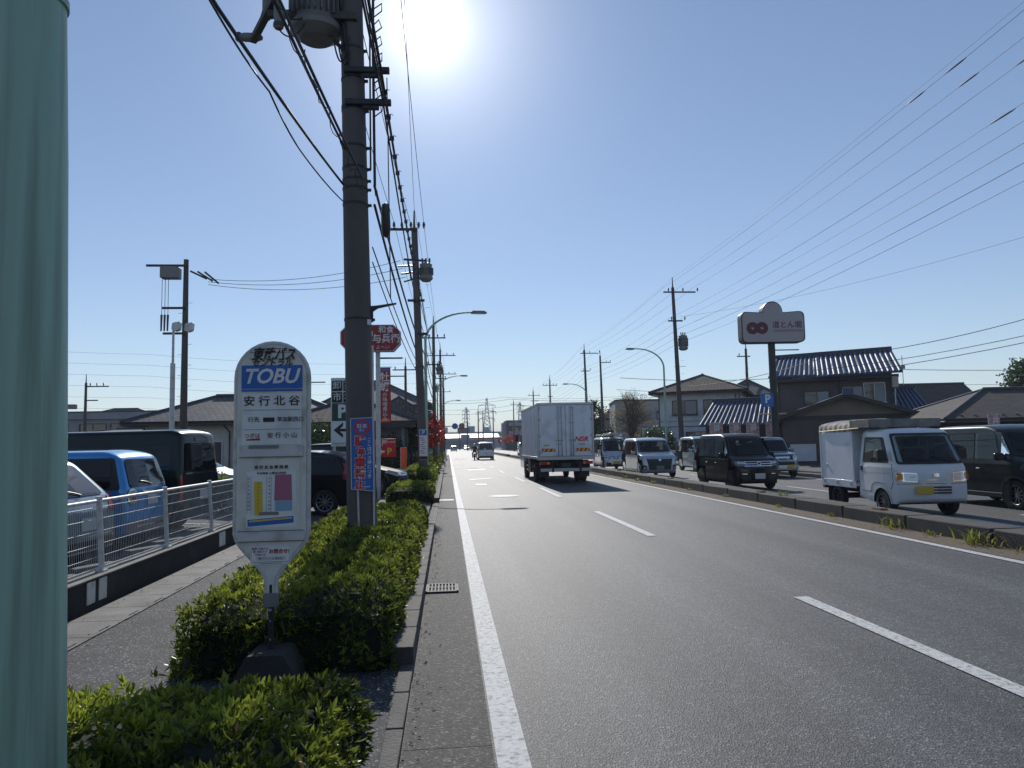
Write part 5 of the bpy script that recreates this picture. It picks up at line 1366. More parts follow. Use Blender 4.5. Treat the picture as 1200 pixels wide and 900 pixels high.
    def doors(s, rects, handle_z=.86, hx=0.15, handle='paint'):
        for q in (-1, 1):
            for (x0, x1, z0, z1) in rects:
                pl = [(x0, z0), (x1, z0), (x1, z1), (x0, z1)]
                # keep clear of the arches
                def safe(p):
                    out_ = []
                    for k in range(len(p)):
                        a = Vector(p[k]); c = Vector(p[(k + 1) % len(p)])
                        for j in range(8): out_.append(a.lerp(c, j / 8))
                    res = []
                    for v in out_:
                        for wx_ in s.wx:
                            d = v - Vector((wx_, s.rw)); lim = s.rw * 1.16 + .05
                            if d.length < lim: v = Vector((wx_, s.rw)) + d.normalized() * lim
                        res.append((v.x, v.y))
                    return res
                b = MB(); s.side(b, safe([(x0 - .008, z0 - .008), (x1 + .008, z0 - .008), (x1 + .008, z1), (x0 - .008, z1)]), 'seam', .0015, q)
                s.side(b, safe(pl), s.paint, .004, q)
                o = b.build('door', s.t)
                b = MB(); hy = q * (s.w(x0 + hx, handle_z) + .018)
                b.box((x0 + hx, hy, handle_z), (.17, .03, .035), s.paint if handle == 'paint' else handle); b.build('handle', o, bevel=.01)
    def mirror(s, x, z, m=None, sz=(.09, .2, .16)):
        for q in (-1, 1):
            b = MB(); y = q * (s.w(x, z) + .12); b.box((x, y, z), sz, m or s.paint); b.build('side_mirror', s.t, bevel=.03)
            b = MB(); b.tube([(x - .02, q * (s.w(x, z) - .01), z - .05), (x, y, z - .03)], .02, 'black_plastic', 6); b.box((x - .05, y, z), (.01, sz[1] * .8, sz[2] * .75), 'glass'); b.build('mirror_arm', s.t)
    def part(s, name, polys, end=1, off=.006, mirror=False, sidepolys=()):
        for q in ((1, -1) if mirror else (1,)):
            b = MB()
            for k, (pl, m) in enumerate(polys): s.ends(b, [(y * q, z) for y, z in pl], m, end, off + .003 * k)
            for k, (pl, m) in enumerate(sidepolys): s.side(b, pl, m, off + .003 * k, q)
            b.build(name, s.t)
    def wipers(s, z0, end=1, one=False):
        b = MB()
        for y0, y1 in (((-.05, -.5), (.4, -.02)) if not one else ((0, .32),)):
            p = []
            for k in range(5):
                f = k / 4; y = y0 + (y1 - y0) * f; z = z0 + .06 * math.sin(f * PI / 2) + (.05 * f if not one else 0)
                x = s.fx(z, end) + end * ((s.bf if end > 0 else s.br) * (1 - min(1, abs(y) / (s.W / 2)) ** 2) + .025); p.append((x, y, z))
            b.tube(p, .009, 'black_plastic', 5)
        b.build('wiper', s.t)

def rect(y0, y1, z0, z1, r=.02): return fillet([(y0, z0), (y1, z0), (y1, z1), (y0, z1)], r, 3)

def kei_tall(label, group, paint, L=3.4, W=1.48, H=1.79, xc=1.12, xt=.68, hood=1.02, zc=1.1, style='custom', plate='plate_y', rw=.28, belt=.98, name='kei_wagon', g=.2, plateoff=0.0):
    prof = [(L / 2 - .08, g), (L / 2, g + .12), (L / 2 - .01, hood - .32), (L / 2 - .1, hood - .04), (xc, zc), (xt, H - .1), (xt - .32, H), (-L / 2 + .35, H), (-L / 2 + .08, H - .14), (-L / 2 + .02, belt), (-L / 2, .5)]
    rad = [.05, .1, .1, .12, .05, .12, .15, .3, .12, .1, .1]
    cuts = [-L / 2 + .12, -L / 2 + .85, .0, xt + .12, xt + .5]
    def hol(c_): return dict(side=[fillet(c_.wpoly(belt + .06, H - .15, cuts[i] + .025, cuts[i + 1] - .025), .05, 3) for i in range(4)], front=(zc - .02, H - .03), rear=(belt + .0, H - .1))
    c = Car(name, label, 'car', group, L, W, H, prof, rad, (-L / 2 + .5 + .02, L / 2 - .56), rw, paint, g=g, hollow=hol)
    w2 = W / 2
    c.cabin(belt + .03, xc - .05, [(.1, -.33), (.1, .33), (-.85, -.33), (-.85, .33)], H)
    c.windows(belt + .06, H - .15, [-L / 2 + .12, -L / 2 + .85, .0, xt + .12, xt + .5], -L / 2 + .12, xc)
    c.doors([(-L / 2 + .95, -.02, .27, belt + .02), (.0, L / 2 - .58, .27, belt + .02)], handle_z=.84)
    c.glazing('windshield', fillet([(-w2 + .09, zc + .02), (w2 - .09, zc + .02), (w2 - .16, H - .11), (-w2 + .16, H - .11)], .07, 4), 1)
    c.wipers(zc + .05)
    c.glazing('rear_window', fillet([(-w2 + .13, belt + .04), (w2 - .13, belt + .04), (w2 - .18, H - .15), (-w2 + .18, H - .15)], .07, 4), -1, m='tint_glass')
    c.part('taillight', [(rect(w2 - .13, w2 - .02, .75, 1.25), 'red_lens')], -1, .008, True)
    c.part('rear_plate', [(rect(-.17, .17, .62, .78), plate)], -1, .02)
    if style == 'custom':
        c.part('grille', [(rect(-w2 + .28, w2 - .28, hood - .32, hood - .1, .04), 'black_plastic')], 1, .006)
        b = MB()
        for k in range(3): c.ends(b, rect(-w2 + .28, w2 - .28, hood - .13 - k * .07, hood - .105 - k * .07, .005), 'chrome', 1, .014)
        c.ends(b, rect(-.07, .07, hood - .24, hood - .12, .04), 'chrome', 1, .03); c.ends(b, rect(-.045, .045, hood - .215, hood - .15, .02), 'black_plastic', 1, .034)
        b.build('grille_bars', c.t)
        c.part('headlight', [(fillet([(w2 - .36, hood - .27), (w2 - .0, hood - .24), (w2 - .0, hood - .08), (w2 - .36, hood - .1)], .03), 'lens_dark'), (fillet([(w2 - .32, hood - .2), (w2 - .03, hood - .17), (w2 - .03, hood - .11), (w2 - .32, hood - .125)], .01), 'lens')], 1, .01, True,
               [(fillet([(L / 2 - .4, hood - .16), (L / 2 - .1, hood - .26), (L / 2 - .1, hood - .1), (L / 2 - .32, hood - .05)], .03), 'lens_dark')])
        c.part('lower_grille', [(rect(-w2 + .2, w2 - .2, g + .06, g + .25, .04), 'black_plastic')], 1, .006)
        c.part('bumper_trim', [(rect(w2 - .2, w2 - .04, g + .2, g + .42, .03), 'black_plastic'), (rect(w2 - .34, w2 - .08, g + .3, g + .335, .01), 'chrome')], 1, .008, True)
    c.part('front_plate', [(rect(-.17 + plateoff, .17 + plateoff, g + .16, g + .33, .005), plate)], 1, .03)
    c.mirror(xc - .22, belt + .12)
    return c

NX = 'oncoming traffic beyond the median'
# black tall wagon
nb = kei_tall('shiny black tall kei wagon with chrome grille driving towards the camera', NX, 'p_black', plate='plate_w'); nb.at((9.69, 24.0, 0), -87.5)
# silver compact minivan
so = kei_tall('silver compact minivan with a wide black trapezoid grille', NX, 'p_silver', L=3.8, W=1.65, H=1.75, xc=1.15, xt=.62, hood=1.0, zc=1.12, style='none', plate='grey_sign', rw=.3, name='minivan'); so.at((9.25, 33.2, 0), -90.5)
w2 = .825
so.part('grille', [(fillet([(-.48, .36), (.48, .36), (.58, .86), (-.58, .86)], .05), 'black_plastic')], 1, .022)
b = MB()
so.ends(b, rect(-.52, .52, .83, .845, .004), 'chrome', 1, .03)
so.ends(b, rect(-.06, .06, .74, .83, .03), 'chrome', 1, .04); b.build('grille_bars', so.t)
so.part('headlight', [(fillet([(.56, .78), (.82, .8), (.82, .92), (.5, .88)], .02), 'lens')], 1, .01, True, [(fillet([(1.45, .86), (1.8, .78), (1.8, .9), (1.5, .92)], .02), 'lens')])
so.part('fog_lamp', [(rect(.58, .76, .36, .56, .05), 'black_plastic'), (rect(.62, .72, .4, .5, .04), 'lens')], 1, .02, True)
# small van with roof rack behind it
kv = kei_tall('silver kei van with a ladder rack on its roof behind the silver minivan', NX, 'p_silver', H=1.88, xc=1.36, xt=.98, hood=.95, zc=1.08, name='kei_van'); kv.at((9.55, 42.6, 0), -91)
b = MB()
for y in (-.55, .55): b.box((-.1, y, 2.02), (2.3, .05, .05), 'steel')
for x in (-1.1, -.6, -.1, .4, .9): b.box((x, 0, 2.02), (.05, 1.15, .04), 'steel'); b.box((x, -.55, 1.95), (.04, .04, .14), 'steel'); b.box((x, .55, 1.95), (.04, .04, .14), 'steel')
b.box((-.1, .1, 2.1), (2.4, .4, .07), 'alloy'); b.build('roof_rack', kv.t, bevel=.008)
# pale kei wagon half hidden
wk = kei_tall('pale grey-green kei wagon half hidden behind the black tall wagon', NX, 'p_mint', name='kei_wagon'); wk.at((13.3, 37.5, 0), -90)
# blue-grey boxy kei suv
hs = Car('small_suv', 'boxy blue-grey small SUV with round headlights behind the black tall wagon', 'car', NX, 3.4, 1.48, 1.66,
         [(1.62, .26), (1.7, .36), (1.69, .78), (1.62, .98), (.85, 1.08), (.48, 1.56), (.3, 1.66), (-1.4, 1.66), (-1.6, 1.5), (-1.68, 1.0), (-1.7, .5)], [.05, .08, .1, .08, .05, .1, .1, .15, .1, .1, .1], (-1.2, 1.2), .3, 'p_bluegrey', g=.26, tum=.08)
hs.at((13.75, 30.6, 0), -92)
hs.windows(1.06, 1.53, [-1.6, -.8, -.02, .78], -1.6, .9); hs.doors([(-.85, -.03, .32, 1.03), (.0, .85, .32, 1.03)], .9)
hs.part('windshield', [(fillet([(-.63, 1.1), (.63, 1.1), (.58, 1.55), (-.58, 1.55)], .06), 'glass')], 1, .012)
hs.part('grille', [(rect(-.68, .68, .74, .92, .05), 'black_plastic'), (rect(-.3, .3, .8, .87, .02), 'chrome')], 1, .006)
hs.part('headlight', [([(.53 + .105 * math.cos(R(a)), .83 + .105 * math.sin(R(a))) for a in range(0, 360, 20)], 'chrome'), ([(.53 + .085 * math.cos(R(a)), .83 + .085 * math.sin(R(a))) for a in range(0, 360, 20)], 'lens')], 1, .02, True)
hs.part('lower_bumper', [(rect(-.72, .72, .33, .52, .04), 'p_white'), (rect(-.5, .5, .52, .66, .03), 'black_plastic')], 1, .008)
hs.part('front_plate', [(rect(.2, .52, .36, .53, .005), 'plate_y')], 1, .025); hs.mirror(.72, 1.12)
# big dark grey-green wagon at the right edge
gw = kei_tall('dark grey-green tall wagon at the right edge of the picture beside the small truck', NX, 'p_olive', L=3.45, W=1.5, H=1.8, name='kei_wagon', rw=.31, zc=1.12, belt=1.0, g=.22); gw.at((12.75, 15.7, 0), -91)
b = MB()
for q in (-1, 1):
    for x in gw.wx:
        pl = []
        for k in range(13): a = PI * k / 12; pl.append((x + .42 * math.cos(a), .31 + .42 * math.sin(a)))
        for k in range(12, -1, -1): a = PI * k / 12; pl.append((x + .362 * math.cos(a), .31 + .362 * math.sin(a)))
        gw.side(b, pl, 'black_plastic', .014, q)
    gw.side(b, rect(-.75, .8, .235, .32, .01), 'black_plastic', .012, q); gw.side(b, rect(-.75, .8, .32, .335, .002), 'chrome', .016, q)
b.build('wheel_arch_trim', gw.t)

# ---- small flatbed truck with a panelled box and a canvas roof
kt = Car('kei_truck', 'small white truck with a boxy grey cargo body and rolled canvas on top, centre right', 'truck', NX, 1.55, 1.475, 1.76,
         [(.66, .26), (.76, .34), (.775, .62), (.74, .98), (.70, 1.03), (.34, 1.66), (.2, 1.745), (-.56, 1.76), (-.68, 1.7), (-.72, 1.1), (-.775, .5)], [.04, .1, .12, .06, .05, .09, .1, .12, .06, .05, .05], (.18,), .27, 'p_kei', g=.26, zb=.98, tum=.1, r=.06, bf=.09, br=.0, nose=.05,
         hollow=lambda c_: dict(side=[fillet([(-.47, 1.1), (.33, 1.1), (.15, 1.55), (-.44, 1.56)], .06)], front=(1.0, 1.72), rear=None))
T0 = kt.t; T0.name = 'kei_truck'
kt.cabin(1.05, .52, [(-.3, -.33), (-.3, .33)], 1.72)
# rebuild: cab centred so that the nose is at x=+.775 ; rear axle and box behind it
kt.at((9.5, 14.3, 0), -92.5)
w2 = .7375
b = MB()
for q in (-1, 1):
    bb = MB(); kt.side(bb, [fillet([(-.54, 1.07), (.47, 1.07), (.235, 1.59), (-.50, 1.6)], .05), fillet([(-.47, 1.1), (.33, 1.1), (.15, 1.55), (-.44, 1.56)], .06)], 'black_plastic', .003, q); kt.side(bb, fillet([(-.47, 1.1), (.33, 1.1), (.15, 1.55), (-.44, 1.56)], .06), 'clear_glass', .008, q); bb.build('side_window', kt.t)
    bb = MB(); dr = [(-.62, .48), (-.22, .48), (-.17, .62), (0, .68), (.3, .66), (.5, .56), (.58, .7), (.56, 1.06), (-.62, 1.06)]
    kt.side(bb, [(x * 1.012, z * 1.0 + (-.01 if z < .8 else 0)) for x, z in dr], 'seam', .0015, q); kt.side(bb, dr, 'p_kei', .005, q)
    kt.side(bb, rect(-.6, .5, .86, .875, .002), 'p_silver', .009, q)
    o = bb.build('door', kt.t)
    bb = MB(); bb.box((-.55, q * (kt.w(-.5, .95) + .012), .95), (.07, .02, .11), 'black_plastic'); bb.build('handle', o, bevel=.008)
    bb = MB(); y = q * (kt.w(.3, 1.2) + .13); bb.box((.42, y, 1.24), (.07, .17, .2), 'black_plastic'); bb.tube([(.36, q * (kt.w(.3, 1.1) - .02), 1.13), (.41, y, 1.18)], .018, 'black_plastic', 6); bb.build('side_mirror', kt.t, bevel=.035)
    bb = MB()
    pl = [(.18 + .335 * math.cos(PI * k / 12), .27 + .335 * math.sin(PI * k / 12)) for k in range(13)] + [(.18 + .30 * math.cos(PI * k / 12), .27 + .30 * math.sin(PI * k / 12)) for k in range(12, -1, -1)]
    kt.side(bb, pl, 'p_kei', .012, q); bb.build('wheel_arch_trim', kt.t)
kt.glazing('windshield', fillet([(-w2 + .06, 1.05), (w2 - .06, 1.05), (w2 - .13, 1.665), (-w2 + .13, 1.665)], .06), 1)
kt.wipers(1.09)
kt.part('headlight', [(fillet([(.33, .70), (.735, .72), (.735, .9), (.35, .88)], .03), 'chrome'), (fillet([(.36, .72), (.6, .735), (.6, .88), (.37, .865)], .03), 'lens'), (fillet([(.62, .75), (.735, .76), (.735, .88), (.62, .87)], .02), 'amber')], 1, .012, True,
        [(fillet([(.66, .74), (.76, .73), (.76, .89), (.68, .9)], .02), 'amber')])
kt.part('grille', [(rect(-.28, .09, .46, .64, .02), 'p_silver')] + [(rect(-.27, .08, .475 + k * .055, .505 + k * .055, .01), 'black_plastic') for k in range(3)], 1, .012)
b = MB(); kt.ends(b, rect(-.055, .055, .80, .87, .02), 'chrome', 1, .02); kt.ends(b, rect(-.2, .2, .735, .75, .004), 'chrome', 1, .012); b.build('emblem', kt.t)
kt.part('front_plate', [(rect(-.26 + .02, .1, .47, .63, .004), 'plate_y')], 1, .035)
for o in [q for q in kt.t.children if q.name.startswith('front_plate')]: o.location = (0, -.19 - .0 , 0)
for o in [q for q in kt.t.children if q.name.startswith('grille')]: o.location = (0, .2, 0)
kt.part('bumper_line', [(rect(-.72, .72, .665, .675, .002), 'seam'), (rect(-.7, .7, .29, .305, .002), 'seam')], 1, .006)
b = MB(); b.box((-1.05, 0, .42), (1.9, .7, .1), 'under'); b.box((-1.5, .0, .3), (.12, 1.2, .12), 'under'); b.box((-.85, -.4, .4), (.4, .3, .25), 'steel_dark'); b.box((-.85, .4, .4), (.3, .3, .22), 'steel_dark'); b.build('chassis', kt.t, bevel=.01)
for q in (-1, 1):
    wheel(kt.t, -1.74, q * .63, .27, .15, 'dark', 8)
    bb = MB(); bb.box((-2.06, q * .62, .32), (.02, .24, .34), 'black_plastic'); bb.build('mud_flap', kt.t)
b = MB(); b.bx(-2.36, -.80, -.735, .735, .56, .62, 'p_kei'); 
for q in (-1, 1):
    b.bx(-2.36, -.80, q * .735 - .012, q * .735 + .012, .50, .66, 'p_kei')
    for x in (-2.2, -1.6, -1.0): b.box((x, q * .75, .6), (.04, .02, .09), 'steel')
    b.box((-2.3, q * .68, .49), (.1, .1, .12), 'red_lens')
b.build('flatbed', kt.t, bevel=.006)
b = MB()
for q in (-1, 1):
    b.bx(-2.34, -.86, q * .725 - .014, q * .725 + .014, .665, 1.72, 'truck_box')
    for x in (-2.34, -.87): b.box((x, q * .728, 1.2), (.05, .05, 1.09), 'p_kei')
b.bx(-.885, -.86, -.71, .71, .665, 1.72, 'truck_box'); b.bx(-2.36, -2.335, -.71, .71, .665, 1.72, 'truck_box'); b.bx(-2.34, -.86, -.72, .72, 1.72, 1.745, 'truck_box')
b.box((-2.4, -.6, 1.5), (.06, .14, .75), 'p_kei'); b.box((-2.43, -.55, 1.5), (.02, .3, .2), 'plate_y')
b.tube([(-2.05, -.742, .98), (-2.05, -.752, .98)], .025, 'steel', 10); b.tube([(-2.05, -.75, .985), (-2.05, -.75, .9)], .008, 'steel', 6)
b.build('cargo_box', kt.t, bevel=.008)
# rolled canvas and gutter on the top, reaching over the cab
vs = []; fs = []; NX_, NC = 44, 15
for i in range(NX_):
    x = -2.36 + 1.5 * i / (NX_ - 1)
    for k in range(NC):
        a = PI * k / (NC - 1); wv = .012 * math.sin(i * .95) * math.sin(a) + .01 * math.sin(i * .41 + k)
        y = math.cos(a) * .76; z = 1.74 + (math.sin(a) ** .45) * (.25 + wv)
        vs.append((x, y * (1 + .01 * math.sin(i * .95)), z))
for i in range(NX_ - 1):
    for k in range(NC - 1): fs.append((i * NC + k, (i + 1) * NC + k, (i + 1) * NC + k + 1, i * NC + k + 1))
b = MB(); b.add(vs, fs, 'tarp'); b.build('canvas_roof', kt.t, smooth=60)
b = MB(); b.bx(-.87, -.10, -.76, .76, 1.80, 1.825, 'steel')
b.bx(-.1, -.085, -.77, .77, 1.80, 1.97, 'tarp')
for q in (-1, 1): b.bx(-.87, -.085, q * .765 - .008, q * .765 + .008, 1.80, 1.97, 'tarp'); b.tube([(-2.3, q * .765, 1.745), (-.5, q * .775, 1.79)], .012, 'yellow_sign', 5)
b.box((-.48, 0, 1.89), (.74, 1.5, .13), 'tarp'); b.build('roof_carrier', kt.t, bevel=.004)

# ---- white box truck in our lane
t = empty('box_truck', (4.66, 28.6, 0), 0, 'large white box truck driving away with red and yellow reflectors on its rear doors', 'truck')
BW, BL, Z0, Z1 = 1.11, 6.3, .98, 3.17
b = MB(); b.bx(-BW, BW, .03, BL, Z0, Z1, 'truck_box')
b.build('cargo_box', t, bevel=.02)
b = MB()
for x in (-BW, BW): b.box((x, BL / 2, Z1 - .03), (.05, BL, .09), 'alloy'); b.box((x, BL / 2, Z0 + .04), (.05, BL, .1), 'alloy'); b.box((x, .04, (Z0 + Z1) / 2), (.07, .08, Z1 - Z0), 'alloy')
b.box((0, .02, Z1 - .0), (2.26, .09, .09), 'alloy'); b.box((0, .0, Z0 + .02), (2.26, .1, .12), 'alloy')
for y in (1.2, 2.4, 3.6, 4.8): b.box((-BW - .004, y, 2.05), (.012, .03, 2.0), 'truck_box')
b.build('box_frame', t, bevel=.01)
for s_ in (-1, 1):
    b = MB(); b.box((s_ * .535, .005, 2.1), (1.03, .05, 2.02), 'truck_box'); o = b.build('rear_door', t, bevel=.012)
    b = MB()
    for xx in (.16, .3) if s_ < 0 else (.2, .3):
        b.tube([(s_ * xx, -.045, 1.1), (s_ * xx, -.045, 3.08)], .016, 'steel', 8)
        for z in (1.15, 1.7, 2.4, 3.0): b.box((s_ * xx, -.035, z), (.07, .03, .05), 'steel')
    b.box((s_ * .27, -.06, 1.72), (.3, .02, .035), 'steel')
    b.build('lock_rod', o, bevel=.003)
    b = MB()
    for z in (1.25, 1.9, 2.55, 3.0): b.box((s_ * 1.04, -.02, z), (.1, .05, .09), 'steel')
    b.build('hinge', o, bevel=.005)
    b = MB(); x0 = s_ * .66 - .26 + (.02 if s_ > 0 else -.05)
    b.box((x0 + .27, -.024, 1.33), (.54, .006, .13), 'red_bright')
    for k in range(3): b.add([(x0 + .02 + k * .18, -.0285, 1.268), (x0 + .1 + k * .18, -.0285, 1.268), (x0 + .18 + k * .18, -.0285, 1.392), (x0 + .1 + k * .18, -.0285, 1.392)], [(0, 1, 2, 3)], 'yellow_sign')
    b.build('reflector', o)
b = MB(); b.text('NSR', .26, 'red_bright', .62, -.024, 1.75, bold=.008, shear=.25, sx=1.15); b.text('日本車輌輸送', .05, 'black_sign', .62, -.024, 1.55); b.build('lettering', t)
b = MB(); b.box((-.78, -.024, 1.52), (.22, .006, .06), 'plate_y'); b.text('最大積載量', .045, 'black_sign', -.3, -.024, 1.55); b.build('load_label', t)
b = MB()
for x in (-.42, .42): b.box((x, 3.6, .82), (.12, 7.6, .2), 'under')
for y in (.3, 1.6, 3.0, 4.4): b.box((0, y, .85), (1.9, .1, .14), 'under')
b.box((-.85, 3.4, .62), (.5, 1.0, .5), 'steel_dark'); b.box((.85, 3.4, .62), (.5, 1.2, .5), 'steel_dark')
b.tube([(-.8, 1.7, .5), (.8, 1.7, .5)], .09, 'under', 10); b.build('chassis', t, bevel=.01)
b = MB(); b.box((0, -.05, .55), (2.05, .08, .13), 'alloy'); 
for x in (-.55, .55): b.box((x, .1, .7), (.08, .2, .4), 'steel_dark'); b.box((x, -.1, .55), (.09, .05, .17), 'steel_dark')
b.build('rear_bumper', t, bevel=.01)
b = MB(); b.box((0, .0, .72), (.36, .02, .17), 'dkgreen_sign'); b.box((0, .04, .74), (1.9, .05, .22), 'under'); b.build('plate_bracket', t)
for s_ in (-1, 1):
    b = MB(); b.box((s_ * .85, -.02, .82), (.42, .06, .12), 'red_lens'); b.box((s_ * .72, -.052, .82), (.1, .01, .1), 'amber'); b.build('taillight', t, bevel=.01)
    b = MB(); b.box((s_ * .82, .55, .5), (.4, .03, .5), 'black_plastic'); b.build('mud_flap', t)
    T1 = Matrix
for (x, y) in ((-.98, 1.7), (-.74, 1.7), (.98, 1.7), (.74, 1.7), (-.93, 5.9), (.93, 5.9)):
    s_ = 1 if x > 0 else -1; rr = .4
    b = MB(); T = Matrix.Translation((x, y, rr)) @ Matrix.Rotation(R(90 * s_), 4, 'Y')
    b.lathe([(.2, -.1), (.37, -.1), (.4, -.07), (.4, .07), (.37, .1), (.2, .1)], 'rubber', 26, T, True); o = b.build('wheel', t, smooth=40)
    b = MB(); b.lathe([(0, .02), (.1, .04), (.12, .0), (.2, .05), (.22, .1), (.24, .1)], 'alloy', 20, T); b.build('rim', o, smooth=40)
b = MB()
for s_ in (-1, 1):
    b.box((s_ * 1.02, 3.8, .62), (.04, 2.6, .05), 'alloy'); b.box((s_ * 1.02, 3.8, .44), (.04, 2.6, .05), 'alloy')
    for y in (2.6, 3.8, 5.0): b.box((s_ * 1.02, y, .66), (.05, .05, .55), 'steel_dark')
b.build('side_guard', t)
b = MB(); b.prism(fillet([(6.45, .45), (8.05, .45), (8.15, 1.2), (7.75, 2.35), (6.5, 2.4)], .12), -1.02, 1.02, 'p_kei', Matrix.Rotation(R(90), 4, 'Z') @ Matrix.Scale(1, 4)); b.build('cab', t, bevel=.04)
b = MB(); b.box((-1.03, 7.2, 1.75), (.03, .8, .55), 'glass'); b.box((1.03, 7.2, 1.75), (.03, .8, .55), 'glass'); b.build('side_window', t)
b = MB()
for s_ in (-1, 1): b.box((s_ * 1.2, 7.9, 1.9), (.16, .06, .36), 'black_plastic')
b.build('side_mirror', t, bevel=.02)

# ---- cars parked on the left
LP = 'cars in the left car park'
def hatch(name, label, L, W, H, paint, prof, rad, belt, top, cuts, grp, rw=.29, wx=None, g=.2, doors=(), rear=(), tum=.14):
    c = Car(name, label, 'car', grp, L, W, H, prof, rad, wx or (-L / 2 + .62, L / 2 - .75), rw, paint, g=g, tum=tum, zb=belt - .02, br=.06)
    c.windows(belt, top, cuts, cuts[0], cuts[-1]); c.doors(doors, belt - .1)
    return c
a = hatch('hatchback', 'pale grey-blue hatchback seen from behind through the mesh fence, nearest the camera', 3.95, 1.69, 1.5, 'p_bluegrey',
          [(1.9, .2), (1.975, .4), (1.93, .72), (1.2, .98), (.3, 1.44), (.1, 1.49), (-1.2, 1.48), (-1.42, 1.42), (-1.86, .98), (-1.95, .82), (-1.975, .45)], [.05, .1, .12, .3, .2, .2, .3, .1, .08, .06, .1], .98, 1.36, [-1.62, -.8, .05, 1.0], LP,
          doors=[(-.75, .05, .28, .93), (.07, 1.1, .28, .93)])
a.part('rear_window', [(fillet([(-.62, .98), (.62, .98), (.56, 1.38), (-.56, 1.38)], .08), 'glass')], -1, .012)
a.part('taillight', [(fillet([(.6, .78), (.84, .74), (.84, .98), (.68, .96)], .03), 'red_lens')], -1, .01, True, [(fillet([(-1.93, .75), (-1.7, .8), (-1.66, .95), (-1.88, .96)], .02), 'red_lens')])
a.part('rear_plate', [(rect(-.17, .17, .55, .71), 'plate_w')], -1, .02); a.part('bumper_trim', [(rect(-.7, .7, .3, .42, .03), 'black_plastic'), (rect(-.75, .75, .46, .48, .005), 'chrome')], -1, .01)
a.wipers(1.0, -1, True); a.mirror(.85, 1.02)
a.at((-6.62, 9.95, .06), 177)
bl = Car('hatchback', 'bright blue small car with a round tail lamp parked nose-in beyond the mesh fence', 'car', LP, 3.5, 1.5, 1.56,
         [(1.66, .24), (1.75, .4), (1.72, .85), (1.1, 1.02), (.6, 1.48), (.3, 1.55), (-1.35, 1.55), (-1.56, 1.46), (-1.7, 1.0), (-1.75, .5)], [.05, .1, .12, .1, .1, .15, .2, .08, .08, .1], (-1.2, 1.2), .29, 'p_blue', g=.24, tum=.12, br=.05)
bl.at((-6.45, 12.15, .06), 177)
bl.windows(1.0, 1.42, [-1.5, -.75, .02, .95], -1.6, 1.0); bl.doors([(-.75, 0, .3, .96), (.03, .9, .3, .96)], .88)
bl.part('rear_window', [(fillet([(-.6, 1.0), (.6, 1.0), (.54, 1.43), (-.54, 1.43)], .07), 'glass')], -1, .012)
circ = lambda cy, cz, r: [(cy + r * math.cos(R(a_)), cz + r * math.sin(R(a_))) for a_ in range(0, 360, 20)]
bl.part('taillight', [(circ(.56, .86, .125), 'chrome'), (circ(.56, .86, .1), 'lens'), (circ(.56, .86, .05), 'red_lens')], -1, .02, True)
bl.part('garnish', [(rect(-.3, .3, .9, .945, .01), 'chrome')], -1, .03); bl.part('rear_plate', [(rect(-.17, .17, .72, .88, .004), 'plate_w')], -1, .02)
bl.part('lower_bumper', [(rect(-.7, .7, .28, .5, .05), 'grey_sign'), (rect(-.5, .5, .4, .43, .01), 'chrome')], -1, .01); bl.wipers(1.03, -1, True)
bl.mirror(.75, 1.05)
va = Car('van', 'long dark green high-roof van with its tailgate towards the pavement', 'van', LP, 4.8, 1.72, 1.92,
         [(2.3, .22), (2.4, .4), (2.36, .85), (2.15, 1.12), (1.55, 1.78), (1.2, 1.9), (-2.15, 1.92), (-2.32, 1.86), (-2.37, 1.1), (-2.4, .45)], [.05, .1, .15, .2, .3, .3, .15, .08, .08, .1], (-1.5, 1.5), .32, 'p_dkgreen', g=.22, zb=1.05, tum=.12, br=.04)
va.at((-7.1, 14.75, .06), 174)
va.windows(1.15, 1.62, [-2.2, -1.0, .4, 1.7], -2.25, 1.8, frame=False); va.doors([(.45, 1.5, .3, 1.1), (-1.0, .4, .3, 1.72)], 1.0)
va.part('rear_window', [(fillet([(-.66, 1.16), (.66, 1.16), (.62, 1.68), (-.62, 1.68)], .07), 'glass')], -1, .012)
b = MB(); va.ends(b, rect(-.68, .68, 1.11, 1.135, .01), 'chrome', -1, .02); va.ends(b, rect(-.25, .25, 1.72, 1.78, .01), 'lens_dark', -1, .015); b.build('garnish', va.t)
va.part('taillight', [(rect(.75, .81, .6, 1.1, .02), 'red_lens')], -1, .01, True); va.part('rear_plate', [(rect(-.17, .17, .62, .8, .004), 'plate_w')], -1, .02); va.wipers(1.18, -1, True)
def sedan_prof(L, H): 
    h = L / 2
    return [(h - .08, .2), (h, .42), (h - .05, .72), (h - 1.0, .95), (h - 1.75, H - .06), (h - 2.0, H), (-h + .9, H - .02), (-h + .35, H - .15), (-h + .1, .95), (-h, .5)], [.05, .1, .12, .15, .2, .2, .3, .12, .1, .1]
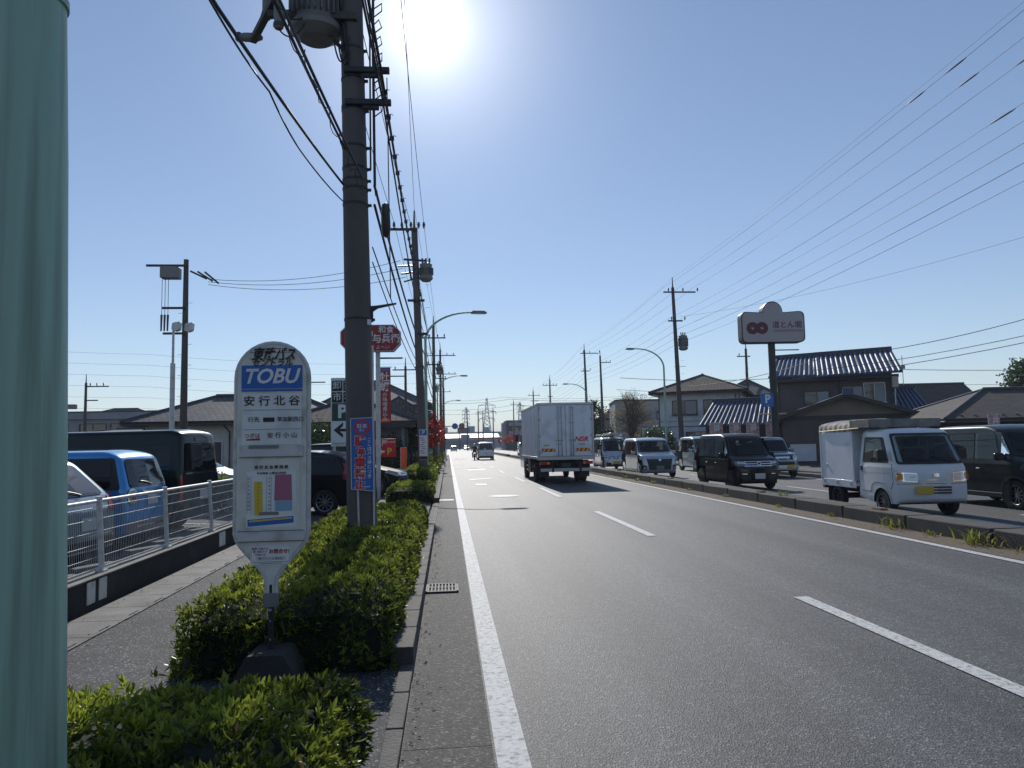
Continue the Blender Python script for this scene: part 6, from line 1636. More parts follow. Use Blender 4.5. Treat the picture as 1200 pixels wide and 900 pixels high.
def generic(name, label, grp, paint, L=4.1, W=1.69, H=1.48, rw=.31, hp=.98):
    p, r_ = sedan_prof(L, H); h = L / 2; w2 = W / 2
    c = Car(name, label, 'car', grp, L, W, H, p, r_, (-h + .75, h - .8), rw, paint, g=.2, tum=.15, br=.05)
    c.windows(hp, H - .13, [-h + .3, -h + 1.15, -h + 2.0, h - 1.2], -h + .3, h - 1.05); c.doors([(-h + 1.15, -h + 1.98, .28, hp - .04), (-h + 2.02, h - 1.15, .28, hp - .04)], hp - .12)
    c.part('windshield', [(fillet([(-w2 + .12, .98), (w2 - .12, .98), (w2 - .22, H - .09), (-w2 + .22, H - .09)], .07), 'glass')], 1, .012)
    c.part('rear_window', [(fillet([(-w2 + .16, 1.0), (w2 - .16, 1.0), (w2 - .24, H - .18), (-w2 + .24, H - .18)], .07), 'glass')], -1, .012)
    c.part('headlight', [(fillet([(w2 - .42, .62), (w2 - .02, .66), (w2 - .02, .8), (w2 - .38, .76)], .03), 'lens')], 1, .01, True, [(fillet([(h - .5, .76), (h - .08, .62), (h - .08, .76), (h - .4, .84)], .03), 'lens')])
    c.part('taillight', [(fillet([(w2 - .22, .8), (w2 - .02, .76), (w2 - .04, 1.22), (w2 - .14, 1.2)], .02), 'red_lens')], -1, .01, True, [(fillet([(-h + .06, .8), (-h + .3, .84), (-h + .26, 1.26), (-h + .16, 1.24)], .02), 'red_lens')])
    c.part('grille', [(rect(-w2 + .3, w2 - .3, .45, .72, .04), 'black_plastic'), (rect(-w2 + .3, w2 - .3, .64, .67, .01), 'chrome')], 1, .008); c.part('front_plate', [(rect(-.17, .17, .34, .5, .004), 'plate_w')], 1, .03)
    c.part('rear_plate', [(rect(-.17, .17, .58, .75, .004), 'plate_w')], -1, .02); c.part('bumper_trim', [(rect(-w2 + .15, w2 - .15, .26, .4, .04), 'black_plastic')], -1, .01); c.mirror(h - 1.5, 1.0)
    return c
generic('parked_car', 'silver car nose showing between the dark green van and the bus stop board', LP, 'p_silver', H=1.45).at((-8.15, 23.2, .09), -8)
generic('station_wagon', 'black station wagon crossing the driveway behind the bus stop', 'cars crossing the left driveway', 'p_black', L=3.9, H=1.5).at((-3.85, 18.35, .03), 167)
sv = generic('suv', 'black off-road wagon nosing out of the driveway behind the brown pole', 'cars crossing the left driveway', 'p_black', L=3.9, W=1.68, H=1.7, rw=.35, hp=1.08); sv.at((-3.35, 24.3, .03), -6)
b = MB(); sv.ends(b, rect(-.7, .7, .9, 1.0, .03), 'p_white', 1, .012); b.build('grille_panel', sv.t)
# ahead of us: white people carrier and a motorcyclist
fc = kei_tall('white people carrier driving away far ahead in the middle of the road', None, 'p_white', L=4.6, W=1.72, H=1.85, xc=1.75, xt=1.0, hood=1.05, zc=1.18, style='none', name='people_carrier', rw=.32, plate='plate_w', belt=1.02); fc.at((3.95, 78.5, 0), 90)
fc.part('bumper_trim', [(rect(-.7, .7, .26, .42, .03), 'black_plastic')], -1, .01)
generic('distant_car', 'tiny dark car at the far end of the road left of the white people carrier', 'tiny cars at the end of the road', 'p_bluegrey').at((1.5, 190, 0), 90)
generic('distant_car', 'tiny pale car crossing at the far end of the road', 'tiny cars at the end of the road', 'p_white').at((5.8, 228, 0), -90)
for i, (x, y, p, l) in enumerate([(10.0, 96, 'p_white', 'small white car far down the opposite lanes left of the box truck'), (12.6, 112, 'p_black', 'small black car far down the opposite lanes left of the box truck')]):
    kei_tall(l, NX, p).at((x, y, 0), -90)

# motorcycle and rider
t = empty('motorcycle', (2.78, 77, 0), 0, 'small motorcycle riding beside the white people carrier', 'motorcycle')
for y in (-.62, .62):
    b = MB(); T = Matrix.Translation((0, y, .3)) @ Matrix.Rotation(R(90), 4, 'Y'); b.lathe([(.2, -.05), (.28, -.05), (.3, 0), (.28, .05), (.2, .05)], 'rubber', 20, T, True); b.lathe([(0, -.02), (.2, -.03), (.2, .03), (0, .02)], 'alloy', 14, T); b.build('wheel', t, smooth=40)
b = MB(); b.tube([(0, -.62, .3), (0, -.1, .45), (0, .35, .8), (0, .62, .3)], .04, 'steel_dark', 8); b.box((0, .05, .45), (.26, .45, .3), 'steel_dark'); b.build('frame', t, smooth=50)
b = MB(); b.prism(fillet([(-.75, .72), (-.1, .74), (.35, .9), (.3, .7), (-.1, .6), (-.7, .62)], .05), -.12, .12, 'p_black', Matrix.Rotation(R(90), 4, 'Z')); b.build('seat', t, bevel=.03)
b = MB(); b.tube([(-.35, .25, 1.02), (0, .4, .98), (.35, .25, 1.02)], .016, 'steel_dark', 6); b.build('handlebar', t)
b = MB(); b.box((0, -.82, .7), (.14, .04, .08), 'red_lens'); b.box((0, -.84, .55), (.2, .02, .12), 'plate_w'); b.build('taillight', t)
pr_ = empty('person', (2.78, 76.8, 0), 0, 'rider in dark clothes and white helmet sitting on the small motorcycle', 'person')
J = [(0, -.1, .86), (0, -.08, 1.1), (0, .0, 1.36), (0, .04, 1.48), (-.2, .0, 1.36), (-.3, .14, 1.12), (-.33, .4, 1.04), (.2, .0, 1.36), (.3, .14, 1.12), (.33, .4, 1.04),
     (-.13, -.05, .84), (-.22, .36, .72), (-.2, .18, .32), (-.2, .3, .26), (.13, -.05, .84), (.22, .36, .72), (.2, .18, .32), (.2, .3, .26)]
Ed = [(0, 1), (1, 2), (2, 3), (2, 4), (4, 5), (5, 6), (2, 7), (7, 8), (8, 9), (0, 10), (10, 11), (11, 12), (12, 13), (0, 14), (14, 15), (15, 16), (16, 17)]
me = bpy.data.meshes.new('body'); me.from_pydata(J, Ed, []); o = bpy.data.objects.new('body', me); C.objects.link(o); o.parent = pr_
md = o.modifiers.new('skin', 'SKIN')
bmx = bmesh.new(); bmx.from_mesh(me); ly = bmx.verts.layers.skin.verify(); bmx.verts.ensure_lookup_table()
for i, r_ in enumerate([.15, .15, .16, .06, .075, .06, .045, .075, .06, .045, .1, .075, .055, .05, .1, .075, .055, .05]):
    bmx.verts[i][ly].radius = (r_, r_ * .85); bmx.verts[i][ly].use_root = (i == 0)
bmx.to_mesh(me); bmx.free()
o.modifiers.new('sub', 'SUBSURF').render_levels = 2
me.materials.append(M['black_plastic'])
b = MB(); b.lathe([(0, -.13), (.08, -.12), (.125, -.05), (.14, .03), (.12, .1), (.06, .14), (0, .15)], 'p_white', 20, Matrix.Translation((0, .06, 1.62))); b.build('helmet', pr_, smooth=60)

# ================================================================ buildings
M['wall_cream'] = mat('wall_cream', (.62, .6, .55), .85, var=.08, vscale=1.5, dirt=(.3, .27, .22), dscale=.8, damt=.4)
M['wall_white'] = mat('wall_white', (.68, .69, .7), .8, var=.08, vscale=1.2, dirt=(.35, .34, .31), dscale=.7, damt=.5)
M['wall_grey'] = mat('wall_grey', (.3, .31, .33), .85, var=.1, vscale=1, dirt=(.2, .2, .2), dscale=.6, damt=.4)
M['wall_brown'] = mat('wall_brown', (.12, .095, .09), .85, var=.15, vscale=1.5)
M['wall_tan'] = mat('wall_tan', (.27, .21, .155), .85, var=.12, vscale=1.5)
M['wall_dark'] = mat('wall_dark', (.05, .045, .042), .85, var=.15)
M['wall_blue'] = mat('wall_blue', (.22, .28, .36), .8, var=.08)
M['trim_dark'] = mat('trim_dark', (.05, .042, .038), .6)
M['trim_cream'] = mat('trim_cream', (.5, .42, .3), .7)
M['roof_metal'] = mat('roof_blue_tile', (.055, .095, .17), .55, .0, var=.2, vscale=3)
M['roof_ridge'] = mat('roof_ridge', (.035, .045, .065), .5, var=.15)
M['tile_grey'] = tile_mat('tile_grey', (.1, .1, .105), .3, .3, .7, .22)
M['tile_brown'] = tile_mat('tile_brown', (.12, .09, .075), .3, .26, .95, .35)
M['tile_tan'] = tile_mat('tile_tan', (.2, .15, .11), .3, .28, .95, .4)
M['shingle'] = tile_mat('shingle', (.07, .062, .055), .45, .16, .85, .6)
M['roof_white'] = mat('roof_sheet_white', (.8, .78, .74), .25, .1)
M['curtain'] = mat('window_blind', (.35, .36, .36), .8)

class B_:
    """a building: parts in world-like local coordinates (origin at its base corner)"""
    def __init__(s, name, loc, rz, label, cat='building', group=None): s.t = empty(name, loc, R(rz), label, cat, group)
    def wall(s, x0, x1, y0, y1, z0, z1, m, name='wall'):
        b = MB(); b.bx(x0, x1, y0, y1, z0, z1, m); return b.build(name, s.t)
    def win(s, x, z, w, h, y, face='-y', n=2, m='trim_dark', glass='glass_win', curtain=False, sill=True):
        """window in a wall plane: frame ring, pane set back in it, sill, mullions"""
        f = MB(); T = Matrix.Translation((x, y, z)) if face == '-y' else (Matrix.Translation((y, x, z)) @ Matrix.Rotation(R(90 if face == '+x' else -90), 4, 'Z'))
        d = .05
        for (cx, cz, sx, sz) in ((0, h / 2 + d / 2, w + 2 * d, d), (0, -h / 2 - d / 2, w + 2 * d, d), (-w / 2 - d / 2, 0, d, h), (w / 2 + d / 2, 0, d, h)): f.box((cx, -.035, cz), (sx, .11, sz), m, mx=T)
        for k in range(1, n): f.box((-w / 2 + w * k / n, -.03, 0), (.045, .05, h), m, mx=T)
        o = f.build('window', s.t)
        g = MB(); g.box((0, -.012, 0), (w, .02, h), glass, mx=T)
        if curtain: g.box((w * .25, -.026, 0), (w * .44, .006, h * .94), 'curtain', mx=T)
        g.build('pane', o)
        if sill:
            q = MB(); q.box((0, -.08, -h / 2 - d - .025), (w + .25, .16, .04), m, mx=T); q.build('sill', o)
        return o
    def roof(s, pts_faces, m, name='roof', th=.1, uvs=True):
        """roof planes given as quads/tris of 3-D points (eave first), each a slab with thickness and metre UVs"""
        me = bpy.data.meshes.new(name); vs = []; fs = []; uv = []
        for face in pts_faces:
            P = [Vector(p) for p in face]; n = (P[1] - P[0]).cross(P[2] - P[0]).normalized()
            if n.z < 0: n = -n
            e = (P[1] - P[0]).normalized(); u = n.cross(e).normalized()
            o = len(vs); k = len(P)
            vs += [p for p in P] + [p - n * th for p in P]
            top = tuple(o + i for i in range(k)); bot = tuple(o + k + i for i in reversed(range(k)))
            F_ = [top, bot] + [(o + (i + 1) % k, o + i, o + k + i, o + k + (i + 1) % k) for i in range(k)]
            for f in F_:
                fs.append(f)
                for i in f: q = vs[i] - P[0]; uv.append((q.dot(e), q.dot(u)))
        me.from_pydata(vs, [], fs); me.materials.append(M[m]); l = me.uv_layers.new(name='UVMap')
        l.data.foreach_set('uv', np.array(uv, np.float32).ravel()); me.update()
        o = bpy.data.objects.new(name, me); C.objects.link(o); o.parent = s.t
        return o
    def hip(s, x0, x1, y0, y1, ze, zr, m, ov=.5, rid=None, name='roof', gable=False):
        x0 -= ov; x1 += ov; y0 -= ov; y1 += ov
        if (x1 - x0) >= (y1 - y0): d = 0 if gable else (y1 - y0) / 2; ym = (y0 + y1) / 2; a, c = (x0 + d, ym, zr), (x1 - d, ym, zr)
        else: d = 0 if gable else (x1 - x0) / 2; xm = (x0 + x1) / 2; a, c = (xm, y0 + d, zr), (xm, y1 - d, zr)
        A, B2, C2, D = (x0, y0, ze), (x1, y0, ze), (x1, y1, ze), (x0, y1, ze)
        if (x1 - x0) >= (y1 - y0): F_ = [(A, B2, c, a), (C2, D, a, c)] + ([] if gable else [(B2, C2, c), (D, A, a)])
        else: F_ = [(B2, C2, c, a), (D, A, a, c)] + ([] if gable else [(A, B2, a), (C2, D, c)])
        o = s.roof(F_, m, name)
        b = MB(); b.tube([Vector(a) + Vector((0, 0, .03)), Vector(c) + Vector((0, 0, .03))], .11, rid or 'roof_ridge', 8)
        if not gable:
            for p, q in ((A, a), (D, a), (B2, c), (C2, c)) if (x1 - x0) >= (y1 - y0) else ((A, a), (B2, a), (C2, c), (D, c)): b.tube([Vector(p) + Vector((0, 0, .02)), Vector(q) + Vector((0, 0, .02))], .07, rid or 'roof_ridge', 6)
        b.build('ridge', o, smooth=50)
        b = MB(); g = [(x0 + .03, y0 + .03), (x1 - .03, y0 + .03), (x1 - .03, y1 - .03), (x0 + .03, y1 - .03)]
        for i in range(4):
            p, q = g[i], g[(i + 1) % 4]; b.tube([(p[0], p[1], ze - .16), (q[0], q[1], ze - .16)], .06, 'trim_dark', 6)
        b.build('gutter', o)
        return o
    def ribroof(s, e0, e1, r0, r1, m='roof_metal', sp=.33, rr=.085, name='roof'):
        """tiled slope with raised ribs running up it: eave e0-e1, ridge r0-r1"""
        e0, e1, r0, r1 = map(Vector, (e0, e1, r0, r1)); n = (e1 - e0).cross(r0 - e0).normalized()
        if n.z < 0: n = -n
        b = MB(); b.add([e0, e1, r1, r0, e0 - n * .12, e1 - n * .12, r1 - n * .12, r0 - n * .12], [(0, 1, 2, 3), (7, 6, 5, 4), (0, 4, 5, 1), (1, 5, 6, 2), (2, 6, 7, 3), (3, 7, 4, 0)], m)
        L_ = (e1 - e0).length; N = int(L_ / sp)
        for k in range(N + 1):
            f = (k + .5) / (N + 1); p = e0.lerp(e1, f) - (r0 - e0).normalized() * .04; q = r0.lerp(r1, f); st = 7
            b.tube([p.lerp(q, i / st) + n * (.02 + .012 * (i % 2)) for i in range(st + 1)], rr, m, 8)
        o = b.build(name, s.t, smooth=45)
        b = MB(); b.tube([r0 + n * .05, r1 + n * .05], .16, 'roof_ridge', 8); b.tube([r0 + Vector((0, 0, .2)), r1 + Vector((0, 0, .2))], .09, 'roof_ridge', 8); b.build('ridge', o, smooth=50)
        return o
    def misc(s, name, fn, parent=None, **kw):
        b = MB(); fn(b); return b.build(name, parent or s.t, **kw)

# ---- white two-storey house
h = B_('white_house', (18.15, 61, .05), -27, 'white two-storey house with a brown hipped roof and two upper windows', 'house')
h.wall(.0, 6.6, 0, 8, 0, 5.65, 'wall_white')
def trims(b):
    for z in (1.1, 2.75, 3.2): b.box((3.3, -.015, z), (6.64, .05, .05), 'trim_dark' if z == 2.75 else 'wall_grey')
    b.box((6.62, -.02, 2.8), (.07, .07, 5.6), 'trim_dark'); b.box((-.02, -.02, 2.8), (.07, .07, 5.6), 'trim_dark'); b.bx(-.03, 6.63, -.04, -.002, 0, .9, 'wall_grey')
    b.tube([(6.3, -.08, 5.4), (6.3, -.08, .2)], .04, 'trim_dark', 6)
h.misc('trim', trims)
h.hip(0, 6.6, 0, 8, 5.7, 7.35, 'tile_brown', .75)
h.win(2.15, 4.35, 2.0, 1.15, 0, curtain=True); h.win(4.75, 4.35, 2.0, 1.15, 0, curtain=True)
h.win(3.4, 1.6, 2.4, 1.3, 0); h.win(1.8, 4.2, .9, 1.4, 6.6, '+x'); h.win(5.3, 4.2, 1.4, 1.1, 6.6, '+x'); h.win(2.8, 1.5, 1.4, 1.1, 6.6, '+x')
def balc(b):
    b.bx(-1.6, -.01, .3, 2.6, 1.55, 1.7, 'wall_grey'); b.bx(-1.6, -1.5, .3, 2.6, 1.7, 2.7, 'wall_white'); b.bx(-1.5, -.01, .3, .4, 1.7, 2.7, 'wall_white'); b.bx(-1.55, -1.4, .35, .5, 0, 1.55, 'wall_grey')
h.misc('balcony', balc)
h.misc('antenna', lambda b: (b.tube([(1.2, 4, 7), (1.2, 4, 8.4)], .03, 'steel', 6), [b.tube([(.8 + .12 * k, 4, 8.3), (.8 + .12 * k, 4.5, 8.3)], .012, 'steel', 4) for k in range(8)], b.tube([(.7, 4.2, 8.3), (1.8, 4.2, 8.3)], .015, 'steel', 4)))
h.wall(4.2, 9.0, 8.1, 16, 0, 5.6, 'wall_cream', 'annex_wall')
h.hip(4.2, 9.0, 8.1, 16, 5.6, 7.3, 'tile_grey', .5, name='annex_roof', gable=False)
# grey flat block behind
g = B_('grey_house', (18.3, 78, .05), -8, 'plain pale grey flat-roofed block behind the bare tree', 'house')
g.wall(0, 6.8, 0, 8, 0, 6.0, 'wall_grey'); g.misc('parapet', lambda b: b.bx(-.08, 6.88, -.08, 8.08, 6.0, 6.15, 'trim_dark')); g.win(4.9, 4.4, .8, .8, 0, n=1); g.win(2.8, 2.2, 1.6, 1.2, 0)
g.misc('downpipe', lambda b: b.tube([(6.2, -.06, 5.9), (6.2, -.06, .1)], .05, 'trim_dark', 6))

# ---- brown restaurant
r = B_('restaurant', (21.75, 47.2, .06), -27, 'large dark brown two-storey restaurant with blue-grey ribbed tile roofs and a broad gable', 'restaurant')
r.wall(.5, 7.4, 1, 8, 0, 5.7, 'wall_brown')
r.ribroof((-.1, .2, 5.75), (3.3, .2, 5.7), (.3, 4.3, 7.35), (3.3, 4.3, 7.4)); r.ribroof((2.9, -.15, 5.62), (8.0, -.15, 5.7), (2.9, 4.3, 7.4), (7.9, 4.3, 7.5), name='roof')
r.ribroof((7.9, 8.8, 5.7), (-.1, 8.8, 5.7), (7.9, 4.3, 7.45), (.2, 4.3, 7.35), name='rear_roof')
r.misc('eave_beam', lambda b: (b.bx(-.05, 7.8, .3, .5, 5.35, 5.55, 'trim_dark'), b.bx(7.4, 7.75, .2, 1.4, 4.7, 5.4, 'trim_cream')))
r.misc('downpipe', lambda b: b.tube([(7.6, .9, 5.4), (7.55, .9, 1.5)], .05, 'steel', 6))
for x, w_, hh, z in ((2.9, 1.5, 1.1, 4.1), (5.1, 1.2, .9, 4.45), (6.4, 1.2, 1.2, 4.45)): r.win(x, z, w_, hh, 1, n=2, m='steel' if x > 6 else 'trim_dark', curtain=True)
for x in (.5, 4.3, 7.4): r.misc('post', lambda b, x=x: b.box((x, .98, 2.9), (.14, .08, 5.6), 'trim_dark'))
# broad front gable (single storey wing towards the road)
def gab(b):
    b.prism([(.9, 0), (7.9, 0), (7.9, 2.75), (4.4, 3.9), (.9, 2.75)], -5.5, 1, 'wall_tan', msides='wall_brown')
r.misc('gable_wall', gab)
r.misc('fascia', lambda b: (b.bx(.8, 8.0, -5.58, -5.5, 0, 2.62, 'wall_brown'), b.bx(.7, 8.1, -5.62, -5.48, 2.62, 2.85, 'trim_dark')))
apx = 4.4
r.ribroof((.2, -6.1, 2.6), (.2, 1.2, 2.6), (apx, -6.1, 4.05), (apx, 1.2, 4.05), 'roof_metal', .33, .07, 'gable_roof'); r.ribroof((8.6, 1.2, 2.6), (8.6, -6.1, 2.6), (apx, 1.2, 4.05), (apx, -6.1, 4.05), 'roof_metal', .33, .07, 'gable_roof')
r.misc('bargeboard', lambda b: (b.prism([(.2, 2.48), (.2, 2.7), (apx, 4.12), (8.6, 2.7), (8.6, 2.48), (apx, 3.88)], -6.2, -6.1, 'trim_dark'), b.box((apx, -6.25, 4.15), (.5, .25, .4), 'roof_metal')))
r.misc('lantern', lambda b: (b.tube([(.3, -6.8, 0), (.3, -6.8, 3.4)], .07, 'trim_cream', 6), b.tube([(-.4, -6.8, 3.0), (1.1, -6.8, 3.0)], .04, 'trim_cream', 6)))
r.misc('entrance', lambda b: (b.bx(3.4, 5.6, -5.66, -5.59, 0, 2.1, 'wall_dark'), b.bx(3.5, 4.45, -5.7, -5.665, .1, 2.0, 'glass_win'), b.bx(4.55, 5.5, -5.7, -5.665, .1, 2.0, 'glass_win')))
r.misc('notice_board', lambda b: b.box((1.9, -5.7, .7), (1.4, .06, 1.0), 'wall_white'))
# side wing left with ribbed roof
r.wall(-4.6, .4, 2, 9, 0, 2.7, 'wall_dark', 'wing_wall'); r.ribroof((-5.0, 1.2, 2.6), (.2, 1.2, 2.6), (-4.4, 5.2, 4.4), (.2, 5.2, 4.4), name='wing_roof')
r.wall(7.4, 9.4, 2, 8, 0, 2.9, 'wall_dark', 'wing_wall'); r.ribroof((7.45, 1.0, 2.85), (9.9, 1.0, 2.85), (7.45, 5, 4.8), (9.2, 5, 4.8), name='wing_roof')

# ---- houses at the right
h = B_('house', (39.6, 62, .05), -8, 'house with a plain dark gabled roof and aerial behind the restaurant', 'house')
h.wall(0, 8, 0, 7, 0, 3.9, 'wall_brown'); h.hip(0, 8, 0, 7, 3.9, 6.4, 'shingle', .6, gable=True); h.win(2, 2.4, 1.8, 1.2, 0); h.win(5.5, 2.4, 1.8, 1.2, 0)
h.misc('antenna', lambda b: (b.tube([(3.0, 3.4, 6.2), (3.0, 3.4, 9.2)], .035, 'steel', 6), b.box((3.05, 3.4, 8.1), (.35, .1, .35), 'transformer'), b.lathe([(0, 0), (.3, .05), (.4, .15)], 'white_steel', 14, Matrix.Translation((1.2, -.2, 4.3)) @ Matrix.Rotation(R(70), 4, 'X')), b.tube([(1.2, 0, 3.2), (1.2, -.15, 4.3)], .03, 'steel', 6)))
h = B_('low_house', (24.6, 33.5, .05), -9, 'low dark building with a wide shingled hip roof behind the grey-green wagon', 'building')
h.wall(0, 16, 0, 7, 0, 2.35, 'wall_dark'); h.hip(0, 16, 0, 7, 2.35, 3.95, 'shingle', .7)
h.misc('snow_guards', lambda b: [b.box((-.4 + .65 * k, -.35, 2.5), (.14, .05, .05), 'trim_dark') for k in range(25)])
h.win(3, 1.5, 2.2, 1.1, 0); h.win(8, 1.5, 2.2, 1.1, 0)
h = B_('distant_house', (47, 44, .05), 0, 'grey ridge of another house above the low shingled roof at the right edge', 'house')
h.wall(0, 10, 0, 8, 0, 3.6, 'wall_grey'); h.hip(0, 10, 0, 8, 3.6, 5.5, 'tile_grey', .6); h.win(3, 2.2, 1.6, 1.1, 0)

# ---- left side
h = B_('hall', (-15.1, 38, .1), 0, 'cream single-storey hall with a long grey tiled hip roof behind the car park', 'hall')
h.wall(0, 9.6, 0, 5.2, 0, 2.85, 'wall_cream'); h.hip(0, 9.6, 0, 5.2, 2.95, 4.4, 'tile_grey', .9)
h.misc('soffit', lambda b: b.bx(-.8, 10.4, -.8, 6.0, 2.84, 2.92, 'trim_cream'))
h.win(6.2, 1.3, 1.3, 1.3, 0, n=1, m='wall_white'); h.win(8.0, 1.3, 1.3, 1.3, 0, n=1, m='wall_white'); h.win(3.0, 1.3, 1.4, 1.2, 0, m='wall_white')
h.misc('downpipe', lambda b: (b.tube([(-.05, -.1, 2.8), (-.05, -.1, 0)], .05, 'trim_dark', 6), b.tube([(3.9, -.6, 2.8), (4.1, -.1, 2.4), (4.1, -.1, 0)], .04, 'trim_dark', 6)))
h = B_('flat_block', (-37, 62, .1), 0, 'long low grey flat-roofed block with a strip of windows at the far left', 'building')
h.wall(0, 15, 0, 8, 0, 4.2, 'wall_grey'); h.misc('parapet', lambda b: (b.bx(-.3, 15.3, -.3, 8.3, 4.2, 4.75, 'wall_grey'), b.bx(-.34, 15.34, -.34, 8.34, 4.75, 4.85, 'trim_dark')))
for x in (2, 5.2, 8.2, 10.6, 13.2): h.win(x, 3.4, 2.0, .8, 0, n=2)
h.misc('canopy', lambda b: b.bx(.0, 14.5, -1.2, -.01, 1.9, 2.1, 'wall_dark'))
h = B_('distant_block', (-26, 50, .1), 0, 'low pale wall and shed roof left of the tiled hall', 'shed')
h.wall(0, 7.6, 0, 6, 0, 2.5, 'wall_grey'); h.hip(0, 7.6, 0, 6, 2.5, 3.1, 'tile_grey', .4)
h = B_('tan_house', (-9.4, 47, .1), 0, 'house with a tan tiled roof and dark ridge behind the parking sign', 'house')
h.wall(0, 5.2, 0, 7, 0, 3.1, 'wall_tan'); h.hip(0, 5.2, 0, 7, 3.2, 5.3, 'tile_tan', .7); h.win(2.4, 1.8, 1.8, 1.2, 0)
h = B_('tiled_house', (-10.5, 62, .1), 0, 'dark blue tiled roof peak of a house above the tan roof', 'house')
h.wall(0, 8.6, 0, 8, 0, 5.0, 'wall_cream'); h.hip(0, 8.6, 0, 8, 5.0, 7.4, 'tile_grey', .6); h.win(4, 4, 1.5, 1.0, 0)
h = B_('noodle_restaurant', (-7.6, 36.5, .1), 0, 'low grey restaurant with a broad gabled roof behind the red parking sign', 'restaurant')
h.wall(0, 5.3, 0, 8, 0, 2.45, 'wall_grey'); h.hip(0, 5.3, 0, 8, 2.75, 4.1, 'tile_brown', .9)
h.misc('canopy', lambda b: (b.bx(-.6, 6.0, -1.5, -.02, 2.45, 2.62, 'trim_cream'), b.bx(-.62, 6.02, -1.54, -1.5, 2.4, 2.68, 'trim_dark'), b.box((5.6, -1.3, 1.2), (.12, .12, 2.4), 'trim_dark'), b.box((2.5, -1.3, 1.2), (.12, .12, 2.4), 'trim_dark')))
h.win(3.5, 1.3, 1.6, 1.3, 0); h.win(1.3, 1.3, 1.4, 1.3, 0)
h = B_('brown_house', (-6.3, 58, .05), 0, 'brown-roofed house behind the thin pole left of the second utility pole', 'house')
h.wall(0, 4.6, 0, 7, 0, 3.6, 'wall_tan'); h.hip(0, 4.6, 0, 7, 3.7, 5.6, 'tile_brown', .6); h.win(2.5, 2.4, 1.6, 1, 0)
h = B_('dark_house', (-7.5, 88, .05), 0, 'dim two-storey house beyond the red-leaved trees on the left', 'house')
h.wall(0, 5.2, 0, 8, 0, 5.4, 'wall_grey'); h.hip(0, 5.2, 0, 8, 5.4, 7.2, 'tile_grey', .5); h.win(3, 4.2, 1.4, 1, 0); h.win(3, 1.8, 1.4, 1, 0)

# ---- far right, beyond the truck
h = B_('dark_flats', (16.6, 205, .05), 0, 'dark four-storey flats with balconies at the left edge of the box truck', 'flats')
h.wall(0, 16, 0, 12, 0, 8.3, 'wall_dark')
for k in range(3):
    h.misc('balcony', lambda b, k=k: (b.bx(.5, 9, -1.1, -.01, 1.9 + 2.4 * k, 2.05 + 2.4 * k, 'wall_grey'), b.bx(.5, 9, -1.15, -1.1, 1.9 + 2.4 * k, 2.8 + 2.4 * k, 'wall_blue')))
    for x in (2.5, 5.5, 8): h.win(x, 3.3 + 2.4 * k if k < 2 else 7.6, 1.8, 1.0, 0, sill=False)
h.misc('stair_tower', lambda b: b.bx(-1.2, -.02, 1, 5, 0, 7.6, 'wall_grey')); h.misc('roof_tank', lambda b: b.bx(5, 8, 3, 6, 8.3, 9.6, 'wall_grey'))
specs = [(19.5, 130, 6, 8, 4.2, 'wall_white', 'tile_grey', 'small pale house behind the first right-hand red tree'), (18.4, 146, 7, 8, 4.8, 'wall_grey', 'tile_brown', 'grey house before the dark flats'),
         (24, 98, 8, 9, 5.4, 'wall_brown', 'tile_grey', 'dark house showing right of the box truck'), (30, 86, 8, 8, 5.2, 'wall_cream', 'tile_grey', 'pale house behind the bare tree on the right'), (37, 92, 9, 8, 5.6, 'wall_grey', 'tile_brown', 'grey house behind the restaurant'),
         (50, 80, 10, 9, 4.6, 'wall_cream', 'tile_grey', 'distant house behind the low shingled roof'), (20, 215, 14, 9, 6.0, 'wall_blue', 'tile_grey', 'blue-grey house at the far right end of the road'), (30, 120, 9, 9, 6, 'wall_grey', 'tile_grey', 'house hidden behind the box truck'),
         (-16, 105, 8, 9, 5, 'wall_grey', 'tile_grey', 'house far behind the cream hall'), (-30, 100, 10, 9, 5, 'wall_brown', 'tile_brown', 'brown house far behind the flat block'), (-9, 150, 7, 9, 5.4, 'wall_grey', 'tile_grey', 'distant house behind the farthest red tree'), (-46, 90, 12, 9, 5, 'wall_grey', 'tile_grey', 'distant house at the left end of the skyline'), (66, 70, 10, 9, 4.4, 'wall_grey', 'tile_brown', 'distant brown-roofed house far right')]
for x, y, w_, d_, hh, wm, rm, l in specs:
    h = B_('house', (x, y, .05), random.uniform(-6, 6), l, 'house', 'distant houses')
    h.wall(0, w_, 0, d_, 0, hh, wm); h.hip(0, w_, 0, d_, hh, hh + 1.9, rm, .6)
    for xx in np.linspace(1.6, w_ - 1.6, max(2, int(w_ / 3))):
        h.win(float(xx), hh - 1.2, 1.4, 1.0, 0)
        if hh > 4.5: h.win(float(xx), 1.6, 1.4, 1.1, 0)
# coloured pennant roof beside the plain pole
h = B_('sales_office', (19.6, 92, .05), 0, 'small building with checked coloured flags right of the box truck', 'shop')
h.wall(0, 3.6, 0, 6, 0, 4.4, 'wall_grey'); h.hip(0, 3.6, 0, 6, 4.6, 5.9, 'tile_grey', .4)
def flags(b):
    cs = ['red_bright', 'yellow_sign', 'white_sign', 'dkgreen_sign', 'blue_sign', 'orange']
    for i in range(10):
        for j in range(4):
            x = -.3 + .42 * i; z = 2.0 + (.55 * j if j < 2 else 2.2 + .4 * j); b.add([(x, -.6, z), (x + .3, -.6, z), (x + .15, -.62, z - .32)], [(0, 1, 2)], cs[(i * 2 + j) % 6])
h.misc('pennants', flags)
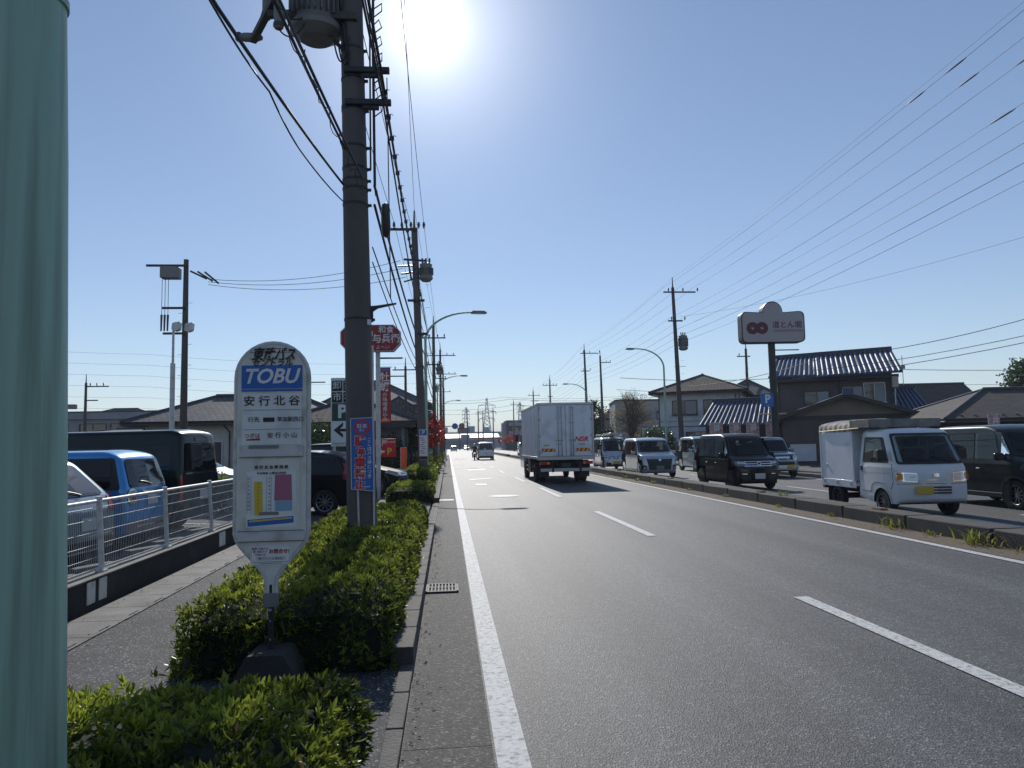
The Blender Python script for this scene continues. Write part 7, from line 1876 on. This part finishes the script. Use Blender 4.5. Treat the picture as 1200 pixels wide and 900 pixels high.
# ---- end of the road
h = B_('warehouse', (-8, 330 + 30, .0), 0, 'long pale blue warehouse closing the end of the road', 'warehouse')
h.wall(0, 50, 0, 30, 0, 7.6, 'wall_blue'); h.misc('roof', lambda b: b.bx(-.5, 50.5, -.5, 30.5, 7.6, 8.0, 'wall_grey'))
h.misc('roof_plant', lambda b: (b.bx(18, 21.5, 4, 8, 8.0, 11, 'wall_blue'), b.bx(26, 29, 4, 8, 8.0, 10.4, 'wall_blue'), b.bx(6, 8, 4, 8, 8, 10.6, 'wall_blue')))
h = B_('filling_station', (-3.5, 300, .0), 0, 'filling station with a sunlit white canopy roof at the end of the road', 'canopy')
h.misc('canopy_roof', lambda b: (b.add([(0, 0, 4.6), (25, 0, 4.6), (25, 14, 6.4), (0, 14, 6.4), (0, 0, 4.2), (25, 0, 4.2), (25, 14, 6.0), (0, 14, 6.0)], [(0, 1, 2, 3), (7, 6, 5, 4), (1, 5, 6, 2), (2, 6, 7, 3), (3, 7, 4, 0)], 'roof_white'), b.bx(-.1, 25.1, -.15, -.0, 4.0, 4.55, 'red_sign')))
for x in (2, 12, 22): h.misc('column', lambda b, x=x: b.box((x, 3, 2.1), (.5, .5, 4.2), 'wall_blue'))
h.wall(1, 24, 10, 14, 0, 3.6, 'wall_blue', 'back_wall')
h = B_('billboard', (5.6, 250, .0), 0, 'brown and blue road sign board on a frame above the far junction', 'sign')
h.misc('board', lambda b: (b.bx(-2.3, 1.9, 0, .3, 5.6, 7.6, 'wall_brown'), b.bx(-1.2, 1.9, 0, .2, 3.6, 5.2, 'wall_blue'))); h.misc('post', lambda b: b.box((-1.6, .2, 3.8), (.4, .3, 7.6), 'steel_dark'))

# ---- unseen houses and trees added behind the camera for reflections and dimmer ambient light
for i, (x, y, w_, d_, hh) in enumerate([(-24, -34, 14, 10, 6), (-8, -75, 12, 10, 7), (17.5, -30, 12, 10, 7), (18, -52, 13, 10, 6), (2, -110, 22, 10, 9), (32, -20, 12, 12, 6), (-45, -30, 16, 10, 6)]):
    h = B_('house', (x, y, .05), 0, ['unseen house added behind the camera on the near left', 'unseen house added behind the camera by the left kerb', 'unseen house added behind the camera on the near right', 'second unseen house added behind the camera on the right', 'unseen broad building added across the road behind the camera', 'unseen house added behind the camera far to the right', 'unseen house added behind the camera far to the left'][i], 'house', 'unseen houses added behind the camera')
    h.wall(0, w_, 0, d_, 0, hh, ['wall_brown', 'wall_grey', 'wall_tan'][i % 3]); h.hip(0, w_, 0, d_, hh, hh + 2, 'tile_grey', .6)
for i, (x, y, h_) in enumerate([(-9, -26, 8), (17.5, -14, 7), (26, -42, 9), (-16, -50, 9)]):
    tree((x, y, 0), ['unseen tree added behind the camera on the left', 'unseen tree added behind the camera at the right kerb', 'unseen tree added behind the camera between the right houses', 'unseen tree added behind the camera beyond the left house'][i], h_, [(0, 0, h_ * .6, h_ * .4, h_ * .33)], 2500, .4, 'leaf_dark', .2, grp='unseen trees added behind the camera')

# ================================================================ the air between here and the far end of the road
HAZE = True
if HAZE:
    hm = bpy.data.materials.new('haze'); hm.use_nodes = True; nt = hm.node_tree
    for n in list(nt.nodes):
        if n.type == 'BSDF_PRINCIPLED': nt.nodes.remove(n)
    pv = nt.nodes.new('ShaderNodeVolumePrincipled'); pv.inputs['Color'].default_value = (.8, .87, 1, 1); pv.inputs['Density'].default_value = .00042; pv.inputs['Anisotropy'].default_value = .1
    nt.links.new(pv.outputs[0], nt.nodes['Material Output'].inputs['Volume'])
    b = MB(); b.bx(-1510, 1510, -310, 2510, -1.1, 40, 'steel'); o = b.build('haze'); o.data.materials.clear(); o.data.materials.append(hm); o['kind'] = 'stuff'
